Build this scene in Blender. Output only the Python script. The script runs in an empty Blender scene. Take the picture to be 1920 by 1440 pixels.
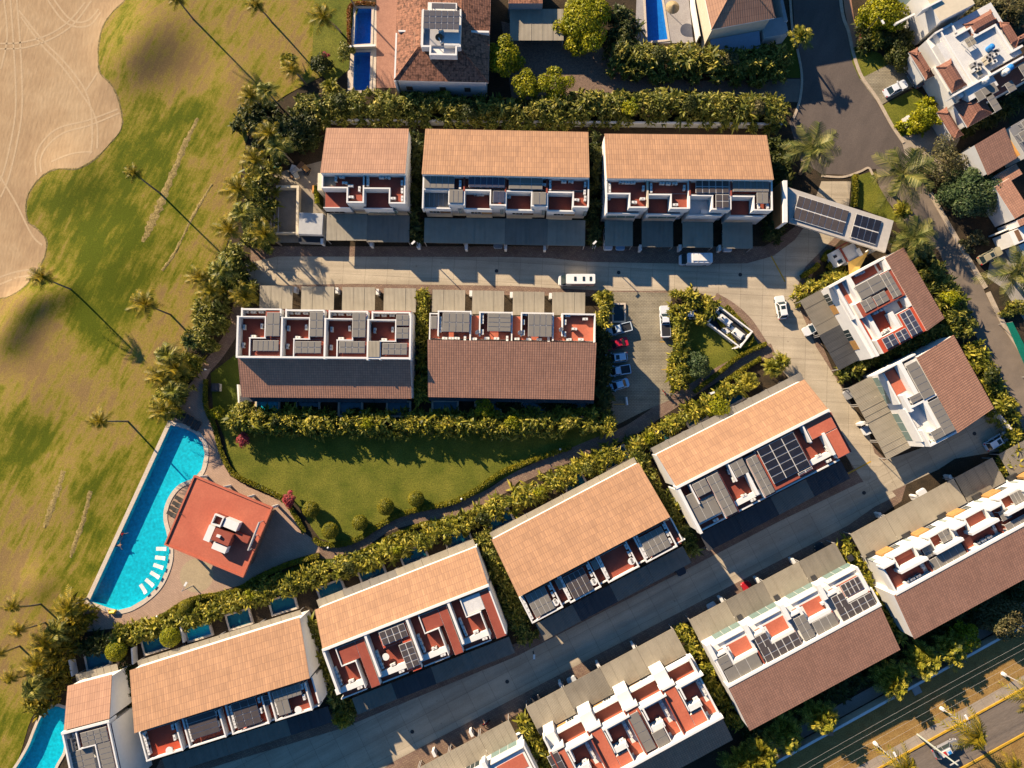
import bpy, math, random
import numpy as np
from mathutils import Vector, Matrix
from mathutils.geometry import delaunay_2d_cdt

# ------------------------------------------------------------------ camera, sky, sun, exposure
SC = bpy.context.scene
HC, F, CX, CY, NAD = 130.0, 1297.0, 960.0, 720.0, 800.0
TILT = math.atan((NAD - CY) / F)
cam = bpy.data.cameras.new("camera"); camo = bpy.data.objects.new("camera", cam)
SC.collection.objects.link(camo); SC.camera = camo
cam.sensor_width = 36.0; cam.sensor_fit = 'HORIZONTAL'; cam.lens = 36.0 * F / 1920.0
cam.clip_start = 1.0; cam.clip_end = 9000.0
camo.location = (0, 0, HC); camo.rotation_euler = (TILT, 0, 0)

EL = math.radians(24.0)
w = bpy.data.worlds.new("World"); SC.world = w; w.use_nodes = True
nt = w.node_tree; bg = nt.nodes['Background']
sky = nt.nodes.new('ShaderNodeTexSky'); sky.sky_type = 'NISHITA'; sky.sun_disc = False
sky.sun_elevation = EL; sky.sun_rotation = math.radians(315.0)
sky.air_density = 1.0; sky.dust_density = 0.6; sky.ozone_density = 2.0
sm = nt.nodes.new('ShaderNodeMix'); sm.data_type = 'RGBA'; sm.blend_type = 'MULTIPLY'; sm.inputs[0].default_value = 1.0
sm.inputs[7].default_value = (0.30, 0.63, 0.94, 1.0)      # clear deep-blue dome
nt.links.new(sky.outputs[0], sm.inputs[6]); nt.links.new(sm.outputs[2], bg.inputs[0]); bg.inputs[1].default_value = 0.066
sun = bpy.data.lights.new("sun", 'SUN'); suno = bpy.data.objects.new("sun", sun); SC.collection.objects.link(suno)
sun.energy = 5.0; sun.angle = math.radians(0.5); sun.color = (1.0, 0.81, 0.58)
ld = Vector((math.cos(EL) * .7071, -math.cos(EL) * .7071, -math.sin(EL)))
suno.rotation_euler = ld.to_track_quat('-Z', 'Y').to_euler(); suno.location = (-60, 60, 80)
SC.view_settings.view_transform = 'Standard'; SC.view_settings.look = 'None'
SC.view_settings.exposure = 1.1; SC.view_settings.gamma = 1.0
SC.cycles.max_bounces = 6; SC.cycles.diffuse_bounces = 1; SC.cycles.transparent_max_bounces = 8

random.seed(7); rng = np.random.default_rng(7)
C = SC.collection

def W(px, py, z=0.0):
    """point of the place at height z that stands behind the photo pixel"""
    dx = (px - CX) / F; dy = -(py - CY) / F
    y = dy * math.cos(TILT) + math.sin(TILT); zz = dy * math.sin(TILT) - math.cos(TILT)
    t = (HC - z) / (-zz)
    return Vector((dx * t, y * t, z))

# ------------------------------------------------------------------ object helpers
def tag(o, label=None, cat=None, group=None, kind=None):
    if label: o['label'] = label
    if cat: o['category'] = cat
    if group: o['group'] = group
    if kind: o['kind'] = kind
    return o
def thing(name, label, cat, loc, rz=0.0, group=None):
    o = bpy.data.objects.new(name, None); C.objects.link(o); o.empty_display_size = .3
    o.location = loc; o.rotation_euler = (0, 0, rz)
    return tag(o, label, cat, group)
def link(name, me, parent=None, loc=None):
    o = bpy.data.objects.new(name, me); C.objects.link(o)
    if parent: o.parent = parent
    if loc is not None: o.location = loc
    return o

class MB:
    def __init__(s): s.v = []; s.f = []; s.m = []; s.mats = []
    def mi(s, mat):
        if mat not in s.mats: s.mats.append(mat)
        return s.mats.index(mat)
    def poly(s, pts, mat):
        n = len(s.v); s.v += [tuple(p) for p in pts]; s.f.append(tuple(range(n, n + len(pts)))); s.m.append(s.mi(mat))
    def hexa(s, b, t, mat):
        """bottom ring b and top ring t, both counter-clockwise from above"""
        n = len(s.v); k = len(b); s.v += [tuple(p) for p in b] + [tuple(p) for p in t]; i = s.mi(mat)
        s.f.append(tuple(reversed(range(n, n + k)))); s.f.append(tuple(range(n + k, n + 2 * k))); s.m += [i, i]
        for a in range(k):
            c = (a + 1) % k; s.f.append((n + a, n + c, n + k + c, n + k + a)); s.m.append(i)
    def box(s, x0, x1, y0, y1, z0, z1, mat, j=.003):
        if x0 > x1: x0, x1 = x1, x0
        if y0 > y1: y0, y1 = y1, y0
        r = [random.uniform(-j, j) for _ in range(5)]
        x0 += r[0]; x1 += r[1]; y0 += r[2]; y1 += r[3]; z1 += r[4]
        q = [(x0, y0), (x1, y0), (x1, y1), (x0, y1)]
        s.hexa([(a, b, z0) for a, b in q], [(a, b, z1) for a, b in q], mat)
    def cyl(s, p0, p1, r0, r1, mat, n=10):
        p0, p1 = Vector(p0), Vector(p1); d = (p1 - p0).normalized()
        a = d.orthogonal().normalized(); b = d.cross(a)
        ring = lambda p, r: [p + (a * math.cos(2 * math.pi * i / n) + b * math.sin(2 * math.pi * i / n)) * r for i in range(n)]
        s.hexa(ring(p0, r0), ring(p1, r1), mat)
    def mesh(s, name):
        me = bpy.data.meshes.new(name); me.from_pydata(s.v, [], s.f)
        for m in s.mats: me.materials.append(m)
        me.polygons.foreach_set('material_index', s.m); me.update()
        return me
    def build(s, name, parent=None, loc=None):
        return link(name, s.mesh(name), parent, loc)

def nmesh(name, V, Fc, mat, smooth=False):
    me = bpy.data.meshes.new(name)
    V = np.asarray(V, np.float32); Fc = np.asarray(Fc, np.int32)
    k = Fc.shape[1]
    me.vertices.add(len(V)); me.vertices.foreach_set('co', V.ravel())
    me.loops.add(Fc.size); me.loops.foreach_set('vertex_index', Fc.ravel())
    me.polygons.add(len(Fc)); me.polygons.foreach_set('loop_start', np.arange(0, Fc.size, k, dtype=np.int32))
    me.polygons.foreach_set('loop_total', np.full(len(Fc), k, np.int32))
    if smooth: me.polygons.foreach_set('use_smooth', np.ones(len(Fc), bool))
    me.materials.append(mat); me.update(calc_edges=True); me.validate()
    return me

# ------------------------------------------------------------------ materials
def newmat(name, rough=.8, spec=.3):
    m = bpy.data.materials.new(name); m.use_nodes = True
    n = m.node_tree.nodes; b = n['Principled BSDF']
    b.inputs['Roughness'].default_value = rough; b.inputs['Specular IOR Level'].default_value = spec
    return m, n, m.node_tree.links, b
def c4(c): return (c[0], c[1], c[2], 1)
def coords(n, l, kind, rot=0.0, scale=(1, 1, 1)):
    if kind == 'obj': src = n.new('ShaderNodeTexCoord').outputs['Object']
    else: src = n.new('ShaderNodeNewGeometry').outputs['Position']
    mp = n.new('ShaderNodeMapping'); mp.inputs['Rotation'].default_value = (0, 0, rot); l.new(src, mp.inputs['Vector'])
    if tuple(scale) == (1, 1, 1): return mp.outputs[0]
    m2 = n.new('ShaderNodeMapping'); m2.inputs['Scale'].default_value = scale; l.new(mp.outputs[0], m2.inputs['Vector']); return m2.outputs[0]
def noise(n, l, vec, scale, detail=4, rough=.6):
    t = n.new('ShaderNodeTexNoise'); t.inputs['Scale'].default_value = scale; t.inputs['Detail'].default_value = detail
    t.inputs['Roughness'].default_value = rough; l.new(vec, t.inputs['Vector']); return t.outputs['Fac']
def ramp(n, l, fac, stops):
    r = n.new('ShaderNodeValToRGB'); e = r.color_ramp.elements
    while len(e) < len(stops): e.new(.5)
    for i, (p, c) in enumerate(stops): e[i].position = p; e[i].color = c4(c)
    l.new(fac, r.inputs[0]); return r.outputs[0]
def mix(n, l, a, b, fac, mode='MIX'):
    m = n.new('ShaderNodeMix'); m.data_type = 'RGBA'; m.blend_type = mode
    for s, v in ((m.inputs[0], fac), (m.inputs[6], a), (m.inputs[7], b)):
        if isinstance(v, (int, float)): s.default_value = v
        elif isinstance(v, tuple): s.default_value = c4(v)
        else: l.new(v, s)
    return m.outputs[2]
def bump(n, l, b, h, strength=.3, dist=.05):
    bp = n.new('ShaderNodeBump'); bp.inputs['Strength'].default_value = strength; bp.inputs['Distance'].default_value = dist
    l.new(h, bp.inputs['Height']); l.new(bp.outputs[0], b.inputs['Normal'])

def m_mottle(name, c1, c2, scale=1.0, rough=.8, kind='pos', fine=12.0, fineamt=.35, bumpv=0.0, stretch=None, rot=0.0, spec=.3):
    m, n, l, b = newmat(name, rough, spec)
    v = coords(n, l, kind, rot, stretch or (1, 1, 1))
    a = noise(n, l, v, scale, 5)
    col = ramp(n, l, a, [(.3, c1), (.7, c2)])
    f = noise(n, l, v, fine, 3)
    g = ramp(n, l, f, [(.3, (1 - fineamt,) * 3), (.7, (1 + fineamt * .5,) * 3)])
    col = mix(n, l, col, g, 1.0, 'MULTIPLY'); l.new(col, b.inputs['Base Color'])
    if bumpv: bump(n, l, b, f, bumpv, .08)
    return m
def m_plain(name, c, rough=.5, spec=.4, metal=0.0, dirt=.12):
    m, n, l, b = newmat(name, rough, spec); b.inputs['Metallic'].default_value = metal
    v = coords(n, l, 'pos'); a = noise(n, l, v, 1.3, 5)
    l.new(ramp(n, l, a, [(.3, tuple(x * (1 - dirt) for x in c)), (.65, c)]), b.inputs['Base Color'])
    return m
def m_tile(name, c1, c2, cm, tw=.42, th=.48, rough=.75, spots=0.0):
    """clay roof tiles: columns run down the slope (local y), rows across it"""
    m, n, l, b = newmat(name, rough, .25)
    v = coords(n, l, 'obj')
    br = n.new('ShaderNodeTexBrick'); br.offset = 0.0; br.squash = 1.0
    br.inputs['Scale'].default_value = 1.0; br.inputs['Brick Width'].default_value = tw; br.inputs['Row Height'].default_value = th
    br.inputs['Mortar Size'].default_value = .035; br.inputs['Mortar Smooth'].default_value = .6
    br.inputs['Color1'].default_value = c4(c1); br.inputs['Color2'].default_value = c4(c2); br.inputs['Mortar'].default_value = c4(cm)
    l.new(v, br.inputs['Vector'])
    big = noise(n, l, v, .35, 4); g = ramp(n, l, big, [(.3, (.89, .88, .87)), (.7, (1.04, 1.04, 1.03))])
    st = coords(n, l, 'obj', 0, (2.2, .12, 1)); sn = noise(n, l, st, 1.0, 3); g2 = ramp(n, l, sn, [(.35, (.95, .94, .93)), (.7, (1.03, 1.03, 1.03))])
    col = mix(n, l, br.outputs[0], g, 1.0, 'MULTIPLY'); col = mix(n, l, col, g2, 1.0, 'MULTIPLY')
    if spots:
        sp = noise(n, l, v, 1.7, 3, .6); col = mix(n, l, col, ramp(n, l, sp, [(.40, (1 - spots,) * 3), (.50, (1.0,) * 3)]), 1.0, 'MULTIPLY')
    l.new(col, b.inputs['Base Color'])
    wv = n.new('ShaderNodeTexWave'); wv.wave_type = 'BANDS'; wv.bands_direction = 'X'; wv.wave_profile = 'SIN'
    wv.inputs['Scale'].default_value = 2 * math.pi / 20.0 / tw; wv.inputs['Distortion'].default_value = 0
    l.new(v, wv.inputs['Vector']); bump(n, l, b, wv.outputs['Fac'], .35, .05)
    return m
def m_sheet(name, c1, c2, rough=.55, per=.24):
    """corrugated sheeting, ribs run along local y"""
    m, n, l, b = newmat(name, rough, .3)
    v = coords(n, l, 'obj')
    st = coords(n, l, 'obj', 0, (1.6, .09, 1)); a = noise(n, l, st, 1.0, 4)
    col = ramp(n, l, a, [(.3, c1), (.7, c2)])
    f = noise(n, l, v, .5, 5); g = ramp(n, l, f, [(.25, (.84, .83, .82)), (.6, (1.03, 1.03, 1.03))])
    col = mix(n, l, col, g, 1.0, 'MULTIPLY'); l.new(col, b.inputs['Base Color'])
    wv = n.new('ShaderNodeTexWave'); wv.bands_direction = 'X'; wv.inputs['Scale'].default_value = 2 * math.pi / 20.0 / per
    l.new(v, wv.inputs['Vector']); bump(n, l, b, wv.outputs['Fac'], .5, .05)
    return m
def m_brick(name, c1, c2, cm, bw, rh, rot=0.0, mort=.02, rough=.85, off=.5, stain=(.75, 1.1), ns=.25, streak=None):
    m, n, l, b = newmat(name, rough, .25)
    v = coords(n, l, 'pos', rot)
    br = n.new('ShaderNodeTexBrick'); br.offset = off; br.inputs['Scale'].default_value = 1.0
    br.inputs['Brick Width'].default_value = bw; br.inputs['Row Height'].default_value = rh
    br.inputs['Mortar Size'].default_value = mort; br.inputs['Mortar Smooth'].default_value = .3
    br.inputs['Color1'].default_value = c4(c1); br.inputs['Color2'].default_value = c4(c2); br.inputs['Mortar'].default_value = c4(cm)
    l.new(v, br.inputs['Vector'])
    a = noise(n, l, v, ns, 6, .65); g = ramp(n, l, a, [(.3, (stain[0],) * 3), (.7, (stain[1],) * 3)])
    f = noise(n, l, v, 5.0, 3); g2 = ramp(n, l, f, [(.3, (.88,) * 3), (.7, (1.08,) * 3)])
    col = mix(n, l, br.outputs[0], g, 1.0, 'MULTIPLY'); col = mix(n, l, col, g2, 1.0, 'MULTIPLY')
    if streak:
        sv = coords(n, l, 'pos', rot, (.035, .75, 1)); sn = noise(n, l, sv, 1.0, 4, .6); col = mix(n, l, col, ramp(n, l, sn, [(.32, (.80, .79, .78)), (.6, (1.04,) * 3)]), 1.0, 'MULTIPLY')
        ov = noise(n, l, v, 1.1, 2, .5); col = mix(n, l, col, ramp(n, l, ov, [(.22, (.6, .59, .58)), (.30, (1.0,) * 3)]), 1.0, 'MULTIPLY')
    l.new(col, b.inputs['Base Color'])
    return m
def m_leaf(name, c1, c2, c3, trans=.3):
    m = bpy.data.materials.new(name); m.use_nodes = True; n = m.node_tree.nodes; l = m.node_tree.links
    b = n['Principled BSDF']; b.inputs['Roughness'].default_value = .5; b.inputs['Specular IOR Level'].default_value = .25
    g = n.new('ShaderNodeNewGeometry')
    col = ramp(n, l, g.outputs['Random Per Island'], [(.0, c1), (.55, c2), (1.0, c3)])
    a = noise(n, l, coords(n, l, 'pos'), .45, 3); gg = ramp(n, l, a, [(.3, (.58, .68, .6)), (.7, (1.25, 1.12, 1.0))])
    col = mix(n, l, col, gg, 1.0, 'MULTIPLY')
    l.new(col, b.inputs['Base Color'])
    t = n.new('ShaderNodeBsdfTranslucent'); l.new(col, t.inputs['Color'])
    mx = n.new('ShaderNodeMixShader'); mx.inputs[0].default_value = trans
    l.new(b.outputs[0], mx.inputs[1]); l.new(t.outputs[0], mx.inputs[2]); l.new(mx.outputs[0], n['Material Output'].inputs[0])
    return m
def m_water(name, tint, rip=1.6):
    m = bpy.data.materials.new(name); m.use_nodes = True; n = m.node_tree.nodes; l = m.node_tree.links
    n.remove(n['Principled BSDF'])
    tr = n.new('ShaderNodeBsdfTransparent'); tr.inputs[0].default_value = c4(tint)
    gl = n.new('ShaderNodeBsdfGlossy'); gl.inputs['Roughness'].default_value = .06; gl.inputs['Color'].default_value = (1, 1, 1, 1)
    a = noise(n, l, coords(n, l, 'pos'), rip, 3)
    bp = n.new('ShaderNodeBump'); bp.inputs['Strength'].default_value = .35; bp.inputs['Distance'].default_value = .12; l.new(a, bp.inputs['Height'])
    l.new(bp.outputs[0], gl.inputs['Normal'])
    mx = n.new('ShaderNodeMixShader'); mx.inputs[0].default_value = .05; l.new(tr.outputs[0], mx.inputs[1]); l.new(gl.outputs[0], mx.inputs[2])
    l.new(mx.outputs[0], n['Material Output'].inputs[0]); return m

WHITE = m_plain('white_render', (.76, .735, .69), .85, .2, dirt=.07)
CREAM = m_plain('cream_render', (.66, .57, .42), .85, .2)
GREYW = m_plain('grey_render', (.36, .36, .36), .85, .2)
TEALW = m_plain('teal_render', (.16, .22, .24), .8, .2)
ORANGEW = m_plain('orange_render', (.68, .32, .08), .8, .2)
RED = m_mottle('terracotta_coating', (.27, .06, .038), (.335, .082, .05), .6, .8, fine=6, fineamt=.14)
REDB = m_mottle('bright_red_coating', (.47, .065, .03), (.54, .085, .038), .6, .75, fine=6, fineamt=.12)
REDC = m_mottle('coral_coating', (.46, .115, .065), (.53, .15, .085), .35, .8, fine=3, fineamt=.12)
PALEF = m_mottle('pale_coating', (.58, .57, .55), (.7, .68, .64), .5, .8, fine=5, fineamt=.12)
TILE_O = m_tile('orange_clay_tiles', (.355, .20, .115), (.44, .245, .135), (.24, .135, .09), .42, 1.1)
TILE_P = m_tile('pink_clay_tiles', (.36, .20, .13), (.415, .23, .145), (.22, .12, .085), .42, 1.1)
TILE_B = m_tile('brown_clay_tiles', (.42, .22, .14), (.52, .265, .165), (.23, .12, .09), .42, .42)
TILE_OLD = m_tile('weathered_clay_tiles', (.26, .12, .075), (.44, .20, .115), (.17, .075, .05), .3, .45, .8, .55)
TILE_D = m_tile('dark_brown_tiles', (.25, .115, .08), (.31, .145, .10), (.13, .06, .045), .42, .42)
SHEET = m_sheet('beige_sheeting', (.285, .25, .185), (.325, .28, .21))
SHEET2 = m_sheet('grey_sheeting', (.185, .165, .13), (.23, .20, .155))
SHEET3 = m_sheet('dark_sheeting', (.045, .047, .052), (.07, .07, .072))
PANELG = m_plain('grey_roof_panel', (.215, .195, .165), .45, .4, dirt=.1)
PANELD = m_plain('dark_solar_cell', (.022, .023, .032), .18, .6, dirt=.3)
PANELM = m_plain('brown_solar_cell', (.085, .07, .065), .3, .5, dirt=.2)
PANELB = m_plain('blue_solar_cell', (.065, .068, .098), .2, .6, dirt=.2)
ALU = m_plain('pale_aluminium', (.60, .58, .54), .6, .4)
GLASS = m_plain('dark_glass', (.02, .035, .04), .08, .7)
GLASSG = m_plain('green_glass', (.16, .24, .22), .1, .7)
DARK = m_plain('dark_metal', (.03, .03, .032), .5, .4)
ACM = m_plain('white_enamel', (.74, .72, .67), .5, .4)
WOOD = m_mottle('ochre_cladding', (.40, .21, .07), (.50, .27, .09), 1.5, .7)
BROWNW = m_mottle('brown_cladding', (.16, .085, .045), (.22, .12, .06), 1.5, .7)
CONC = m_brick('concrete_slabs', (.48, .40, .285), (.53, .44, .315), (.26, .21, .15), 4.2, 3.9, math.radians(3), .03, .85, 0.0, (.80, 1.1), .14, True)
CONC2 = m_brick('concrete_slabs_turned', (.46, .385, .275), (.50, .42, .30), (.25, .2, .14), 4.2, 3.6, math.radians(-27), .03, .85, 0.0, (.80, 1.1), .14, True)
PAVER = m_brick('red_pavers', (.25, .155, .115), (.33, .225, .15), (.13, .09, .07), .5, .25, math.radians(20), .03, .9, .5, (.7, 1.1), .3)
PAVERG = m_brick('grey_pavers', (.31, .27, .19), (.36, .31, .21), (.17, .14, .10), .6, .3, 0, .03, .9, .5, (.66, 1.14), .22, True)
DECK = m_brick('pink_stone_deck', (.42, .28, .195), (.47, .315, .22), (.30, .20, .14), .7, .35, math.radians(35), .02, .85, .5, (.82, 1.08), .2)
COPING = m_mottle('pale_coping', (.60, .50, .385), (.68, .57, .45), .8, .8)
COBBLE = m_mottle('cobbles', (.16, .11, .085), (.30, .20, .14), 2.5, .9, fine=9, fineamt=.6, bumpv=.5)
ASPH = m_mottle('asphalt', (.10, .08, .068), (.15, .118, .098), .3, .9, fine=14, fineamt=.25, stretch=(1, .35, 1), rot=math.radians(25))
ASPH2 = m_mottle('tan_asphalt', (.17, .135, .105), (.25, .195, .145), .25, .9, fine=14, fineamt=.25)
ASPHM = m_mottle('main_road_asphalt', (.155, .125, .10), (.225, .18, .14), .5, .9, fine=10, fineamt=.3, stretch=(.12, 1.6, 1), rot=math.radians(-29))
SOIL = m_mottle('dark_soil', (.035, .026, .015), (.075, .05, .027), .5, .95, fine=5, fineamt=.6, bumpv=.4)
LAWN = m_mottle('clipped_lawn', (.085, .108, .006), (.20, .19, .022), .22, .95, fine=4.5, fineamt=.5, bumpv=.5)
LAWND = m_mottle('shade_darkened_lawn', (.06, .085, .004), (.09, .105, .008), .3, .95, fine=7, fineamt=.45, bumpv=.5)  # darker copy of the lawn grass, with shade put into the colour
DIRT = m_mottle('dry_grass', (.27, .15, .042), (.38, .235, .075), .55, .95, fine=5, fineamt=.45, bumpv=.5)
YELLOW = m_plain('yellow_paint', (.62, .36, .03), .7, .3, dirt=.3)
KERB = m_mottle('pale_kerb', (.44, .35, .25), (.54, .44, .33), 1.0, .85)
BASIN = m_mottle('turquoise_pool_lining', (.0, .46, .57), (.0, .60, .71), 1.2, .6, fine=1.9, fineamt=.26)  # fine mottling paints caustic light ripples into the lining colour
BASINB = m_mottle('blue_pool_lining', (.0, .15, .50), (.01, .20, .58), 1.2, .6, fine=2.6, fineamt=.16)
BASIND = m_mottle('shaded_pool_lining', (.0, .10, .13), (.005, .14, .165), 1.2, .6, fine=2.6, fineamt=.16)  # darkened copy of the turquoise lining; shade of the small pools in its colour
WATER = m_water('clear_water', (.80, .97, 1.0))
STEEL = m_plain('galvanised_steel', (.40, .38, .36), .4, .5, dirt=.2)
RUBBER = m_plain('tyre_rubber', (.018, .018, .018), .8, .2)
CLOTHG = m_plain('dark_grey_fabric', (.07, .066, .06), .9, .1)
BLUE = m_plain('blue_plastic', (.03, .22, .55), .4, .4)
SAIL = m_plain('ochre_sail_cloth', (.56, .36, .10), .85, .1)
GREENM = m_mottle('green_netting', (.0, .13, .085), (.0, .17, .11), 1.5, .8)
BARK = m_mottle('palm_bark', (.16, .13, .095), (.27, .22, .16), 2.0, .9)
SKIN = m_plain('skin', (.42, .22, .14), .6, .3)
REDP = m_plain('red_cloth', (.5, .03, .03), .7, .2)

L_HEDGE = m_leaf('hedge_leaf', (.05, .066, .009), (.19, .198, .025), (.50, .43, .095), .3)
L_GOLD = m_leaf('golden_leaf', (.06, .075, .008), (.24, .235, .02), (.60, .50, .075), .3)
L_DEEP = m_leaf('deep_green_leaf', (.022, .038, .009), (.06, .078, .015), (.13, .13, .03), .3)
L_LIME = m_leaf('lime_leaf', (.12, .14, .004), (.31, .315, .008), (.52, .48, .02), .35)
L_PALM = m_leaf('palm_frond', (.09, .085, .006), (.27, .22, .014), (.50, .34, .025), .3)
L_ROYAL = m_leaf('royal_palm_frond', (.06, .085, .015), (.17, .18, .04), (.36, .32, .10), .3)
L_OLIVE = m_leaf('olive_leaf', (.075, .075, .028), (.15, .135, .055), (.24, .20, .09), .3)
L_BLUEG = m_leaf('blue_green_leaf', (.04, .075, .03), (.085, .13, .05), (.14, .18, .07), .3)
L_PINK = m_leaf('pink_blossom', (.32, .03, .05), (.50, .08, .10), (.62, .16, .18), .3)
L_CLIP = m_leaf('clipped_hedge_leaf', (.10, .11, .008), (.22, .205, .012), (.34, .29, .018), .3)

# ------------------------------------------------------------------ flat sheets
def smooth_poly(p, closed=True, k=5):
    n = len(p); out = []
    rngi = range(n if closed else n - 1)
    for i in rngi:
        g = (lambda j: p[j % n]) if closed else (lambda j: p[min(max(j, 0), n - 1)])
        a, b, c, d = g(i - 1), g(i), g(i + 1), g(i + 2)
        for s in range(k):
            t = s / k
            out.append(tuple(.5 * (2 * b[q] + (c[q] - a[q]) * t + (2 * a[q] - 5 * b[q] + 4 * c[q] - d[q]) * t * t + (3 * b[q] - a[q] - 3 * c[q] + d[q]) * t ** 3) for q in (0, 1)))
    if not closed: out.append(tuple(p[-1]))
    return out
def inside(pt, poly):
    x, y = pt; r = False; j = len(poly) - 1
    for i in range(len(poly)):
        xi, yi = poly[i]; xj, yj = poly[j]
        if (yi > y) != (yj > y) and x < (xj - xi) * (y - yi) / (yj - yi) + xi: r = not r
        j = i
    return r
def inside_np(X, Y, poly):
    r = np.zeros(X.shape, bool); j = len(poly) - 1
    for i in range(len(poly)):
        xi, yi = poly[i]; xj, yj = poly[j]
        c = ((yi > Y) != (yj > Y)) & (X < (xj - xi) * (Y - yi) / (yj - yi + 1e-12) + xi); r ^= c; j = i
    return r
def sheet(name, outer, z, mat, holes=(), kind='structure', label=None, cat=None, world=False, thick=0.0, parent=None, smooth=False):
    if smooth: outer = smooth_poly(outer)
    cv = (lambda p: (p[0], p[1])) if world else (lambda p: tuple(W(p[0], p[1], 0)[:2]))
    o = [cv(p) for p in outer]; hs = [[cv(p) for p in h] for h in holes]
    vs = []; es = []
    for loop in [o] + hs:
        n = len(vs); vs += [Vector(p) for p in loop]; es += [(n + i, n + (i + 1) % len(loop)) for i in range(len(loop))]
    v, e, f, *_ = delaunay_2d_cdt(vs, es, [], 0, 1e-4)
    mb = MB()
    fs = []
    for t in f:
        c = sum((v[i] for i in t), Vector((0, 0))) / len(t)
        if inside(c, o) and not any(inside(c, h) for h in hs): fs.append(tuple(t))
    mb.v = [(p[0], p[1], z) for p in v]; mb.f = fs; mb.m = [0] * len(fs); mb.mats = [mat]
    if thick:
        for a in range(len(o)):
            p, q = o[a], o[(a + 1) % len(o)]
            mb.poly([(p[0], p[1], z), (p[0], p[1], z - thick), (q[0], q[1], z - thick), (q[0], q[1], z)], mat)
    ob = mb.build(name, parent)
    me = ob.data
    for p in me.polygons:
        if abs(p.normal.z) > .5 and p.normal.z < 0: p.flip()
    return tag(ob, label, cat, None, kind)
def ribbon_pts(path, wd, world=False):
    p = [Vector(q) if world else W(q[0], q[1], 0) for q in path]
    L, R = [], []
    for i in range(len(p)):
        d = (p[min(i + 1, len(p) - 1)] - p[max(i - 1, 0)]); d.z = 0; d.normalize(); nn = Vector((-d.y, d.x, 0))
        ww = wd[i] if isinstance(wd, (list, tuple)) else wd
        L.append(p[i] + nn * ww / 2); R.append(p[i] - nn * ww / 2)
    return L, R
def ribbon(mb, path, wd, z, mat, h=0.0):
    L, R = ribbon_pts(path, wd)
    for i in range(len(L) - 1):
        a, b, c, d = R[i], R[i + 1], L[i + 1], L[i]
        if h: mb.hexa([(q.x, q.y, z) for q in (a, b, c, d)], [(q.x, q.y, z + h) for q in (a, b, c, d)], mat)
        else: mb.poly([(q.x, q.y, z) for q in (a, b, c, d)], mat)

# ------------------------------------------------------------------ foliage
def blades(P, az, L, Wd, el, droop, K=3):
    """n arching leaf strips; returns vertices and quads"""
    n = len(P); t = np.linspace(0, 1, K + 1)[None, :]
    prof = np.array([.35, 1.0, .8, .06]) if K == 3 else np.linspace(1, .1, K + 1)
    d = np.stack([np.cos(az), np.sin(az)], 1); s = np.stack([-np.sin(az), np.cos(az)], 1)
    hor = (L * np.cos(el))[:, None] * t; ver = (L * np.sin(el))[:, None] * t - (droop * L)[:, None] * t * t
    X = P[:, None, :] + np.concatenate([d[:, None, :] * hor[..., None], ver[..., None]], 2)
    off = (s[:, None, :] * (Wd[:, None] * prof[None, :] / 2)[..., None])
    A = X.copy(); B = X.copy(); A[..., :2] += off; B[..., :2] -= off
    tw = rng.uniform(-.35, .35, n)[:, None] * (Wd[:, None] * prof[None, :]); A[..., 2] += tw; B[..., 2] -= tw
    V = np.stack([A, B], 2).reshape(-1, 3)
    base = (np.arange(n) * (K + 1) * 2)[:, None] + (np.arange(K) * 2)[None, :]
    base = base.ravel(); Q = np.stack([base, base + 1, base + 3, base + 2], 1)
    return V, Q
def cat_geo(parts):
    Vs, Qs, k = [], [], 0
    for V, Q in parts: Vs.append(V); Qs.append(Q + k); k += len(V)
    return np.concatenate(Vs), np.concatenate(Qs)
def leafcloud(cent, rad, n, size, up=.35, shell=.55):
    """small leaf quads filling ellipsoid lobes"""
    cent = np.asarray(cent, float); rad = np.asarray(rad, float)
    pr = rad[:, 0] * rad[:, 1]; pick = rng.choice(len(cent), n, p=pr / pr.sum())
    u = rng.normal(size=(n, 3)); u /= np.linalg.norm(u, axis=1)[:, None]; u[:, 2] = np.where(rng.random(n) < .8, np.abs(u[:, 2]), u[:, 2])
    r = shell + (1 - shell) * rng.random(n) ** .6
    P = cent[pick] + u * rad[pick] * r[:, None]
    nrm = u + rng.normal(size=(n, 3)) * .55 + np.array([0, 0, up]); nrm /= np.linalg.norm(nrm, axis=1)[:, None]
    a = np.cross(nrm, rng.normal(size=(n, 3))); a /= np.linalg.norm(a, axis=1)[:, None]; b = np.cross(nrm, a)
    s = size * rng.uniform(.6, 1.35, n)[:, None]
    V = np.stack([P - a * s * .5, P - b * s * .28, P + a * s * .5, P + b * s * .28], 1).reshape(-1, 3)
    Q = np.arange(n * 4).reshape(-1, 4); return V, Q
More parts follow.
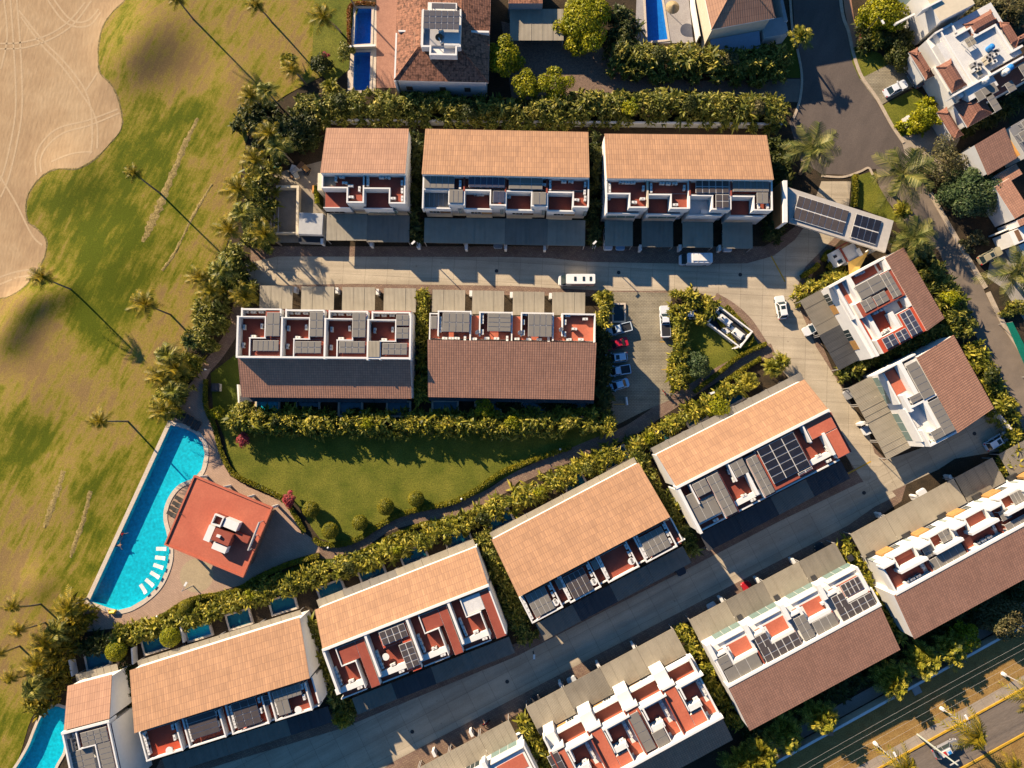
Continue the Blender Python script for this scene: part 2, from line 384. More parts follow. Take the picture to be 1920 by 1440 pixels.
def hedge(name, label, path, width, h, mat, dens=2.3, cat='hedge', group=None, bl=1.0, bw=.21, nb=15, z=None, hv=.3):
    width *= 1.12; zr = h * .6
    pts = [W(x, y, zr) for x, y in path]
    P = []
    for i in range(len(pts) - 1):
        a, b = pts[i], pts[i + 1]; d = b - a; d.z = 0; L = d.length; d.normalize(); nn = Vector((-d.y, d.x, 0))
        k = max(2, int(L * width * dens))
        for _ in range(k):
            s = random.uniform(-.1, L + .1); o = random.gauss(0, .33) * width; o = max(-.58 * width, min(.58 * width, o))
            hh = h * (1 - .45 * (abs(o) / (width * .58)) ** 2) * random.uniform(1 - hv, 1.08)
            q = a + d * s + nn * o; P.append((q.x, q.y, max(.25, hh - .5)))
            if random.random() < .55: P.append((q.x + random.uniform(-.4, .4), q.y + random.uniform(-.4, .4), max(.2, hh * random.uniform(.25, .7))))
    P = np.array(P); c = P.mean(0); c[2] = 0; P -= c
    n = len(P) * nb; idx = np.repeat(np.arange(len(P)), nb)
    B = P[idx] + rng.normal(size=(n, 3)) * np.array([.16, .16, .12])
    big = np.repeat(np.where(rng.random(len(P)) < .13, 1.75, 1.0) * rng.uniform(.8, 1.2, len(P)), nb)
    V, Q = blades(B, rng.uniform(0, 2 * math.pi, n), bl * big * rng.uniform(.55, 1.25, n), bw * big * rng.uniform(.7, 1.3, n), np.radians(rng.uniform(5, 80, n)), rng.uniform(.25, .85, n))
    lo = leafcloud(P * np.array([1, 1, .55]) + np.array([0, 0, .1]), np.tile([.62, .62, .5], (len(P), 1)), len(P) * 14, .42)
    V, Q = cat_geo([(V, Q), lo])
    V[:, 2] = np.maximum(V[:, 2], .03)
    root = thing(name, label, cat, Vector(c), 0, group)
    link('foliage', nmesh(name + '_foliage', V, Q, mat), root)
    # stems that carry the leaves
    mb = MB()
    if len(P) < 170: return root
    for q in P[::4]: mb.cyl((q[0], q[1], 0), (q[0] + .1, q[1], max(.3, q[2])), .06, .04, BARK, 5)
    mb.build('stems', root)
    return root
def clipped(name, label, path, wd, h, mat=L_CLIP, closed=False, group=None, cat='low hedge'):
    path = smooth_poly(path, closed, 6)
    if closed: path = path + [path[0]]
    L, R = ribbon_pts(path, wd); P = []
    tot = sum((L[i + 1] - L[i]).length for i in range(len(L) - 1))
    n = int(tot * wd * 130) + 40
    acc = [(L[i], R[i], L[i + 1], R[i + 1], (L[i + 1] - L[i]).length + 1e-6) for i in range(len(L) - 1)]
    ws = np.array([a[4] for a in acc]); pk = rng.choice(len(acc), n, p=ws / ws.sum())
    for k in pk:
        l0, r0, l1, r1, _ = acc[k]; s, t = random.random(), random.random()
        q = (l0.lerp(l1, s)).lerp(r0.lerp(r1, s), t); side = 1 - abs(t - .5) * .9
        P.append((q.x, q.y, h * (.55 + .5 * side * random.uniform(.75, 1.1))))
    P = np.array(P); c = P.mean(0); c[2] = 0
    nr = rng.normal(size=(n, 3)) * .5 + np.array([0, 0, 1]); nr /= np.linalg.norm(nr, axis=1)[:, None]
    a = np.cross(nr, rng.normal(size=(n, 3))); a /= np.linalg.norm(a, axis=1)[:, None]; b = np.cross(nr, a)
    s = .2 * rng.uniform(.6, 1.3, n)[:, None]; P -= c
    V = np.stack([P - a * s, P - b * s * .6, P + a * s, P + b * s * .6], 1).reshape(-1, 3)
    root = thing(name, label, cat, Vector(c), 0, group)
    link('foliage', nmesh('foliage', V, np.arange(n * 4).reshape(-1, 4), mat), root)
    mb = MB()
    for i in range(len(L) - 1):
        q = [R[i].lerp(L[i], .1), R[i + 1].lerp(L[i + 1], .1), L[i + 1].lerp(R[i + 1], .1), L[i].lerp(R[i], .1)]
        mb.hexa([(p.x - c[0], p.y - c[1], 0.0) for p in q], [(p.x - c[0], p.y - c[1], h * .72) for p in q], L_DEEP)
    mb.build('twigs', root); return root
def tree(px, py, r, h, mat, label, name='tree', cat='tree', group=None, n=None, leaf=.42, lobes=11, flat=.75):
    base = W(px, py, h * .65); base.z = 0
    root = thing(name, label, cat, base, random.uniform(0, 6), group)
    ce = [(0, 0, h - r * flat * .6)]; ra = [(r * .62, r * .62, r * .62 * flat)]
    for i in range(lobes):
        a = i * 2.4 + random.uniform(-.4, .4); rr = r * random.uniform(.35, .72); lr = r * random.uniform(.26, .44)
        ce.append((rr * math.cos(a), rr * math.sin(a), h - r * flat * random.uniform(.35, 1.1))); ra.append((lr, lr, lr * flat))
    n = n or int(420 * r * r * .42 / leaf ** 1.2 * .5)
    V, Q = leafcloud(ce, ra, n, leaf)
    V[:, 2] = np.maximum(V[:, 2], .2)
    link('crown', nmesh('crown', V, Q, mat), root)
    mb = MB(); top = h - r * flat * .6
    mb.cyl((0, 0, 0), (.05 * r, 0, top * .55), .09 * r ** .5 + .06, .07 * r ** .5 + .03, BARK, 8)
    for i in range(6):
        a = i * 1.05; mb.cyl((.05 * r, 0, top * .5), (r * .5 * math.cos(a), r * .5 * math.sin(a), top * random.uniform(.85, 1.1)), .09, .03, BARK, 6)
    mb.build('trunk', root); return root
def frond(L, el, az, droop, nl=12, lw=.15, ll=.62, wind=(0, 0)):
    t = np.linspace(0, 1, nl + 1)
    d = np.array([math.cos(az), math.sin(az), 0]); s = np.array([-math.sin(az), math.cos(az), 0])
    path = d * (L * math.cos(el) * t)[:, None] + np.array([0, 0, 1]) * (L * math.sin(el) * t - droop * L * t * t)[:, None]
    path[:, 0] += wind[0] * L * t ** 1.5; path[:, 1] += wind[1] * L * t ** 1.5
    fw = np.gradient(path, axis=0); fw /= np.linalg.norm(fw, axis=1)[:, None] + 1e-9
    V, Q = [], []
    for i in range(nl):                       # rachis
        k = len(V); wv = .05 * (1.2 - t[i]); V += [path[i] + s * wv, path[i] - s * wv, path[i + 1] - s * wv * .8, path[i + 1] + s * wv * .8]; Q.append((k, k + 1, k + 2, k + 3))
    for i in range(1, nl + 1):
        ln = ll * L / 2.6 * math.sin(math.pi * (.12 + .76 * t[i])) + .12
        for sg in (1, -1):
            di = s * sg * .75 + fw[i] * .6 + np.array([0, 0, -.28 + random.uniform(-.12, .12)]); di /= np.linalg.norm(di)
            wv = fw[i] * lw / 2; k = len(V); p = path[i]
            V += [p - wv, p + wv, p + di * ln + wv * .35, p + di * ln - wv * .35]; Q.append((k, k + 1, k + 2, k + 3))
    return np.array(V), np.array(Q)
def crown_mesh(name, nf, L, mat, els=(-15, 75), droop=(.35, .7), wind=(0, 0), lw=.15, ll=.62, nl=12):
    parts = []
    for i in range(nf):
        az = i * 2.399 + random.uniform(-.2, .2); el = math.radians(els[0] + (els[1] - els[0]) * ((i + .5) / nf) ** .9)
        parts.append(frond(L * random.uniform(.85, 1.1), el, az, random.uniform(*droop), nl, lw, ll, wind))
    V, Q = cat_geo(parts); return nmesh(name, V, Q, mat)
CROWN = [crown_mesh('coconut_crown', 17, 2.5, L_PALM, (-20, 75), (.4, .8), (-.32, .12), .16, .7) for _ in range(3)]
ROYAL = [crown_mesh('royal_crown', 16, 4.7, L_ROYAL, (-12, 72), (.3, .55), (0, 0), .14, .78, 22) for _ in range(2)]
ARECA = [crown_mesh('areca_crown', 22, 2.4, L_GOLD, (15, 82), (.3, .7), (0, 0), .17, .62, 11) for _ in range(3)]
DEEPC = [crown_mesh('deep_crown', 17, 2.6, L_HEDGE, (-15, 75), (.4, .8), (0, 0), .17, .7) for _ in range(2)]
def palm(cx, cy, bx, by, h, label, meshes=None, sc=1.0, group=None, tr=.13, name='coconut_palm', cat='palm tree'):
    meshes = meshes or CROWN
    top = W(cx, cy, h); base = W(bx, by, 0)
    root = thing(name, label, cat, base, 0, group)
    o = link('crown', random.choice(meshes), root); o.location = top - base
    o.rotation_euler = (0, 0, random.uniform(-.4, .4) if meshes is CROWN else random.uniform(0, 6)); o.scale = (sc * random.uniform(.92, 1.08),) * 3
    mb = MB(); d = top - base; prev = Vector((0, 0, 0)); K = 7
    for i in range(1, K + 1):
        t = i / K; q = Vector((d.x * t ** 1.4, d.y * t ** 1.4, d.z * t))
        mb.cyl(prev, q, tr * (1.45 - .6 * (i - 1) / K), tr * (1.45 - .6 * i / K), BARK, 8); prev = q
    mb.build('trunk', root); return root
def clump(px, py, label, mat_meshes=None, k=5, r=1.0, h=2.2, sc=.8, name='areca_palm', cat='palm', group=None):
    meshes = mat_meshes or ARECA
    base = W(px, py, h * .7); base.z = 0
    root = thing(name, label, cat, base, random.uniform(0, 6), group)
    mb = MB()
    for i in range(k):
        a = i * 2.4; rr = r * (.25 + .75 * i / k); hh = h * random.uniform(.6, 1)
        p = Vector((rr * math.cos(a), rr * math.sin(a), hh))
        o = link('crown', random.choice(meshes), root); o.location = p; o.rotation_euler = (random.uniform(-.3, .3), random.uniform(-.3, .3), random.uniform(0, 6)); o.scale = (sc * random.uniform(.8, 1.15),) * 3
        mb.cyl((p.x * .4, p.y * .4, 0), p, .07, .05, BARK, 6)
    mb.build('trunk', root); return root


def topiary(px, py, r, label, mat):
    base = W(px, py, r * 1.1); base.z = 0
    root = thing('round_bush', label, 'bush', base, random.uniform(0, 6), 'round clipped bushes')
    V, Q = leafcloud([(0, 0, r * 1.05)], [(r, r, r * .95)], int(1300 * r), .24, .3, .93); V[:, 2] = np.maximum(V[:, 2], .05)
    link('crown', nmesh('crown', V, Q, mat), root)
    mb = MB()
    for i in range(6):
        a0 = -1.2 + 2.4 * i / 6; a1 = -1.2 + 2.4 * (i + 1) / 6; mb.cyl((0, 0, r * 1.05 + r * .85 * math.sin(a0)), (0, 0, r * 1.05 + r * .85 * math.sin(a1)), r * .85 * math.cos(a0), r * .85 * math.cos(a1), L_DEEP, 12)
    mb.build('inner_twigs', root); mb = MB(); mb.cyl((0, 0, 0), (0, 0, r * .5), .1, .08, BARK, 6); mb.build('trunk', root); return root
# ------------------------------------------------------------------ ground, pools, streets, lawns
POOL_MAIN = smooth_poly([(320, 797), (345, 803), (366, 813), (380, 830), (384, 852), (378, 880), (364, 896), (338, 907), (320, 926), (309, 950), (307, 975), (313, 1000), (318, 1035), (313, 1065), (297, 1098), (272, 1122), (245, 1138), (222, 1144), (205, 1140), (168, 1127)], True, 4)[:-3]
i0 = 0
POOL_MAIN = [(320, 797)] + smooth_poly([(320, 797), (345, 803), (366, 813), (380, 830), (384, 852), (378, 880), (364, 896), (338, 907), (320, 926), (309, 950), (307, 975), (313, 1000), (318, 1035), (313, 1065), (297, 1098), (272, 1122), (245, 1138), (222, 1144)], False, 4)[1:] + [(205, 1140), (168, 1127)]
POOL_SW = smooth_poly([(122, 1328), (106, 1324), (90, 1329), (77, 1345), (66, 1370), (55, 1398), (40, 1425), (20, 1460), (20, 1500), (60, 1500), (95, 1460), (105, 1435), (118, 1412), (124, 1395), (150, 1395), (150, 1330)], True, 4)
POOL_N1 = [(667, 16), (697, 16), (695, 82), (664, 84)]
POOL_N2 = [(664, 98), (695, 98), (693, 170), (662, 170)]
POOL_NE = [(1207, -60), (1232, -60), (1252, 74), (1214, 78)]
basins = [('main', POOL_MAIN), ('sw', POOL_SW), ('n1', POOL_N1), ('n2', POOL_N2), ('ne', POOL_NE)]
HOLES = [b for _, b in basins]
gl = [W(x, y, 0) for x, y in [(-700, -900), (2700, -900), (2700, 2200), (-700, 2200)]]
B = 4000.0
holesw = [[tuple(W(x, y, 0)[:2]) for x, y in h] for h in HOLES]
sheet('ground', [(-B, -B), (B, -B), (B, B), (-B, B)], 0.0, SOIL, holesw, world=True)

def pool(name, label, outline, depth, lining, rim=.35, water=-.12, group=None, copmat=None, tint=None):
    c = sum((W(x, y, 0) for x, y in outline), Vector()) / len(outline)
    root = thing(name, label, 'swimming pool', c, 0, group)
    pts = [W(x, y, 0) - c for x, y in outline]
    ar = sum(pts[i].x * pts[(i + 1) % len(pts)].y - pts[(i + 1) % len(pts)].x * pts[i].y for i in range(len(pts)))
    if ar < 0: pts.reverse()
    v = [Vector((p.x, p.y)) for p in pts]; es = [(i, (i + 1) % len(v)) for i in range(len(v))]
    vv, _, ff, *_ = delaunay_2d_cdt(v, es, [], 1, 1e-4)
    def cap(nm, z, mat):
        mb = MB(); mb.v = [(p[0], p[1], z) for p in vv]; mb.f = [tuple(t) for t in ff]; mb.m = [0] * len(ff); mb.mats = [mat]
        for k in range(len(mb.f)):
            a, b, d = [Vector(mb.v[i]) for i in mb.f[k][:3]]
            if (b - a).cross(d - a).z < 0: mb.f[k] = tuple(reversed(mb.f[k]))
        return mb
    mb = cap('basin', -depth, lining)
    for i in range(len(pts)):
        p, q = pts[i], pts[(i + 1) % len(pts)]
        mb.poly([(q.x, q.y, -depth), (p.x, p.y, -depth), (p.x, p.y, .02), (q.x, q.y, .02)], lining)
    mb.build('basin', root); cap('water', water, WATER).build('water', root)
    # coping ring
    mb = MB(); m = len(pts); outp = []
    for i in range(m):
        e0 = (pts[i] - pts[i - 1]); e1 = (pts[(i + 1) % m] - pts[i]); e0.normalize(); e1.normalize()
        n0 = Vector((e0.y, -e0.x, 0)); n1 = Vector((e1.y, -e1.x, 0)); nn = n0 + n1
        nn.normalize(); k = 1 / max(.5, nn.dot(n0)); outp.append(pts[i] + nn * rim * k)
    for i in range(m):
        a, b = outp[i], outp[(i + 1) % m]; p, q = pts[i], pts[(i + 1) % m]
        mb.hexa([(a.x, a.y, -.05), (b.x, b.y, -.05), (q.x, q.y, -.05), (p.x, p.y, -.05)], [(a.x, a.y, .12), (b.x, b.y, .12), (q.x, q.y, .12), (p.x, p.y, .12)], copmat or COPING)
    mb.build('coping', root); return root
pool('swimming_pool', 'large turquoise swimming pool with curved stone edge beside the clubhouse', POOL_MAIN, 1.15, BASIN, .75)
pool('swimming_pool', 'curved turquoise pool in the bottom left corner beside a white townhouse', POOL_SW, 1.15, BASIN, .5)
pool('swimming_pool', 'upper of the two deep blue pools beside the old tiled mansion', POOL_N1, 1.6, BASINB, .45)
pool('swimming_pool', 'lower of the two deep blue pools beside the old tiled mansion', POOL_N2, 1.6, BASINB, .45)
pool('swimming_pool', 'narrow blue lap pool between the big round tree and a thatched parasol', POOL_NE, 1.6, BASINB, .4)

BUMPS = [(36, 580, 38, 1.55), (10, 628, 38, 1.5), (72, 553, 34, 1.3), (112, 543, 28, .8), (255, 45, 70, 2.2), (215, 100, 50, .9), (84, 1088, 34, .8), (120, 320, 60, .9), (150, 900, 60, .5), (200, 480, 80, .8), (40, 760, 60, .5), (420, 150, 60, .5)]
GREENS = [(130, 380, 90, .5), (220, 440, 90, .55), (290, 230, 70, .45), (350, 190, 60, .4), (250, 300, 70, .35), (170, 590, 60, .5), (200, 530, 70, .45), (170, 640, 40, .35), (330, 380, 50, .2), (50, 800, 55, .5), (30, 890, 60, .4), (70, 830, 40, .35), (210, 900, 50, .35), (200, 1000, 70, .3), (150, 1120, 70, .35), (190, 60, 55, .3), (640, 60, 45, .75), (630, 120, 40, .5), (600, 30, 40, .2), (310, 850, 50, .35), (30, 1330, 50, .4), (80, 1340, 40, .3), (290, 800, 30, .2),
                       (280, 90, 90, -.35), (330, 150, 60, -.25), (560, 60, 60, -.2), (480, 110, 60, -.1), (120, 720, 70, -.25), (60, 640, 80, -.2), (160, 820, 40, -.25), (40, 1060, 60, -.3), (60, 940, 50, -.2), (300, 650, 50, -.2), (320, 590, 40, -.15), (100, 1150, 60, -.25), (60, 1250, 80, -.3), (310, 270, 30, -.25), (270, 380, 28, -.2), (430, 330, 50, -.1), (20, 740, 50, -.15)]
# golf course: rolling ground with green and dry patches
def golf():
    ol = [(-420, -300), (660, -300), (657, 60), (640, 120), (590, 150), (520, 190), (468, 250), (452, 330), (436, 420), (410, 500), (372, 590), (345, 680), (322, 760), (316, 796), (164, 1126), (158, 1180), (120, 1225), (96, 1300), (60, 1345), (34, 1425), (-10, 1520), (-60, 1700), (-420, 1700)]
    olw = [tuple(W(x, y, 0)[:2]) for x, y in ol]
    xs = np.array([p[0] for p in olw]); ys = np.array([p[1] for p in olw])
    st = .9
    X, Y = np.meshgrid(np.arange(xs.min(), xs.max() + st, st), np.arange(ys.min(), ys.max() + st, st))
    ins = inside_np(X, Y, olw); eg = smooth_poly(olw, True, 4)
    pv = [Vector(p) for p in eg]; es = [(i, (i + 1) % len(pv)) for i in range(len(pv))]
    pv += [Vector((float(a), float(c))) for a, c in zip(X[ins], Y[ins])]
    vv, _, ff, *_ = delaunay_2d_cdt(pv, es, [], 1, 1e-4)
    xy = np.array([(p[0], p[1]) for p in vv]); qx = CX + xy[:, 0] * 10; qy = NAD - xy[:, 1] * 10
    zz = np.zeros(len(xy)); gg = np.full(len(xy), .40)
    for x, y, r, h in BUMPS: zz += h * np.exp(-((qx - x) ** 2 + (qy - y) ** 2) / (r * r))
    for x, y, r, a in GREENS: gg += a * np.exp(-((qx - x) ** 2 + (qy - y) ** 2) / (r * r))
    V = np.concatenate([xy, (zz + .05)[:, None]], 1); Q = np.array([tuple(t) for t in ff if len(t) == 3])
    e1 = V[Q[:, 1]] - V[Q[:, 0]]; e2 = V[Q[:, 2]] - V[Q[:, 0]]; neg = e1[:, 0] * e2[:, 1] - e1[:, 1] * e2[:, 0] < 0; Q[neg] = Q[neg][:, ::-1]
    m, n, l, b = newmat('fairway_grass', .95, .15)
    at = n.new('ShaderNodeAttribute'); at.attribute_name = 'greenness'
    v1 = coords(n, l, 'pos', math.radians(27), (1.0, .16, 1)); s1 = noise(n, l, v1, .9, 5, .65)
    v0 = coords(n, l, 'pos'); s2 = noise(n, l, v0, .22, 5, .65); s3 = noise(n, l, v0, 2.6, 4, .7)
    def mth(op, a, c):
        q = n.new('ShaderNodeMath'); q.operation = op
        for s, vv in ((q.inputs[0], a), (q.inputs[1], c)):
            if isinstance(vv, float): s.default_value = vv
            else: l.new(vv, s)
        return q.outputs[0]
    f = mth('ADD', mth('ADD', at.outputs['Fac'], mth('MULTIPLY', mth('SUBTRACT', s1, .5), 1.9)), mth('ADD', mth('MULTIPLY', mth('SUBTRACT', s2, .5), 1.5), mth('MULTIPLY', mth('SUBTRACT', s3, .5), .8)))
    col = ramp(n, l, f, [(.0, (.25, .16, .06)), (.28, (.29, .205, .05)), (.5, (.235, .195, .025)), (.75, (.145, .145, .008)), (1.05, (.085, .105, .004))])
    fn = noise(n, l, v0, 7.0, 3); col = mix(n, l, col, ramp(n, l, fn, [(.3, (.66,) * 3), (.7, (1.25,) * 3)]), 1.0, 'MULTIPLY')
    l.new(col, b.inputs['Base Color']); bump(n, l, b, fn, .6, .1)
    me = nmesh('fairway', V, Q, m, True)
    a = me.attributes.new('greenness', 'FLOAT', 'POINT'); a.data.foreach_set('value', np.clip(gg, 0, 1).astype(np.float32))
    tag(link('fairway', me), kind='structure')
    return lambda px, py: float(sum(h * math.exp(-((px - x) ** 2 + (py - y) ** 2) / (r * r)) for x, y, r, h in BUMPS))
GZ = golf()

DUGM = m_mottle('shaded_turf_lip', (.16, .13, .035), (.34, .24, .11), 1.2, .95, fine=3.0, fineamt=.6, bumpv=.6)  # turf around the sand, darkened to carry the rim's shadowed edge
def sand():
    ol = smooth_poly([(-200, -120), (262, -40), (236, 4), (214, 26), (196, 52), (188, 85), (187, 120), (192, 142), (210, 160), (222, 185), (229, 222), (226, 245), (208, 268), (185, 295), (160, 315), (142, 320), (106, 320), (78, 334), (56, 360), (49, 385), (52, 415), (68, 428), (86, 448), (87, 470), (78, 495), (68, 512), (62, 525), (45, 545), (20, 558), (0, 560), (-60, 570), (-250, 540)], True, 4)
    m, n, l, b = newmat('raked_sand', .95, .1)
    v0 = coords(n, l, 'pos'); a = noise(n, l, v0, .10, 7, .68)
    col = ramp(n, l, a, [(.3, (.345, .225, .125)), (.5, (.42, .285, .16)), (.7, (.49, .35, .205))])
    v1 = coords(n, l, 'pos', .2, (1, .2, 1)); s = noise(n, l, v1, 2.2, 4, .6)
    wv = n.new('ShaderNodeTexWave'); wv.inputs['Scale'].default_value = .4; wv.inputs['Distortion'].default_value = 26; wv.inputs['Detail'].default_value = 3; wv.inputs['Detail Scale'].default_value = .35
    l.new(v0, wv.inputs['Vector'])
    col = mix(n, l, col, ramp(n, l, s, [(.3, (.9,) * 3), (.7, (1.08,) * 3)]), 1.0, 'MULTIPLY')
    col = mix(n, l, col, ramp(n, l, wv.outputs['Fac'], [(.2, (.975, .97, .96)), (.8, (1.02,) * 3)]), 1.0, 'MULTIPLY')
    l.new(col, b.inputs['Base Color']); bump(n, l, b, s, .4, .1)
    tr = m_mottle('tyre_marks', (.47, .335, .195), (.53, .385, .23), 1.5, .95, fine=5, fineamt=.12)
    olw = [tuple(W(x, y, 0)[:2]) for x, y in ol]
    st = 1.0; xs = np.array(olw)
    X, Y = np.meshgrid(np.arange(xs[:, 0].min(), xs[:, 0].max(), st), np.arange(xs[:, 1].min(), xs[:, 1].max(), st))
    pts = [Vector(p) for p in olw]; es = [(i, (i + 1) % len(pts)) for i in range(len(pts))]
    ins = inside_np(X, Y, olw); pts += [Vector((float(a), float(c))) for a, c in zip(X[ins], Y[ins])]
    v, e, f, *_ = delaunay_2d_cdt(pts, es, [], 1, 1e-4)
    mb = MB(); mb.mats = [m, tr]
    hz = lambda x, y: .07 + GZ(CX + x * 10, NAD - y * 10)
    mb.v = [(p[0], p[1], hz(p[0], p[1])) for p in v]; mb.f = [tuple(t) for t in f]; mb.m = [0] * len(f)
    for path in [[(20, 0), (28, 120), (30, 200), (22, 260), (8, 320), (-5, 350)], [(32, 0), (40, 110), (42, 200), (34, 260), (18, 330), (2, 370)], [(0, 82), (40, 80), (90, 66), (130, 40), (160, 5)], [(0, 92), (45, 90), (95, 74), (138, 46), (172, 2)],
                 [(90, 0), (115, 35), (140, 50), (170, 48), (190, 25)], [(102, 0), (125, 30), (145, 42), (168, 38), (186, 18)], [(36, 20), (80, 75), (120, 115), (155, 160), (170, 200), (174, 250), (173, 290)], [(40, 32), (78, 84), (116, 124), (148, 168), (180, 222), (184, 280)],
                 [(225, 212), (170, 235), (120, 250), (90, 275), (78, 300), (80, 325)], [(222, 205), (165, 226), (112, 240), (82, 265), (68, 295), (70, 330)], [(62, 505), (30, 510), (0, 520)], [(60, 517), (30, 522), (0, 534)], [(0, 330), (30, 380), (60, 440), (80, 460)], [(185, 138), (160, 172)], [(100, 305), (140, 290), (176, 286)], [(8, 0), (14, 70), (2, 130)]]:
        pp = smooth_poly(path, False, 5); L, R = ribbon_pts(pp, .34)
        for i in range(len(L) - 1): mb.poly([(q.x, q.y, hz(q.x, q.y) + .012) for q in (R[i], R[i + 1], L[i + 1], L[i])], tr)
    tag(mb.build('sand'), kind='structure')
sand()
mb = MB(); pth = smooth_poly([(262, -40), (236, 4), (214, 26), (196, 52), (188, 85), (187, 120), (192, 142), (210, 160), (222, 185), (229, 222), (226, 245), (208, 268), (185, 295), (160, 315), (142, 320), (106, 320), (78, 334), (56, 360), (49, 385), (52, 415), (68, 428), (86, 448), (87, 470), (78, 495), (62, 525), (45, 545), (20, 558), (0, 560), (-60, 570)], False, 4)
L, Rr = ribbon_pts(pth, [.2 + .4 * random.random() for _ in pth])
for i in range(len(L) - 1):
    z = lambda q: GZ(CX + q.x * 10, NAD - q.y * 10)
    a, b_, c, d = Rr[i], Rr[i + 1], L[i + 1], L[i]; m0, m1 = (a + d) / 2, (b_ + c) / 2
    mb.poly([(a.x, a.y, z(a) + .05), (b_.x, b_.y, z(b_) + .05), (m1.x, m1.y, z(m1) + .10), (m0.x, m0.y, z(m0) + .10)], DUGM); mb.poly([(m0.x, m0.y, z(m0) + .10), (m1.x, m1.y, z(m1) + .10), (c.x, c.y, z(c) + .05), (d.x, d.y, z(d) + .05)], DUGM)
tag(mb.build('sand_edge'), kind='structure')
# dug strips on the fairway
DUG = m_mottle('dug_turf', (.22, .165, .045), (.40, .29, .11), 1.6, .95, fine=4.0, fineamt=.6, bumpv=.8)
def dug(path, wd):
    pp = smooth_poly(path, False, 8); L, R = ribbon_pts(pp, [w_ * random.uniform(.6, 1.25) for w_ in np.interp(np.linspace(0, 1, len(pp)), np.linspace(0, 1, len(wd)), wd)])
    K = 5; n = len(L); V = []; Q = []
    for i in range(n):
        for k in range(K):
            q = R[i].lerp(L[i], k / (K - 1)); z = .045 + GZ(CX + q.x * 10, NAD - q.y * 10)
            V.append((q.x, q.y, z + (random.uniform(.0, .09) if 0 < k < K - 1 else -.03)))
    for i in range(n - 1):
        for k in range(K - 1): Q.append((i * K + k, (i + 1) * K + k, (i + 1) * K + k + 1, i * K + k + 1))
    tag(link('dug_strip', nmesh('dug_strip', V, Q, DUG)), kind='structure')
dug([(372, 222), (352, 260), (335, 300), (318, 340), (300, 385), (285, 420), (270, 455)], [.9, 1.3, 1.6, 2.0, 2.2, 2.2, 1.2])
dug([(398, 345), (380, 375), (362, 405), (345, 440), (325, 480), (305, 508)], [.6, .8, .9, .7, 1.0, .6])
dug([(122, 882), (112, 915), (98, 950), (84, 990)], [1.2, 1.6, 1.6, 1.0])
dug([(172, 920), (162, 960), (148, 1000), (132, 1045)], [1.0, 1.2, 1.4, .8])

# streets
sheet('pavement', [(470, 462), (1500, 462), (1500, 500), (1480, 545), (1300, 548), (1272, 556), (1130, 556), (470, 546)], .012, PAVER)
sheet('pavement', [(1470, 440), (1530, 395), (1600, 400), (1585, 440), (1530, 500), (1505, 560), (1560, 690), (1640, 840), (1700, 905), (1690, 940), (1600, 1000), (1640, 1010), (1290, 1165), (985, 1330), (740, 1470), (280, 1470), (300, 1425), (640, 1335), (970, 1205), (1310, 1030), (1600, 880), (1560, 800), (1470, 690), (1400, 620), (1330, 560), (1300, 540)], .008, PAVER)
sheet('road', [(460, 494), (520, 481), (960, 482), (1030, 484), (1100, 491), (1300, 495), (1400, 494), (1450, 480), (1490, 450), (1512, 420), (1540, 340), (1596, 340), (1590, 400), (1570, 440), (1540, 470), (1510, 500), (1494, 540), (1500, 580), (1530, 650), (1580, 730), (1630, 815), (1640, 850), (1690, 890), (1682, 915), (1640, 935), (1620, 905), (1570, 830), (1510, 745), (1462, 690), (1440, 655), (1415, 618), (1380, 582), (1340, 556), (1310, 549), (1270, 545), (1130, 545), (960, 536), (660, 532), (470, 536)], .02, CONC)
sheet('road', [(1625, 905), (1640, 935), (1685, 915), (1760, 880), (1790, 860), (1850, 850), (1880, 845), (1895, 800), (1850, 770), (1760, 828), (1700, 850), (1660, 862)], .024, CONC2)
sheet('road', [(1640, 900), (1612, 905), (1460, 978), (1310, 1056), (1140, 1142), (970, 1230), (800, 1300), (640, 1366), (420, 1432), (300, 1470), (690, 1470), (730, 1432), (970, 1306), (1130, 1222), (1270, 1150), (1440, 1062), (1590, 985), (1640, 950), (1680, 930), (1660, 905)], .016, CONC2)
sheet('parking_court', [(1134, 547), (1258, 549), (1262, 640), (1256, 750), (1205, 772), (1150, 800), (1140, 790)], .03, PAVERG)
mb = MB()
for y, x0, x1 in [(641, 1237, 1247), (693, 1240, 1258), (758, 1150, 1172), (640, 1150, 1175)]:
    a, b_ = W(x0, y, 0), W(x1, y - 1, 0); ribbon(mb, [(x0, y), (x1, y)], .12, .036, YELLOW)
ribbon(mb, [(1446, 480), (1472, 528)], .25, .031, YELLOW); ribbon(mb, [(1590, 888), (1633, 865)], .25, .034, YELLOW)
tag(mb.build('road_markings'), kind='structure')
sheet('outer_road', [(1478, -150), (1562, -150), (1574, 10), (1588, 60), (1597, 105), (1612, 145), (1640, 185), (1668, 235), (1690, 268), (1700, 300), (1660, 316), (1620, 318), (1590, 328), (1540, 326), (1500, 300), (1480, 230), (1500, 190), (1504, 130), (1490, 60)], .02, ASPH)
sheet('outer_road', [(1640, 300), (1700, 280), (1735, 350), (1770, 410), (1805, 470), (1838, 530), (1862, 580), (1900, 640), (1960, 730), (2080, 920), (2000, 980), (1930, 830), (1880, 720), (1830, 630), (1790, 540), (1760, 470), (1700, 420), (1650, 360)], .014, ASPH2)
def kerb(path, wd, h=.13, mat=KERB):
    mb = MB(); ribbon(mb, smooth_poly(path, False, 5), wd, 0.0, mat, h); return tag(mb.build('kerb'), kind='structure')
kerb([(1566, -150), (1577, 10), (1591, 60), (1601, 105), (1616, 145), (1644, 185), (1672, 235), (1694, 268)], .6)
kerb([(1474, -150), (1484, 40), (1494, 90), (1503, 140), (1500, 185), (1488, 222)], .45)
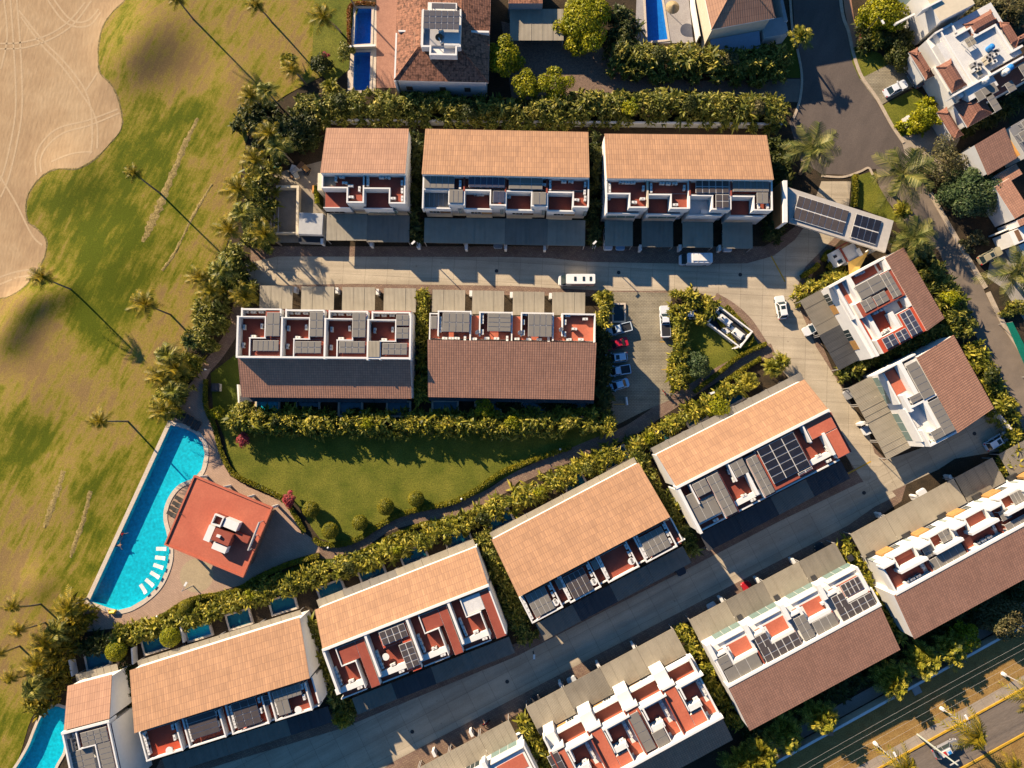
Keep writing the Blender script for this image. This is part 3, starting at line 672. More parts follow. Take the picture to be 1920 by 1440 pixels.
kerb([(1744, 362), (1780, 425), (1812, 480), (1848, 540)], .9); kerb([(1852, 548), (1880, 605), (1915, 660), (1960, 740)], .9)
kerb([(1540, 330), (1580, 332), (1612, 322), (1628, 315), (1636, 328)], .4)
sheet('footway', [(1566, -150), (1600, -150), (1596, 0), (1605, 60), (1612, 90), (1600, 96), (1584, 20)], .017, m_mottle('salmon_footway', (.40, .21, .13), (.46, .25, .155), .5, .85))
sheet('lawn', [(1594, 92), (1612, 90), (1650, 100), (1668, 122), (1628, 140), (1612, 148), (1598, 118)], .03, LAWN)
sheet('driveway', [(1612, 148), (1664, 122), (1702, 98), (1720, 130), (1715, 160), (1650, 198), (1628, 170)], .034, PAVERG)
sheet('lawn', [(1654, 198), (1715, 166), (1760, 200), (1740, 240), (1690, 262), (1668, 228)], .03, LAWN)
sheet('driveway', [(1688, 258), (1760, 225), (1800, 260), (1760, 330), (1700, 300)], .033, m_mottle('pale_driveway', (.34, .28, .21), (.42, .35, .27), .6, .9))
sheet('lawn', [(1606, 330), (1632, 322), (1660, 370), (1690, 420), (1660, 410), (1600, 385)], .028, LAWN)
sheet('forecourt', [(1860, 470), (1900, 440), (2000, 420), (2050, 560), (1960, 640), (1920, 600), (1880, 540), (1850, 520)], .03, m_mottle('grey_forecourt', (.30, .27, .23), (.40, .36, .31), .4, .9))
sheet('cobbled_drive', [(940, 40), (1120, 80), (1165, 120), (1290, 152), (1400, 150), (1500, 150), (1500, 192), (1420, 188), (1300, 170), (1180, 172), (960, 190)], .02, COBBLE)
sheet('drive', [(1420, 148), (1502, 148), (1500, 192), (1420, 188)], .026, ASPH2)
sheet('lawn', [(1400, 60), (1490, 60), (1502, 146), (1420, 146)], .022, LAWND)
# club pool deck and garden paths
DECKP = [(318, 796), (338, 765), (352, 725), (372, 700), (396, 690), (384, 716), (382, 755), (396, 795), (408, 830), (416, 865), (432, 893), (470, 915), (530, 940), (552, 965), (566, 995), (592, 1015), (600, 1034), (540, 1052), (490, 1074), (455, 1096), (400, 1112), (352, 1122), (310, 1148), (260, 1168), (215, 1178), (165, 1184), (140, 1170), (166, 1128), (205, 1140)]
sheet('pool_deck', DECKP + [(222, 1144), (245, 1138), (272, 1122), (297, 1098), (313, 1065), (318, 1035), (313, 1000), (307, 975), (309, 950), (320, 926), (338, 907), (364, 896), (378, 880), (384, 852), (380, 830), (366, 813), (345, 803)], .03, DECK)
mb = MB(); cc = W(369, 1079, 0)
mb.poly([(cc.x + 3.1 * math.cos(a * .2), cc.y + 3.1 * math.sin(a * .2), .036) for a in range(31)], m_mottle('yellow_paving', (.40, .31, .19), (.46, .36, .22), .8, .85)); tag(mb.build('paved_circle'), kind='structure')
mb = MB(); ribbon(mb, smooth_poly([(452, 540), (446, 580), (436, 620), (410, 662), (385, 692), (372, 715)], False, 6), 2.2, .022, PAVER); tag(mb.build('path'), kind='structure')
mb = MB(); ribbon(mb, smooth_poly([(585, 1034), (640, 1034), (680, 1015), (720, 988), (760, 974), (800, 966), (842, 958), (880, 946), (920, 928), (960, 902), (1000, 882), (1070, 853), (1130, 828), (1180, 808), (1240, 768), (1300, 730), (1370, 688), (1450, 655)], False, 6), 2.4, .026, PAVER); tag(mb.build('path'), kind='structure')
mb = MB(); ribbon(mb, smooth_poly([(1340, 556), (1372, 575), (1402, 602), (1428, 640), (1440, 660)], False, 5), 1.6, .028, PAVER); tag(mb.build('path'), kind='structure')
sheet('lawn', [(418, 800), (1140, 800), (1160, 812), (1060, 850), (990, 872), (930, 905), (880, 938), (830, 950), (780, 962), (730, 985), (690, 1010), (640, 1022), (600, 1010), (585, 990), (565, 955), (540, 932), (470, 905), (440, 885), (425, 850)], .02, LAWN)
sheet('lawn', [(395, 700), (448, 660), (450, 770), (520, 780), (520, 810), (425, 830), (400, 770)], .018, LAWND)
sheet('lawn', [(1290, 570), (1350, 560), (1395, 605), (1432, 640), (1300, 728), (1280, 700)], .024, LAWN)
sheet('lawn', [(590, 0), (662, -20), (655, 130), (620, 160), (585, 120)], .07, LAWN)
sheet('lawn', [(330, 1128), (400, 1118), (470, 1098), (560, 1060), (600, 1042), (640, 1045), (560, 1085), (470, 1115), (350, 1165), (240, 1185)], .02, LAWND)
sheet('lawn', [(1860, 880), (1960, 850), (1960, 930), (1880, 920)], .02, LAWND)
sheet('yard', [(496, 330), (610, 300), (612, 455), (500, 455)], .02, m_mottle('yard_concrete', (.26, .22, .165), (.36, .30, .22), .5, .9))
# deck by the mansion pools
sheet('deck', [(655, 10), (706, 10), (706, 90), (654, 90)], .022, COPING, [POOL_N1])
sheet('deck', [(652, 93), (706, 90), (704, 175), (652, 175)], .022, COPING, [POOL_N2])
sheet('terrace', [(706, -40), (748, -40), (748, 165), (706, 165)], .05, m_mottle('pink_terrace', (.34, .165, .11), (.42, .21, .14), 1.0, .85))
sheet('deck', [(1196, -60), (1285, -60), (1300, 80), (1190, 82)], .022, m_mottle('grey_deck', (.34, .31, .30), (.42, .39, .37), .6, .85), [POOL_NE])
# south boundary verge and main road
def band(name, a, b, za, mat):  # a,b: pairs of pixels on each side line, extended
    (x0, y0), (x1, y1) = a; (u0, v0), (u1, v1) = b
    return sheet(name, [(x0, y0), (x1, y1), (u1, v1), (u0, v0)], za, mat)
def along(x, c):  # line family parallel to the boundary wall
    return c - (x - 1440) * .553
XA, XB = 1200, 2150
sheet('footpath', [(XA, along(XA, 1395)), (XB, along(XB, 1395)), (XB, along(XB, 1420)), (XA, along(XA, 1420))], .015, m_mottle('shady_path', (.26, .22, .18), (.33, .28, .23), .6, .9))
sheet('verge', [(XA, along(XA, 1425)), (XB, along(XB, 1425)), (XB, along(XB, 1545)), (XA, along(XA, 1545))], .010, DIRT)
sheet('sidewalk', [(XA, along(XA, 1531)), (XB, along(XB, 1531)), (XB, along(XB, 1553)), (XA, along(XA, 1553))], .03, m_brick('sidewalk_slabs', (.36, .29, .22), (.40, .33, .25), (.2, .16, .12), 2, 2, math.radians(-29.6), .02, .9, 0))
sheet('main_road', [(XA, along(XA, 1552)), (XB, along(XB, 1552)), (XB, along(XB, 1640)), (XA, along(XA, 1640))], .02, ASPHM)
sheet('median', [(XA, along(XA, 1641)), (XB, along(XB, 1641)), (XB, along(XB, 1900)), (XA, along(XA, 1900))], .026, DIRT)
kerb([(XA, along(XA, 1555)), (XB, along(XB, 1555))], .32, .16, YELLOW); kerb([(XA, along(XA, 1641)), (XB, along(XB, 1641))], .38, .16, YELLOW)
#@@PART3
# ------------------------------------------------------------------ town houses
ZL, ZT, ZS, ZP, ZRD, ZEV, ZK = 5.7, 7.2, 8.7, 8.05, 9.2, 6.1, 3.0
ac_mesh = None
def ac_proto():
    global ac_mesh
    mb = MB(); mb.box(-.46, .46, -.2, .2, .08, .78, ACM, 0)
    for s in (-.36, .36): mb.box(s - .05, s + .05, -.22, .22, 0, .08, DARK, 0)
    mb.cyl((-.14, -.205, .43), (-.14, -.215, .43), .27, .27, DARK, 14)
    mb.cyl((0, 0, .78), (0, 0, .8), .13, .13, STEEL, 12)
    ac_mesh = mb.mesh('air_conditioner')
ac_proto()
class House:
    def __init__(s, name, label, short, p0, p1, zf, org=(0, 0), sc=1.0, cat='house', group=None):
        s.o, s.s, s.short = org, sc, short
        a, b = s.w(p0[0], p0[1], zf), s.w(p1[0], p1[1], zf)
        s.ang = math.atan2(b.y - a.y, b.x - a.x); s.base = Vector((a.x, a.y, 0)); s.front = None
        s.root = thing(name, label, cat, s.base, s.ang, group); s.R = Matrix.Rotation(-s.ang, 3, 'Z')
        s.mb = {}
    def w(s, x, y, z): return W(s.o[0] + x / s.s, s.o[1] + y / s.s, z)
    def l(s, x, y, z): return s.R @ (s.w(x, y, z) - s.base)
    def M(s, k):
        if k not in s.mb: s.mb[k] = MB()
        return s.mb[k]
    def rect(s, r, z):
        a, b = s.l(r[0], r[1], z), s.l(r[2], r[3], z)
        return min(a.x, b.x), max(a.x, b.x), min(a.y, b.y), max(a.y, b.y)
    def b(s, r, z, floor=None, body=None, z0=0.0):
        u0, u1, v0, v1 = s.rect(r, z)
        if hasattr(s, 'u1'):
            if abs(u0 - s.u0) < 1.0: u0 = s.u0 + .01
            if abs(u1 - s.u1) < 1.0: u1 = s.u1 - .01
        s.M('wall').box(u0, u1, v0, v1, z0, z, body or WHITE)
        if floor: s.M('terrace_floor').box(u0 + .02, u1 - .02, v0 + .02, v1 - .02, z - .05, z + .03, floor)
    def f(s, r, z, mat):
        u0, u1, v0, v1 = s.rect(r, z); s.M('terrace_floor').box(u0, u1, v0, v1, z - .05, z + .05, mat)
    def w_(s, pts, zt, t=.25, mat=None, z0=None):
        """parapet walls along the given points (pixels at the top)"""
        for i in range(len(pts) - 1):
            a, b = s.l(*pts[i], zt), s.l(*pts[i + 1], zt)
            if abs(a.x - b.x) > abs(a.y - b.y):
                y = (a.y + b.y) / 2; x0, x1 = sorted((a.x, b.x)); bx = (x0 - t / 2, x1 + t / 2, y - t / 2, y + t / 2)
            else:
                x = (a.x + b.x) / 2; y0, y1 = sorted((a.y, b.y)); bx = (x - t / 2, x + t / 2, y0 - t / 2, y1 + t / 2)
            s.M('parapet').box(*bx, (zt - 2.2) if z0 is None else z0, zt, mat or WHITE, .006)
    def grid(s, r, z, nx, ny, mat, name, frame=.035, gap=.05, tilt=0.0, thick=.06, posts=True):
        """a flat array of panels in a pale frame"""
        u0, u1, v0, v1 = s.rect(r, z); mb = MB()
        mb.box(u0, u1, v0, v1, z - thick - .03, z - thick, ALU, 0)
        for i in range(nx):
            for k in range(ny):
                a0 = u0 + (u1 - u0) * i / nx; a1 = u0 + (u1 - u0) * (i + 1) / nx; b0 = v0 + (v1 - v0) * k / ny; b1 = v0 + (v1 - v0) * (k + 1) / ny
                mb.box(a0 + gap, a1 - gap, b0 + gap, b1 - gap, z - thick + .005, z, mat, 0)
        if posts:
            for a in (u0 + .12, u1 - .12):
                for b_ in (v0 + .12, v1 - .12): mb.box(a - .05, a + .05, b_ - .05, b_ + .05, z - posts, z - thick - .03, ALU, 0)
        return mb.build(name, s.root)
    def c(s, r, z, nx=2, ny=2, mat=None): return s.grid(r, z, nx, ny, mat or PANELG, 'terrace_canopy', gap=.05, posts=1.1)
    def s_(s, r, z, nx=4, ny=2, mat=None): return s.grid(r, z, nx, ny, mat or PANELD, 'solar_array', gap=.085, posts=.25)
    def ac(s, pts, z, turn=0):
        for x, y in pts:
            p = s.w(x, y, z + .5); o = link('air_conditioner', ac_mesh); o.location = (p.x, p.y, z + .03)
            o.rotation_euler = (0, 0, s.ang + (math.pi / 2 if turn else 0) + random.uniform(-.06, .06) + random.choice((0, math.pi)))
            tag(o, 'white air conditioner on the terrace of the ' + s.short, 'air conditioner', 'air conditioners of the ' + s.short)
    def acl(s, a, b, n, z, turn=1):
        s.ac([(a[0] + (b[0] - a[0]) * i / max(1, n - 1), a[1] + (b[1] - a[1]) * i / max(1, n - 1)) for i in range(n)], z, turn)
    def k(s, r, n, z=ZK, mats=None, name='carport', posts=True, seams=3, skip=()):
        u0, u1, v0, v1 = s.rect(r, z)
        for i in range(n):
            if i in skip: continue
            mt = (mats or [SHEET])[i % len(mats or [SHEET])]; a0 = u0 + (u1 - u0) * i / n + .02; a1 = u0 + (u1 - u0) * (i + 1) / n - .02
            zz = z + (.05 if i % 2 else 0); mb = MB(); mb.box(a0, a1, v0, v1, zz - .07, zz, mt)
            for q in range(1, seams):
                x = a0 + (a1 - a0) * q / seams; mb.box(x - .035, x + .035, v0 + .03, v1 - .03, zz - .02, zz + .035, mt)
            fr = v0 if (s.front is None or abs(v0 - s.front) > abs(v1 - s.front)) else v1
            y = fr + (.12 if fr == v0 else -.12)
            mb.box(a0, a1, y - .06, y + .06, zz - .16, zz - .075, STEEL)
            if posts:
                for x in (a0 + .15, a1 - .15): mb.box(x - .06, x + .06, y - .05, y + .05, 0, zz - .16, STEEL)
            mb.build(name, s.root)
    def roof(s, e0, e1, r0, r1, ze, zr, mat, white_gable=True, body=True):
        """lean-to tiled roof: eave and ridge pixels are photo pixels"""
        q = [s.R @ (W(*e0, ze) - s.base), s.R @ (W(*e1, ze) - s.base), s.R @ (W(*r1, zr) - s.base), s.R @ (W(*r0, zr) - s.base)]
        u0 = (q[0].x + q[3].x) / 2; u1 = (q[1].x + q[2].x) / 2; ve = (q[0].y + q[1].y) / 2; vr = (q[2].y + q[3].y) / 2
        s.u0, s.u1, s.ve, s.vr = u0, u1, ve, vr
        mb = MB(); sg = 1 if ve > vr else -1; ov = .25 * sg; ze2 = ze - (zr - ze) / abs(ve - vr) * .25
        P = [(u0 - .06, ve + ov, ze2), (u1 + .06, ve + ov, ze2), (u1 + .06, vr, zr), (u0 - .06, vr, zr)]
        if sg > 0: P = [P[3], P[2], P[1], P[0]]
        mb.hexa([(a, b_, c_ - .14) for a, b_, c_ in P], P, mat); mb.build('roof', s.root)
        mb = MB(); P = [(u0, ve, ze - .15), (u1, ve, ze - .15), (u1, vr, zr - .15), (u0, vr, zr - .15)]
        if sg > 0: P = [P[3], P[2], P[1], P[0]]
        if body: s.M('wall').hexa([(a, b_, 0) for a, b_, c_ in P], P, WHITE)
        # a few windows on the garden side
        for i in range(4):
            x = u0 + (u1 - u0) * (i + .5) / 4; o = MB(); y = ve
            o.box(x - .9, x + .9, y - .04, y + .05, .3, 2.3, ALU); o.box(x - .8, x + .8, y - .06, y + .07, .4, 2.2, GLASS); o.build('window', s.root)
    def setfront(s, x, y, z): s.front = s.l(x, y, z).y
    def g(s, a, b, z0, z1, mat=None, name='window', out=.06):
        zc = (z0 + z1) / 2; x0, x1 = sorted((s.l(*a, zc).x, s.l(*b, zc).x)); sg = 1 if s.front > s.vr else -1; y = s.front
        mb = MB(); mb.box(x0, x1, y - .1 * sg, y + out * sg, z0, z1, mat or GLASS)
        if name == 'window':
            mb.box(x0 - .06, x1 + .06, y - .1 * sg, y + (out - .03) * sg, z0 - .06, z1 + .06, ALU)
            for q in range(1, 3): xx = x0 + (x1 - x0) * q / 3; mb.box(xx - .03, xx + .03, y, y + (out + .02) * sg, z0, z1, ALU)
        mb.build(name, s.root)
    def done(s):
        for k, mb in s.mb.items(): mb.build(k, s.root)
    def pillar(s, pts, h=1.7):
        for x, y in pts:
            p = s.w(x, y, 1.0); mb = MB(); mb.box(-.22, .22, -.5, .5, 0, h, WHITE); mb.box(-.27, .27, -.55, .55, h, h + .08, WHITE); mb.box(.2, .235, -.25, .25, .9, 1.4, STEEL)
            o = mb.build('meter_pillar'); o.location = (p.x, p.y, 0); o.rotation_euler = (0, 0, s.ang)
            tag(o, 'white meter pillar by the carports of the ' + s.short, 'pillar', 'white meter pillars along the streets')

# --- upper street, north side
h = House('terraced_house', 'short terracotta roofed pair of townhouses beside the storage yard on the upper street', 'two-unit row beside the storage yard', (190, 190), (1430, 200), ZT, (580, 300), 8.0)
h.roof((611, 241), (765, 244), (602, 323), (760, 326), ZEV, ZRD, TILE_P)
h.b((190, 190, 1430, 415), ZT, RED); h.b((575, 400, 800, 630), ZT, RED); h.b((1200, 400, 1430, 645), ZT, RED)
h.b((210, 430, 600, 712), ZL, RED); h.b((820, 430, 1240, 720), ZL, RED); h.setfront(500, 716, ZL)
h.w_([(195, 195), (195, 412), (568, 412), (568, 628), (808, 632), (815, 205)], ZP); h.w_([(815, 420), (1200, 424), (1204, 640), (1428, 645), (1430, 215)], ZP)
h.f((225, 240, 400, 390), ZT + .02, SHEET)
h.b((128, 195, 185, 455), 5.4, None, CREAM)
h.w_([(215, 712), (600, 715)], ZL + .45, .15); h.w_([(820, 722), (1240, 726)], ZL + .45, .15)
h.ac([(490, 258), (1085, 265), (1178, 268)], ZT); h.ac([(402, 290), (880, 280), (880, 360), (1392, 350), (1395, 465), (1395, 580), (755, 440)], ZT, 1); h.ac([(535, 350), (622, 390), (628, 560), (1258, 580)], ZT)
h.g((290, 750), (520, 750), 2.8, 4.2); h.g((890, 760), (1320, 760), 2.8, 4.2, GLASSG)
h.k((262, 800, 862, 1210), 1, ZK, [SHEET], seams=4); h.k((868, 825, 1500, 1235), 1, ZK - .06, [SHEET2], seams=4)
h.pillar([(205, 1235), (940, 1268), (1640, 1290)]); h.done()

h = House('terraced_house', 'terracotta roofed row of four townhouses, the middle one of three on the upper street', 'middle four-unit row on the upper street', (75, 150), (1825, 185), ZT, (780, 300), 5.647)
h.roof((797, 243), (1103, 250), (792.4, 326), (1104, 333), ZEV, ZRD, TILE_O)
h.b((75, 165, 1825, 325), ZT, RED); h.setfront(900, 520, ZL)
for i in range(4):
    d, e = i * 438.5, i * 10
    h.b((345 + d, 310 + e, 500 + d, 462 + e), ZT, RED); h.b((80 + d, 315 + e, 362 + d, 505 + e), ZL, SHEET if i == 0 else RED)
    h.w_([(82 + d, 310 + e), (348 + d, 310 + e), (350 + d, 463 + e), (505 + d, 465 + e)], ZP, .25); h.w_([(80 + d, 320 + e), (80 + d, 505 + e), (362 + d, 510 + e), (358 + d, 470 + e)], ZL + 1.0, .25, None, ZL - .5)
    h.g((145 + d, 562 + e), (248 + d, 562 + e), 2.9, 4.3); h.g((255 + d, 562 + e), (365 + d, 562 + e), 2.75, 4.4, WOOD if i % 2 else BROWNW, 'cladding'); h.g((455 + d, 550 + e), (485 + d, 550 + e), 2.8, 5.2, GLASSG)
    if i: h.w_([(70 + d, 158 + e), (72 + d, 312 + e)], ZP + .05, .3, RED); h.w_([(72 + d, 312 + e), (72 + d, 462 + e)], ZP + .03, .25)
h.w_([(75, 160), (75, 505)], ZP + .02); h.w_([(1825, 190), (1825, 490)], ZP + .02)
h.c((88, 165, 405, 302), ZP + .25, 5, 1); h.c((352, 312, 495, 455), ZP + .2, 3, 1); h.c((95, 350, 335, 495), ZL + .8, 5, 1)
h.c((560, 165, 938, 292), ZP + .25, 6, 1, PANELB); h.c((815, 325, 938, 450), ZP + .2, 2, 1, PANELB); h.c((985, 182, 1340, 312), ZP + .25, 3, 2); h.c((1240, 338, 1378, 474), ZP + .2, 2, 1)
h.ac([(470, 245), (468, 285), (1790, 262), (1785, 342), (1790, 410), (1420, 245), (1420, 300)], ZT, 1); h.ac([(1565, 232), (1640, 232), (1700, 425), (1355, 265)], ZT); h.ac([(695, 365), (640, 365), (978, 392)], ZL)
for i, r in enumerate([(90, 612, 516, 884), (520, 612, 940, 893), (945, 615, 1390, 905), (1394, 630, 1790, 912)]): h.k(r, 1, ZK - .05 * (i == 2), [SHEET2 if i == 2 else SHEET], seams=4)
h.pillar([(35, 908), (535, 928), (950, 928), (1362, 935), (1885, 900)]); h.done()

h = House('terraced_house', 'terracotta roofed row of four townhouses next to the gatehouse, with four separate carports', 'four-unit row next to the gatehouse', (125, 185), (1775, 200), ZT, (1115, 300), 5.333)
h.roof((1134, 251), (1440, 257), (1138.4, 334.3), (1447.8, 336.6), ZEV, ZRD, TILE_O)
h.b((120, 190, 1780, 345), ZT, RED); h.setfront(800, 535, ZL)
for i in range(4):
    d, e = i * 414, i * 9
    h.b((345 + d, 330 + e, 530 + d, 465 + e), ZT, RED); h.b((115 + d, 340 + e, 440 + d, 525 + e), ZL, PALEF if i == 2 else RED)
    h.w_([(120 + d, 335 + e), (352 + d, 335 + e), (348 + d, 470 + e), (525 + d, 473 + e)], ZP)
    h.w_([(112 + d, 530 + e), (440 + d, 535 + e)], ZL + .5, .2, None, ZL - .6)
    h.w_([(532 + d, 195 + e), (528 + d, 468 + e)], ZP + .03, .3 if i != 1 else .35, (CREAM, WHITE, WHITE, WHITE)[i])
    h.g((125 + d, 560 + e), (400 + d, 560 + e), 2.9, 4.3, GLASSG)
h.w_([(122, 190), (118, 525)], ZP + .02); h.w_([(952, 195), (952, 345)], ZP + .1, .3, RED); h.w_([(1364, 200), (1364, 350)], ZP + .1, .3, RED)
h.s_((1010, 200, 1345, 332), ZP + .25, 5, 2, PANELM); h.s_((1210, 342, 1345, 478), ZP + .25, 2, 2, PANELM)
h.c((1382, 205, 1745, 318), ZP + .25, 6, 1); h.c((1622, 325, 1738, 436), ZP + .25, 2, 1); h.f((1060, 495, 1170, 540), ZL + .3, PALEF)
h.ac([(268, 225), (326, 228), (382, 228), (672, 235), (735, 238), (800, 238), (395, 425), (805, 450), (478, 390)], ZT); h.ac([(485, 285), (148, 260), (893, 280), (562, 260), (562, 305), (148, 305), (1635, 465), (1725, 465)], ZT, 1); h.ac([(132, 385)], ZL)
for i, r in enumerate([(100, 602, 382, 862), (470, 607, 786, 872), (877, 615, 1186, 877), (1275, 620, 1582, 887)]): h.k(r, 1, ZK - .05 * (i == 1), [SHEET2 if i == 1 else SHEET], seams=3)
h.pillar([(452, 885), (845, 885), (1240, 888)]); h.done()

# --- upper street, south side
h = House('terraced_house', 'townhouse row with walled red roof patios, its brown tiled roof half in shade', 'patio row beside the garden path', (80, 390), (1805, 405), ZRD, (430, 520), 5.333)
h.roof((452, 741), (770, 746), (447.5, 671), (769, 675), 5.6, 7.8, TILE_B)
h.b((80, 320, 1805, 795), ZT, RED)
h.setfront(900, 315, ZT)
for i, x0 in enumerate((80, 522, 955, 1385)):
    y = i * 11; xe = (515, 948, 1380, 1805)[i]
    h.b((x0 + 285, 330 + y, xe, 615 + y), ZS, RED); h.b((x0 + 130, 612 + y, xe, 785 + y), ZS, RED)
    h.w_([(x0, 392 + y), (x0, 785 + y)], ZRD, .32); h.w_([(x0, 392 + y), (x0 + 278, 392 + y), (x0 + 278, 605 + y), (x0 + 122, 605 + y), (x0 + 122, 785 + y)], ZRD - .02, .2, None, ZT)
    h.w_([(x0 + 45, 392 + y), (x0 + 45, 312 + y), (xe - 5, 325 + y), (xe, 400 + y)], ZRD - .35, .28, None, ZT - 1)
    h.ac([(x0 + 165, 590 + y), (x0 + 92, 350 + y), (x0 + 165, 350 + y), (x0 + 245, 350 + y)], ZT); h.ac([(x0 + 72, 500 + y), (x0 + 250, 490 + y), (x0 + 65, 680 + y)], ZT, 1)
h.w_([(75, 785), (1805, 818)], ZRD, .32); h.w_([(1808, 370), (1808, 815)], ZRD - .02, .3)
h.c((375, 350, 500, 590), ZS + .55, 2, 2); h.c((238, 628, 490, 738), ZS + .5, 5, 1); h.c((805, 345, 935, 595), ZS + .55, 2, 3); h.c((658, 638, 915, 760), ZS + .5, 4, 2); h.c((1232, 352, 1360, 600), ZS + .55, 2, 3); h.c((1098, 638, 1355, 760), ZS + .5, 4, 2)
h.c((1668, 372, 1795, 484), ZS + .55, 2, 2); h.c((1670, 502, 1792, 614), ZS + .5, 2, 2); h.c((1532, 656, 1776, 775), ZS + .5, 4, 2); h.c((1388, 636, 1505, 800), ZRD + .1, 1, 1, SHEET)
for i, r in enumerate([(305, 82, 630, 315), (720, 90, 1045, 325), (1130, 97, 1454, 335), (1545, 107, 1865, 350)]): h.k(r, 1, ZK, [SHEET], seams=3)
h.pillar([(670, 132), (1085, 138), (1487, 152)])
h.k((110, 1185, 1780, 1255), 5, 2.6, [SHEET3], 'patio_awning', True, 2); h.done()

h = House('terraced_house', 'brown tiled townhouse row beside the parking court with sunlit red terraces', 'terrace row beside the parking court', (65, 625), (1745, 655), ZRD, (790, 520), 5.333)
h.roof((803, 742), (1114, 747), (802.2, 637), (1117, 642), 6.0, ZRD - .3, TILE_B)
h.b((85, 375, 1740, 640), ZT, REDC)
h.setfront(900, 340, ZT)
for i, (x0, x1, y) in enumerate(((165, 495, 335), (580, 910, 345), (997, 1322, 353), (1407, 1740, 362))):
    h.b((x0, y, x1, 560), ZT, RED); h.w_([(x0 + 4, 578), (x0 + 4, y + 5), (x1 - 4, y + 6), (x1 - 6, 625 if i < 3 else 640)], ZP + .2, .24)
h.w_([(165, 362), (86, 362), (82, 615)], ZP, .2)
h.c((215, 352, 480, 548), ZP + .45, 4, 2); h.c((665, 358, 893, 542), ZP + .45, 2, 4); h.c((1070, 362, 1304, 596), ZP + .45, 4, 2); h.c((98, 385, 156, 516), ZP + .3, 1, 1)
h.ac([(192, 420), (192, 470), (192, 525), (612, 382), (612, 440), (612, 548), (1022, 450), (1022, 555), (1437, 450), (1435, 570), (437, 612), (858, 612), (1272, 622)], ZT, 1)
h.ac([(235, 610), (300, 610), (358, 610), (655, 610), (752, 612), (530, 617), (1035, 372), (1075, 620), (1178, 622), (955, 617), (1462, 384), (1530, 517), (1637, 418), (1475, 622), (1595, 622)], ZT)
for r in [(110, 122, 436, 352), (510, 130, 826, 372), (915, 140, 1230, 382), (1310, 147, 1636, 382)]: h.k(r, 1, ZK, [SHEET], seams=3)
h.pillar([(497, 168), (900, 182), (1290, 192)]); h.k((75, 1190, 1725, 1262), 6, 2.6, [SHEET3], 'patio_awning', True, 2); h.done()

# --- the two houses by the gate (facing west)
h = House('house', 'white house with bright red roof deck and blue solar panels beside the gatehouse', 'white house behind the gatehouse', (1125, 145), (1610, 990), ZRD, (1480, 460), 6.26)
cz = lambda x, y: (1480 + x / 6.26, 460 + y / 6.26)
h.roof(cz(1340, 25), cz(1810, 870), cz(1130, 150), cz(1610, 990), 6.0, ZRD - .2, TILE_B)
h.b((485, 470, 1590, 1000), ZT, WHITE); h.setfront(485, 470, ZT)
h.b((1060, 340, 1365, 582), ZS, RED); h.b((778, 690, 1365, 582), ZS, RED); h.b((1255, 810, 1612, 1000), ZS, REDB); h.b((1022, 1115, 1612, 1000), ZS, REDB); h.b((765, 485, 1140, 487), ZS - .5, WHITE)
h.f((702, 378, 1038, 322), ZT + .03, RED); h.f((1012, 225, 1105, 275), ZT + .04, RED); h.f((955, 818, 1225, 960), ZT + .03, REDB); h.f((1262, 665, 1362, 715), ZT + .04, REDB); h.f((555, 440, 740, 665), ZT + .03, REDC); h.f((805, 880, 975, 1100), ZT + .03, REDB)
h.w_([(470, 480), (1120, 150)], ZP + .4, .4); h.w_([(690, 385), (850, 655)], ZP + .4, .9); h.w_([(930, 830), (1060, 1060)], ZP + .4, .7); h.w_([(540, 470), (760, 850), (1060, 1270)], ZP, .5); h.w_([(1140, 190), (1165, 260)], ZP + .8, .8); h.w_([(1380, 620), (1410, 690)], ZP + .8, .8)
h.w_([(900, 800), (1360, 590)], ZS + .4, .25, RED); h.w_([(1170, 830), (1310, 930)], ZP + .6, .9)
h.c((765, 488, 1140, 487), ZS + .35, 2, 2); h.c((1068, 350, 1325, 575), ZS + .5, 4, 2); h.c((832, 668, 1030, 720), ZS + .45, 2, 2); h.c((978, 604, 1180, 640), ZS + .45, 2, 2)
h.s_((1292, 808, 1565, 1002), ZS + .4, 4, 2, PANELB); h.s_((1085, 1102, 1286, 1146), ZS + .4, 2, 2, PANELB); h.s_((1240, 1032, 1424, 1076), ZS + .4, 2, 2, PANELB)
h.ac([(790, 350), (850, 325), (1090, 755), (1010, 795), (1140, 990), (1090, 1030)], ZT, 1)
for a in ((440, 555), (670, 975)):
    h.g((a[0] + 30, a[1]), (a[0] + 105, a[1] + 115), 3.0, 4.9); h.g((a[0] + 110, a[1] + 122), (a[0] + 165, a[1] + 225), 2.7, 5.0, WOOD, 'cladding')
h.k((122, 650, 612, 920), 1, ZK, [SHEET2], seams=4); h.k((352, 1058, 850, 1325), 1, ZK, [SHEET3], seams=4)
for a in ((680, 770), (910, 1205)):
    u0, u1, v0, v1 = h.rect((a[0] - 90, a[1], a[0] + 90, a[1] + 8), 4.4); mb = MB(); mb.box(u0 - .4, u1 + .4, v0, v1, 4.3, 4.4, GLASSG); mb.build('door_canopy', h.root)
h.done()

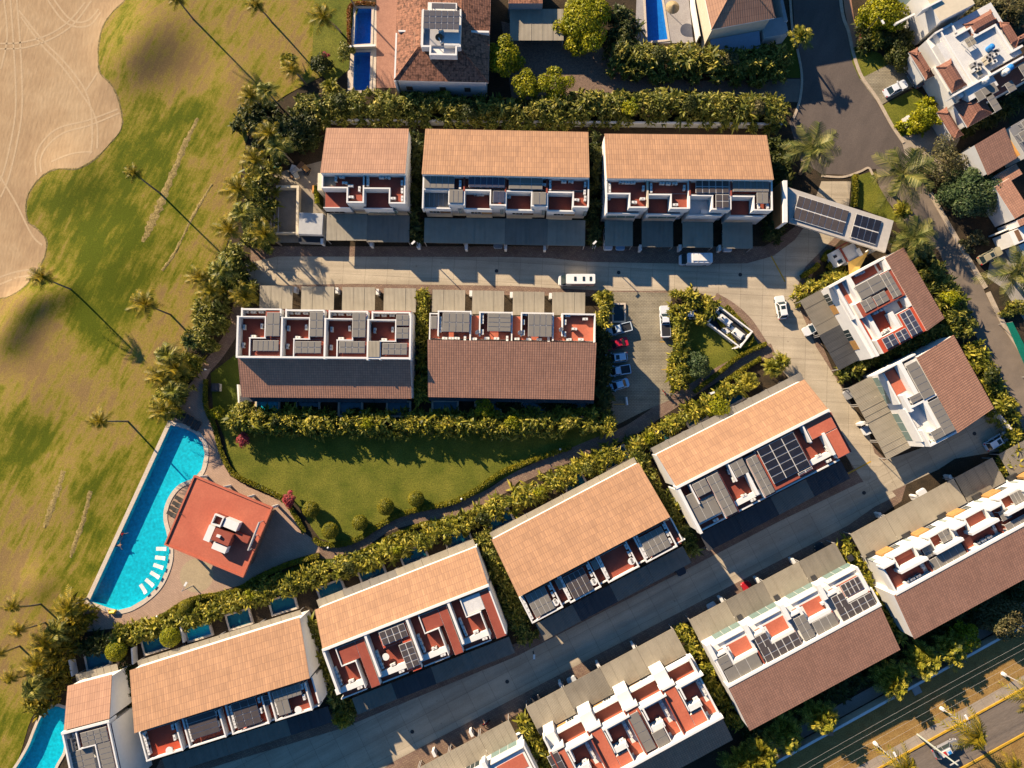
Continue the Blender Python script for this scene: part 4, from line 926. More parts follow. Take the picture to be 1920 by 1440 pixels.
h = House('house', 'white house with grey roof panels and green glazing, last before the cul-de-sac', 'white house by the cul-de-sac', (830, 240), (1290, 1080), ZRD, (1580, 630), 6.0)
cz = lambda x, y: (1580 + x / 6, 630 + y / 6)
h.roof(cz(1240, 0), cz(1695, 820), cz(835, 245), cz(1290, 1080), 6.0, ZRD - .2, TILE_B)
h.b((455, 415, 1285, 1075), ZT, WHITE); h.setfront(455, 415, ZT)
h.f((465, 420, 752, 590), ZT + .03, REDC); h.f((560, 345, 650, 420), ZT + .05, RED); h.f((600, 660, 655, 745), ZT + .04, REDB)
h.b((700, 330, 1040, 655), ZS - .3, PALEF); h.b((950, 748, 1280, 1062), ZS - .3, PALEF); h.b((740, 690, 910, 705), ZS - .3); h.b((985, 1082, 1165, 1120), ZS - .3)
h.w_([(345, 430), (820, 225)], ZRD - .6, .3); h.w_([(655, 330), (855, 690)], ZRD - .3, .8); h.w_([(690, 680), (780, 830)], ZRD - .4, .6); h.w_([(780, 800), (1050, 660)], ZRD - .3, .35); h.w_([(930, 740), (1080, 1010)], ZRD - .3, .8); h.w_([(900, 1070), (990, 1230), (1285, 1085)], ZRD - .5, .35)
h.w_([(455, 430), (650, 755)], ZT + .5, .3); h.w_([(710, 830), (900, 1180)], ZT + .6, .3)
h.c((708, 338, 1040, 655), ZS + .35, 5, 1); h.c((748, 692, 905, 700), ZS + .3, 2, 1); h.c((958, 752, 1275, 1055), ZS + .35, 6, 1); h.c((987, 1082, 1160, 1118), ZS + .3, 2, 1); h.ac([(1015, 1180), (760, 740)], ZT + .2, 1)
h.g((400, 455), (590, 725), 3.0, 5.0, GLASSG); h.g((620, 860), (815, 1140), 3.0, 5.0, GLASSG); h.f((800, 960, 900, 1000), ZT + .04, PALEF)
h.k((62, 582, 790, 1242), 4, ZK, [SHEET, SHEET], seams=3); h.pillar([(205, 985)]); h.done()

# --- lower street, north side (garden pools behind)
h = House('terraced_house', 'orange roofed townhouse row with a large dark solar array at the street corner', 'solar row at the street corner', (240, 930), (1600, 237), ZRD, (1220, 720), 4.8)
cz = lambda x, y: (1220 + x / 4.8, 720 + y / 4.8)
h.roof(cz(65, 650), cz(1392, -38), cz(235, 925), cz(1590, 232), ZEV, ZRD - .2, TILE_O)
h.b((255, 945, 1812, 608), ZT, RED); h.setfront(455, 1335, ZT)
h.b((490, 838, 800, 1152), ZS, RED); h.b((358, 905, 560, 985), ZS, RED); h.b((848, 672, 1132, 975), ZS, RED); h.b((705, 720, 892, 800), ZS, RED); h.b((938, 605, 1472, 780), ZS, RED); h.b((1385, 368, 1685, 385), ZS, REDC); h.b((1570, 452, 1812, 606), ZS, REDC)
h.w_([(240, 932), (1600, 238)], ZRD + .05, .42); h.w_([(258, 950), (452, 1335)], ZRD - .05, .5); h.w_([(362, 908), (432, 1080)], ZRD - .1, .22); h.w_([(702, 722), (772, 872)], ZRD - .1, .25); h.w_([(1372, 372), (1440, 520)], ZRD - .1, .25); h.w_([(872, 812), (965, 985)], ZRD - .1, .5); h.w_([(1560, 455), (1650, 625)], ZRD - .1, .5)
h.w_([(775, 1072), (968, 982)], ZP - .1, .9); h.w_([(1452, 702), (1650, 612)], ZP - .1, .9); h.w_([(435, 1262), (632, 1160)], ZP, .35); h.w_([(1120, 905), (1310, 800)], ZP, .3); h.w_([(455, 1335), (1690, 672)], ZT + .35, .25)
h.c((500, 845, 785, 1145), ZS + .4, 2, 5); h.c((372, 908, 548, 962), ZS + .4, 2, 2); h.c((310, 1012, 640, 1150), ZS - .1, 3, 2); h.c((860, 680, 1122, 968), ZS + .4, 2, 5); h.c((715, 722, 888, 790), ZS + .4, 2, 2)
h.s_((955, 597, 1440, 735), ZS + .4, 3, 5); h.s_((1325, 805, 1462, 765), ZS + .42, 2, 2)
h.ac([(700, 790), (740, 860), (1385, 455), (1430, 510), (905, 860), (910, 930), (1580, 580), (375, 980), (400, 1040)], ZT, 1); h.ac([(838, 1002), (1508, 645)], ZT); h.ac([(585, 1222), (918, 1042), (1265, 865), (1600, 690)], ZT)
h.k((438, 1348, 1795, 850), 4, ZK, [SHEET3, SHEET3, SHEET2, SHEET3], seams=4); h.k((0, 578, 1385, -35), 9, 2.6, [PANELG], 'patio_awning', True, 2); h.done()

h = House('terraced_house', 'orange roofed townhouse row with half shaded grey canopies, between the solar and red decked rows', 'grey canopied row on the lower street', (340, 820), (1635, 135), ZRD, (900, 940), 4.571)
cz = lambda x, y: (900 + x / 4.571, 940 + y / 4.571)
h.roof(cz(110, 345), (1196, 870), cz(335, 820), cz(1635, 130), ZEV, ZRD, TILE_O)
h.b((345, 825, 1735, 338), ZT - .6, RED); h.setfront(450, 1040, ZT)
for i in range(4):
    d, e = i * 326.5, -i * 173.5
    h.b((352 + d, 830 + e, 708 + d, 902 + e), ZT, RED)
    h.w_([(342 + d, 830 + e), (450 + d, 1040 + e), (708 + d, 905 + e), (600 + d, 700 + e)], ZP, .24); h.w_([(708 + d, 880 + e), (775 + d, 846 + e)], ZT + .1, .2)
    h.acl((368 + d, 835 + e), (440 + d, 985 + e), 5, ZT); h.acl((598 + d, 735 + e), (648 + d, 855 + e), 3, ZT)
h.w_([(1638, 150), (1735, 335)], ZT + .3, .22)
h.c((388, 815, 645, 915), ZP + .2, 4, 3); h.c((712, 655, 975, 752), ZP + .2, 4, 3, PANELM); h.c((1362, 315, 1640, 382), ZP + .2, 4, 3); h.c((640, 680, 720, 740), ZT + .9, 1, 1); h.c((945, 520, 1025, 570), ZT + .9, 1, 1)
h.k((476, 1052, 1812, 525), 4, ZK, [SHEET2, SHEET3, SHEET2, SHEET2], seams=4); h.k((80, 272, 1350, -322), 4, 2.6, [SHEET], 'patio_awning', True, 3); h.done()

h = House('terraced_house', 'orange roofed row of four townhouses with red L-shaped roof decks and small solar arrays', 'red decked row on the lower street', (125, 670), (1605, 90), ZRD, (580, 1080), 4.8)
cz = lambda x, y: (580 + x / 4.8, 1080 + y / 4.8)
h.roof((591, 1146), (893, 1029), cz(125, 665), cz(1605, 85), ZEV, ZRD - .2, TILE_O)
h.b((130, 685, 1762, 522), ZT, RED); h.setfront(290, 1112, ZT)
for i in range(4):
    d, e = i * 374, -i * 147
    h.w_([(130 + d, 690 + e), (258 + d, 1045 + e)], ZRD - .05, .4); h.w_([(262 + d, 1045 + e), (482 + d, 948 + e)], ZP, .95)
    h.w_([(292 + d, 1110 + e), (510 + d, 1015 + e)], ZT + .3, .2)
    red = REDB if i == 1 else RED
    h.b((408 + d, 588 + e, 640 + d, 978 + e), ZS, red); h.b((240 + d, 655 + e, 460 + d, 735 + e), ZS, PALEF if i == 3 else red)
    if i != 1: h.w_([(235 + d, 655 + e), (292 + d, 810 + e), (420 + d, 765 + e), (500 + d, 1005 + e)], ZS + .3, .16)
    h.acl((237 + d, 840 + e), (285 + d, 955 + e), 4, ZT); h.ac([(378 + d, 942 + e), (458 + d, 1000 + e)], ZT)
h.w_([(1612, 100), (1762, 515)], ZS + .15, .22); h.w_([(125, 668), (1605, 88)], ZRD + .05, .42)
h.s_((622, 512, 890, 542), ZS + .35, 4, 2, PANELM); h.s_((802, 625, 996, 800), ZS + .35, 2, 4, PANELM)
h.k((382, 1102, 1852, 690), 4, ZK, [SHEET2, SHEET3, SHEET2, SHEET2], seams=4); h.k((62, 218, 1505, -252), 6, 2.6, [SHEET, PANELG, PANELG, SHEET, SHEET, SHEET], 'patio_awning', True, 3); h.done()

h = House('terraced_house', 'long orange roofed townhouse row with one bare bright red terrace at its left end', 'long row west of the red decked row', (65, 705), (1560, 235), ZRD, (240, 1220), 4.571)
cz = lambda x, y: (240 + x / 4.571, 1220 + y / 4.571)
h.roof((242, 1260.5), (560, 1161), cz(65, 705), cz(1560, 235), ZEV, ZRD, TILE_O)
h.b((95, 700, 1640, 447), ZT - .6, REDB); h.setfront(160, 942, ZT)
for i in range(4):
    d, e = i * 369, -i * 115
    h.b((105 + d, 705 + e, 462 + d, 850 + e), ZT, (REDB, RED, REDB, RED)[i])
    h.w_([(100 + d, 705 + e), (160 + d, 942 + e), (465 + d, 852 + e), (408 + d, 628 + e)], ZP, .24); h.w_([(465 + d, 850 + e), (525 + d, 805 + e)], ZT + .1, .2)
    h.acl((145 + d, 720 + e), (185 + d, 865 + e), 4, ZT); h.acl((388 + d, 650 + e), (405 + d, 740 + e), 2, ZT)
h.w_([(1570, 235), (1640, 445)], ZT + .5, .25)
h.c((500, 585, 790, 690), ZP + .2, 1, 4, PANELM); h.c((885, 460, 1145, 612), ZP + .2, 3, 4, PANELM); h.c((1232, 358, 1492, 375), ZP + .2, 6, 2); h.c((1262, 440, 1402, 530), ZP + .2, 2, 1); h.c((1150, 395, 1225, 460), ZT + .7, 1, 2, PANELM)
h.k((292, 925, 1752, 612), 4, ZK, [SHEET2, SHEET2, SHEET2, SHEET3], seams=4); h.k((76, 88, 1505, -258), 4, 2.6, [SHEET], 'patio_awning', True, 4); h.done()

h = House('townhouse', 'single townhouse with a tall white side wall beside the bottom left pool', 'single townhouse by the corner pool', (155, 975), (700, 832), ZRD, (100, 1220), 6.545)
cz = lambda x, y: (100 + x / 6.545, 1220 + y / 6.545)
h.roof(cz(150, 460), cz(690, 320), cz(158, 972), cz(705, 830), ZEV, ZRD - .1, TILE_P)
h.b((112, 1018, 850, 1720), ZT, PALEF); h.setfront(230, 1850, ZT)
h.b((292, 1000, 690, 1115), ZS, RED); h.b((535, 1145, 830, 1720), ZS, RED)
h.w_([(110, 1015), (670, 872)], ZRD + .05, .42); h.w_([(110, 1020), (215, 1500)], ZRD, .3); h.w_([(665, 880), (805, 1520)], ZRD, .25); h.w_([(275, 985), (315, 1205), (515, 1160), (580, 1480)], ZRD - .1, .2)
h.c((325, 1015, 682, 1105), ZS + .4, 4, 3); h.c((150, 1095, 252, 1240), ZS, 1, 1); h.c((185, 1252, 545, 1520), ZS - .2, 2, 5); h.c((538, 1150, 775, 1500), ZS + .35, 1, 6)
h.ac([(262, 1040), (265, 1150), (275, 1215)], ZT, 1); h.k((268, 292, 812, 298), 3, 2.6, [SHEET], 'patio_awning', True, 2); h.done()

# --- lower street, south side (white fronts)
def frontunit(h, x, y, o=(0, 0)):
    h.g((x, y), (x + 115 * o[0], y - 62 * o[0]), 2.7, 5.2, WOOD, 'cladding')
h = House('terraced_house', 'white fronted townhouse row with maroon roof patios and a wholly shaded dark tiled roof', 'maroon patio row on the lower street', (505, 1390), (1755, 710), ZRD, (970, 1190), 4.571)
cz = lambda x, y: (970 + x / 4.571, 1190 + y / 4.571)
h.roof(cz(595, 1575), cz(1840, 890), cz(505, 1390), cz(1755, 712), 4.9, 6.9, TILE_B)
h.b((298, 1050, 1755, 712), ZT, WHITE); h.b((212, 905, 1620, 485), 5.3, REDC); h.setfront(212, 905, 5.3)
for i in range(4):
    d, e = (i - 3) * 317, -(i - 3) * 178
    h.b((1160 + d, 348 + e, 1338 + d, 432 + e), ZT, WHITE); h.w_([(1262 + d, 330 + e), (1500 + d, 202 + e)], 6.3, .3, None, 4.5); h.w_([(1505 + d, 200 + e), (1560 + d, 320 + e)], 6.6, .3, None, 4.5); h.b((1245 + d, 492 + e, 1535 + d, 800 + e), ZS - .4, REDC); h.b((1480 + d, 690 + e, 1648 + d, 748 + e), ZS - .4, REDC); h.w_([(1400 + d, 470 + e), (1440 + d, 550 + e)], ZRD, .3)
    h.f((1395 + d, 472 + e, 1650 + d, 640 + e), ZT + .04, RED); h.f((1595 + d, 590 + e, 1715 + d, 650 + e), ZT + .06, REDC)
    h.w_([(1372 + d, 458 + e), (1588 + d, 345 + e)], ZRD - .1, .35); h.w_([(1235 + d, 480 + e), (1340 + d, 420 + e)], ZP + .5, .4); h.w_([(1380 + d, 470 + e), (1640 + d, 745 + e)], ZRD - .3, .2) if False else None
    h.w_([(1372 + d, 462 + e), (1470 + d, 650 + e)], ZRD - .35, .2); h.b((1455 + d, 620 + e, 1590 + d, 605 + e), ZRD - .5, WHITE)
    h.w_([(1245 + d, 480 + e), (1430 + d, 875 + e)], ZRD - .25, .22, RED); h.w_([(1560 + d, 590 + e), (1645 + d, 745 + e)], ZRD - .4, .16)
    h.acl((1550 + d, 395 + e), (1605 + d, 495 + e), 4, ZT); h.ac([(1525 + d, 545 + e)], ZT)
    h.g((1255 + d, 300 + e), (1372 + d, 238 + e), 3.0, 5.1, WOOD, 'cladding'); h.g((1385 + d, 230 + e), (1440 + d, 200 + e), 3.0, 4.9); h.g((1205 + d, 345 + e), (1235 + d, 328 + e), 3.0, 5.3, GLASSG)
    u0, u1, v0, v1 = h.rect((1150 + d, 330 + e, 1235 + d, 285 + e), 3.2); mb = MB(); mb.box(u0, u0 + .9, h.front + (.05 if h.front > h.vr else -1.2), h.front + (1.2 if h.front > h.vr else -.05), 2.6, 3.4, DARK); mb.build('dark_box', h.root)  # plain dark box added for an unidentified dark shape above the carport
h.w_([(505, 1388), (1758, 712)], ZRD + .2, .4); h.w_([(1470, 215), (1755, 705)], ZP + .3, .3); h.w_([(212, 905), (505, 1385)], ZP + .3, .3)
h.c((932, 708, 1192, 968), ZS + .2, 1, 4); h.c((1150, 850, 1312, 920), ZS + .2, 1, 2); h.s_((252, 1050, 420, 1150), ZS + .15, 2, 2, PANELM)
h.k((70, 622, 1452, 165), 4, ZK, [SHEET, SHEET2, SHEET, SHEET], seams=4); h.pillar([(990, 90), (690, 255), (370, 422)]); h.done()

h = House('terraced_house', 'white fronted townhouse row with brown solar panels and a sunlit brown tiled roof', 'solar front row on the lower street', (395, 1270), (1695, 572), ZRD, (1280, 1010), 4.571)
cz = lambda x, y: (1280 + x / 4.571, 1010 + y / 4.571)
h.roof(cz(571, 1636), cz(1855, 945), cz(395, 1272), cz(1695, 572), 7.2, ZRD - .32, TILE_B)
h.b((230, 935, 1695, 572), ZT, WHITE); h.setfront(230, 935, ZT)
for i in range(4):
    d, e = i * 316, -i * 172
    h.f((388 + d, 910 + e, 620 + d, 952 + e), ZT + .04, REDC); h.f((298 + d, 958 + e, 392 + d, 912 + e), ZT + .05, REDC)
    h.w_([(300 + d, 905 + e), (545 + d, 775 + e)], ZT + .35, .12, ALU); h.w_([(455 + d, 1055 + e), (630 + d, 965 + e)], ZP + .25, .6); h.w_([(372 + d, 950 + e), (440 + d, 1080 + e)], ZP + .25, .5)
    h.w_([(225 + d, 930 + e), (275 + d, 1020 + e)], ZP + .5, .8); h.w_([(275 + d, 1020 + e), (390 + d, 960 + e)], ZP + .2, .3); h.w_([(648 + d, 970 + e), (712 + d, 1085 + e)], ZP + .35, .22, RED) ; h.w_([(560 + d, 830 + e), (635 + d, 965 + e)], ZP + .1, .4)
    h.g((280 + d, 880 + e), (500 + d, 760 + e), 3.0, 5.2, GLASSG)
    u0, u1, v0, v1 = h.rect((490 + d, 720 + e, 530 + d, 715 + e), 3.2); sg = 1 if h.front > h.vr else -1; mb = MB(); mb.box(u0, u0 + .9, h.front + .05 * sg, h.front + 1.0 * sg, 2.55, 3.3, DARK); mb.build('dark_box', h.root)  # same added dark box, one per unit
h.w_([(395, 1268), (1695, 570)], ZRD - .28, .4); h.w_([(235, 945), (398, 1262)], ZP + .4, .3); h.w_([(1480, 262), (1620, 430), (1692, 565)], ZP + .3, .3)
h.c((288, 1038, 438, 1092), ZP + .4, 1, 2); h.c((348, 1125, 692, 1092), ZP + .4, 3, 1); h.s_((610, 852, 768, 908), ZP + .45, 2, 2, PANELM); h.s_((664, 955, 1028, 908), ZP + .45, 5, 2, PANELM); h.c((948, 692, 1142, 832), ZP + .4, 2, 3); h.c((1108, 725, 1350, 742), ZP + .4, 3, 1)
h.s_((1270, 508, 1428, 566), ZP + .45, 2, 2, PANELM); h.s_((1322, 612, 1664, 562), ZP + .45, 5, 2, PANELM); h.s_((1348, 402, 1558, 422), ZP + .3, 4, 2, PANELM); h.ac([(1205, 550)], ZT)
h.k((52, 698, 1418, 242), 4, ZK, [SHEET, SHEET2, SHEET, SHEET2], seams=4); h.pillar([(325, 518), (635, 352), (938, 188)]); h.done()

h = House('terraced_house', 'white fronted townhouse row with ochre panels, reaching the right edge of the photo', 'ochre panelled row at the right edge', (455, 1360), (1775, 642), ZRD, (1590, 840), 4.967)
cz = lambda x, y: (1590 + x / 4.967, 840 + y / 4.967)
h.roof(cz(596, 1778), cz(2010, 1010), cz(455, 1360), cz(1870, 592), 7.2, ZRD - .32, TILE_B)
h.b((300, 1075, 1870, 592), ZT, WHITE); h.setfront(300, 1075, ZT)
for i in range(5):
    d, e = i * 331, -i * 180
    h.f((418 + d, 1028 + e, 658 + d, 1026 + e), ZT + .04, REDC); h.f((338 + d, 1118 + e, 730 + d, 1200 + e), ZT + .04, RED); h.f((412 + d, 1210 + e, 540 + d, 1300 + e), ZT + .06, REDC)
    h.w_([(410 + d, 1020 + e), (610 + d, 915 + e), (668 + d, 1025 + e), (495 + d, 1130 + e), (410 + d, 1020 + e)], ZP + .2, .3); h.w_([(330 + d, 1110 + e), (430 + d, 1060 + e)], ZP + .3, .35); h.w_([(500 + d, 1150 + e), (740 + d, 1040 + e)], ZRD + .3, .5); h.w_([(335 + d, 1118 + e), (425 + d, 1070 + e)], ZRD + .2, .35); h.w_([(735 + d, 1050 + e), (800 + d, 1175 + e)], ZP + .4, .22, RED)
    h.acl((540 + d, 1250 + e), (650 + d, 1190 + e), 3, ZT, 0); h.ac([(690 + d, 1100 + e)], ZT, 1)
    h.g((275 + d, 985 + e), (390 + d, 922 + e), 3.0, 5.2, WOOD, 'cladding', .4); h.g((400 + d, 915 + e), (455 + d, 885 + e), 3.1, 5.0); h.g((215 + d, 1050 + e), (240 + d, 1036 + e), 3.0, 5.0, GLASSG)
    sg = 1 if h.front > h.vr else -1; u0, u1, v0, v1 = h.rect((180 + d, 1020 + e, 255 + d, 970 + e), 3.1); mb = MB(); mb.box(u0, u1, h.front + .05 * sg, h.front + .9 * sg, 2.55, 3.2, DARK); mb.build('dark_box', h.root)  # added dark box again, standing for an unidentified dark shape
h.w_([(455, 1358), (1870, 592)], ZRD - .28, .4); h.w_([(300, 1085), (460, 1350)], ZP + .5, .3)
h.c((682, 932, 830, 985), ZP + .5, 2, 2); h.c((752, 1050, 1112, 988), ZP + .5, 5, 1); h.c((835, 795, 972, 845), ZP + .5, 2, 2); h.c((1400, 602, 1532, 640), ZP + .5, 2, 1); h.c((1458, 718, 1800, 602), ZP + .5, 5, 1); h.c((1505, 440, 1660, 480), ZP + .5, 3, 1)
h.k((20, 802, 1110, 508), 3, ZK, [SHEET], seams=4); h.k((990, 280, 1472, 312), 1, ZK - .3, [SHEET2], seams=4); h.k((1400, 60, 1870, 90), 1, ZK - .3, [SHEET2], seams=4); h.pillar([(615, 460), (285, 625), (935, 275)]); h.done()

h = House('terraced_house', 'row of townhouses cut off by the bottom edge, red terrace at its white corner', 'row cut off by the bottom edge', (-400, 1750), (1480, 740), ZT, (770, 1300), 6.4)
h.b((40, 1360, 1640, 1240), ZT, WHITE); h.setfront(40, 1360, ZT); h.vr = h.front - (5 if h.front > h.l(1640, 1240, ZT).y else -5)
h.f((1030, 885, 1418, 870), ZT + .04, REDC); h.f((400, 1250, 800, 1230), ZT + .04, REDC); h.w_([(700, 1010), (1340, 645)], ZT + .4, .12, ALU); h.w_([(1345, 640), (1560, 1000)], ZP, .3); h.w_([(880, 850), (960, 1010)], ZP + .3, .7)
h.g((1000, 830), (1300, 660), 3.0, 5.2, GLASSG); h.g((700, 1000), (860, 910), 3.0, 5.2)
h.k((-640, 1290, 1318, 592), 5, ZK, [SHEET], seams=5); h.pillar([(730, 465), (285, 705)]); h.done()
#@@PART4
# ------------------------------------------------------------------ clubhouse
h = House('clubhouse', 'flat coral roofed clubhouse with white rooftop boxes beside the large pool', 'clubhouse', (440, 125), (1280, 470), 4.4, (290, 870), 5.76, 'building')
u0, u1, v0, v1 = h.rect((440, 125, 955, 1225), 4.4); cxm, cym = h.l(440, 125, 4.4), h.l(955, 1225, 4.4)
pts = [h.l(x, y, 4.4) for x, y in ((440, 125), (95, 865), (955, 1225), (1280, 470))]
us = [p.x for p in pts]; vs_ = [p.y for p in pts]; u0 = (pts[0].x + pts[1].x) / 2; u1 = (pts[2].x + pts[3].x) / 2; v1 = (pts[0].y + pts[3].y) / 2; v0 = (pts[1].y + pts[2].y) / 2
mb = MB(); mb.box(u0, u1, v0, v1, 3.95, 4.4, REDC, 0)
for a in ((u0, u1, v1 - .28, v1), (u0, u1, v0, v0 + .28), (u0, u0 + .28, v0 + .28, v1 - .28), (u1 - .28, u1, v0 + .28, v1 - .28)): mb.box(*a, 4.4, 4.62, REDC)
mb.build('roof', h.root)
mb = MB(); mb.box(u0 + 4, u1 - .6, v0 + 1.5, v1 - 1.2, 0, 3.95, m_plain('dark_stone', (.17, .12, .085), .9))
mb.build('wall', h.root)
for i in range(4):
    x = u0 + .5 + (u1 - u0 - 1) * i / 3; mb = MB(); mb.cyl((x, v1 - .35, 0), (x, v1 - .35, 3.95), .25, .25, WHITE, 12); mb.build('column', h.root)
for i in range(3):
    x = u0 + .5; y = v0 + .5 + (v1 - v0 - 1) * i / 3; mb = MB(); mb.cyl((x, y, 0), (x, y, 3.95), .25, .25, WHITE, 12); mb.build('column', h.root)
def rbox(r, z0, z1, mat, nm, rim=None):
    a, b_, c_, d_ = h.rect(r, z1); mb = MB()
    if rim:
        mb.box(a, b_, c_, d_, z0, z1 - .6, rim)
        for q in ((a, b_, c_, c_ + .22), (a, b_, d_ - .22, d_), (a, a + .22, c_ + .22, d_ - .22), (b_ - .22, b_, c_ + .22, d_ - .22)): mb.box(*q, z0, z1, mat)
    else: mb.box(a, b_, c_, d_, z0, z1, mat)
    mb.build(nm, h.root)
rbox((650, 535, 705, 685), 4.4, 6.2, WHITE, 'rooftop_box', RED); rbox((770, 580, 875, 730), 4.4, 6.0, WHITE, 'rooftop_box'); rbox((590, 655, 585, 845), 4.4, 6.0, WHITE, 'rooftop_box')
rbox((660, 690, 790, 890), 4.4, 6.4, RED, 'rooftop_box'); rbox((640, 840, 755, 970), 4.4, 6.0, WHITE, 'rooftop_box'); rbox((880, 730, 1000, 860), 4.4, 5.4, RED, 'rooftop_box'); rbox((672, 760, 700, 800), 6.4, 6.8, WHITE, 'vent')
a, b_ = h.l(1130, 630, 6.4), h.l(1010, 935, 6.4); mb = MB(); mb.cyl((a.x, a.y, 6.3), (b_.x, b_.y, 6.3), .2, .2, STEEL, 12)
for p in (a, b_, (a + b_) / 2): mb.box(p.x - .06, p.x + .06, p.y - .06, p.y + .06, 4.4, 6.2, STEEL)
mb.build('flue', h.root)
a, b_ = h.l(265, 520, 4.6), h.l(300, 550, 4.6); mb = MB(); mb.cyl((a.x, a.y, 4.7), (b_.x, b_.y, 4.7), .06, .06, DARK, 6); mb.build('spout', h.root)
h.done()
# ------------------------------------------------------------------ gatehouse
h = House('gatehouse', 'gatehouse with a wide slab roof carrying solar panels across the entrance road', 'gatehouse', (330, 640), (1625, 1055), 6.0, (1440, 330), 7.385, 'building')
pts = [h.l(x, y, 6.0) for x, y in ((262, 150), (300, 640), (1625, 1055), (1740, 620))]
mb = MB(); q = [pts[1], pts[2], pts[3], pts[0]]; mb.hexa([(p.x, p.y, 5.45) for p in q], [(p.x, p.y, 6.0) for p in q], m_plain('pale_slab', (.47, .43, .38), .85)); mb.build('roof', h.root)
def par(cs, z, nx, ny, mat):
    P = [h.l(x, y, z) for x, y in cs]; mb = MB()
    for i in range(nx):
        for k in range(ny):
            f = lambda s, t: P[0].lerp(P[1], s).lerp(P[3].lerp(P[2], s), t)
            g_ = .06; a_, b2, c2, d2 = (i + g_) / nx, (i + 1 - g_) / nx, (k + g_) / ny, (k + 1 - g_) / ny
            r4 = [f(a_, d2), f(b2, d2), f(b2, c2), f(a_, c2)]; mb.hexa([(p.x, p.y, z - .08) for p in r4], [(p.x, p.y, z) for p in r4], mat)
    r4 = [P[3], P[2], P[1], P[0]]; mb.hexa([(p.x, p.y, z - .14) for p in r4], [(p.x, p.y, z - .07) for p in r4], ALU)
    for p in r4: mb.cyl((p.x, p.y, 6.0), (p.x, p.y, z - .1), .04, .04, ALU, 6)
    mb.build('solar_array', h.root)
par([(430, 262), (1130, 480), (1035, 802), (338, 588)], 6.35, 8, 2, PANELM); par([(1228, 515), (1582, 615), (1488, 950), (1140, 842)], 6.35, 4, 2, PANELD)
a, b_ = h.l(240, 60, 7.4), h.l(245, 640, 7.4); d = (b_ - a).normalized(); n_ = Vector((-d.y, d.x, 0))
mb = MB(); r4 = [a + n_ * .35, a - n_ * .35, b_ - n_ * .35, b_ + n_ * .35]; mb.hexa([(p.x, p.y, 0) for p in r4], [(p.x, p.y, 7.4) for p in r4], WHITE)
r4 = [p - n_ * .75 * 1 for p in (a + n_ * .35, a - n_ * .3, b_ - n_ * .3, b_ + n_ * .35)]
mb.build('pylon_wall', h.root)
mb = MB(); r4 = [a + n_ * .55, a + n_ * .36, b_ + n_ * .36, b_ + n_ * .55]
if (n_ @ Matrix.Identity(3)).x > 0: r4 = [p - n_ * .91 for p in r4]
mb.hexa([(p.x, p.y, 0) for p in r4], [(p.x, p.y, 6.6) for p in r4], m_plain('rust_cladding', (.30, .13, .04), .8)); mb.build('cladding', h.root)
for x, y in ((1500, 560), (1600, 950)):
    p = h.l(x, y, 6.0); mb = MB(); mb.box(p.x - .3, p.x + .3, p.y - .3, p.y + .3, 0, 5.45, WHITE); mb.build('column', h.root)
h.done()
h = House('guard_lodge', 'small white guard lodge with red edged beige roof under the gatehouse slab', 'guard lodge', (870, 1050), (1110, 920), 3.2, (1440, 330), 7.385, 'building')
h.b((1020, 1010, 1300, 1120), 3.2, PALEF); h.b((870, 1060, 1110, 1180), 2.7, WHITE); h.w_([(1010, 1000), (1110, 1185)], 3.45, .2, RED, 3); h.w_([(960, 995), (1100, 915)], 3.45, .25, RED, 3)
h.f((900, 1110, 960, 1120), 2.75, DARK); h.f((955, 1180, 1040, 1190), 2.75, GLASS); h.w_([(1250, 1020), (1300, 1080)], 3.9, .5, WHITE, 3.2); h.done()
def sail(name, label, pts, mat):
    P = [W(x, y, z) for x, y, z in pts]; c = sum(P, Vector()) / len(P); root = thing(name, label, 'shade sail', (c.x, c.y, 0)); mb = MB()
    P = [p - Vector((c.x, c.y, 0)) for p in P]; N = 6; m = sum(P, Vector()) / len(P); m.z -= .25
    for i in range(len(P)): mb.poly([P[i], P[(i + 1) % len(P)], m], mat)
    mb.build('cloth', root)
    for p in P: o = MB(); o.cyl((p.x, p.y, 0), (p.x, p.y, p.z + .1), .06, .05, STEEL, 8); o.build('post', root)
sail('shade_sail', 'ochre triangular shade sail between the guard lodge and the white house', [(1590, 492, 3.4), (1630, 470, 3.6), (1606, 514, 3.0), (1592, 516, 3.0)], SAIL)
# ------------------------------------------------------------------ neighbouring villas
def hip(h, r, ze, zr, iu, iv, mat, nm='roof', base=True, body=None):
    u0, u1, v0, v1 = h.rect(r, ze); mb = MB(); t = [(u0 + iu[0], v0 + iv[0]), (u1 - iu[1], v0 + iv[0]), (u1 - iu[1], v1 - iv[1]), (u0 + iu[0], v1 - iv[1])]
    e = [(u0, v0), (u1, v0), (u1, v1), (u0, v1)]
    mb.hexa([(x, y, ze) for x, y in e], [(x, y, zr) for x, y in t], mat)
    for i in range(4): mb.cyl((*e[i], ze + .03), (*t[i], zr + .03), .14, .14, mat, 6)
    mb.box(u0, u1, v0, v1, ze - .25, ze, WHITE); mb.build(nm, h.root)
    if base: h.M('wall').box(u0 + .5, u1 - .5, v0 + .5, v1 - .5, 0, ze - .25, body or WHITE)
    return u0, u1, v0, v1
h = House('mansion', 'old mansion with a mottled clay hip roof and a white roof terrace', 'mansion', (600, 905), (1650, 930), 6.5, (640, 0), 6.0)
u0, u1, v0, v1 = hip(h, (640, -400, 1655, 930), 6.5, 8.2, (4.6, 5.2), (5.6, 5.6), TILE_OLD)
h.b((905, 110, 1335, 520), 9.2, m_plain('grey_screed', (.42, .41, .42), .8)); h.b((1000, 500, 1290, 610), 8.9, WHITE); h.b((975, 25, 1300, 130), 8.9, WHITE)
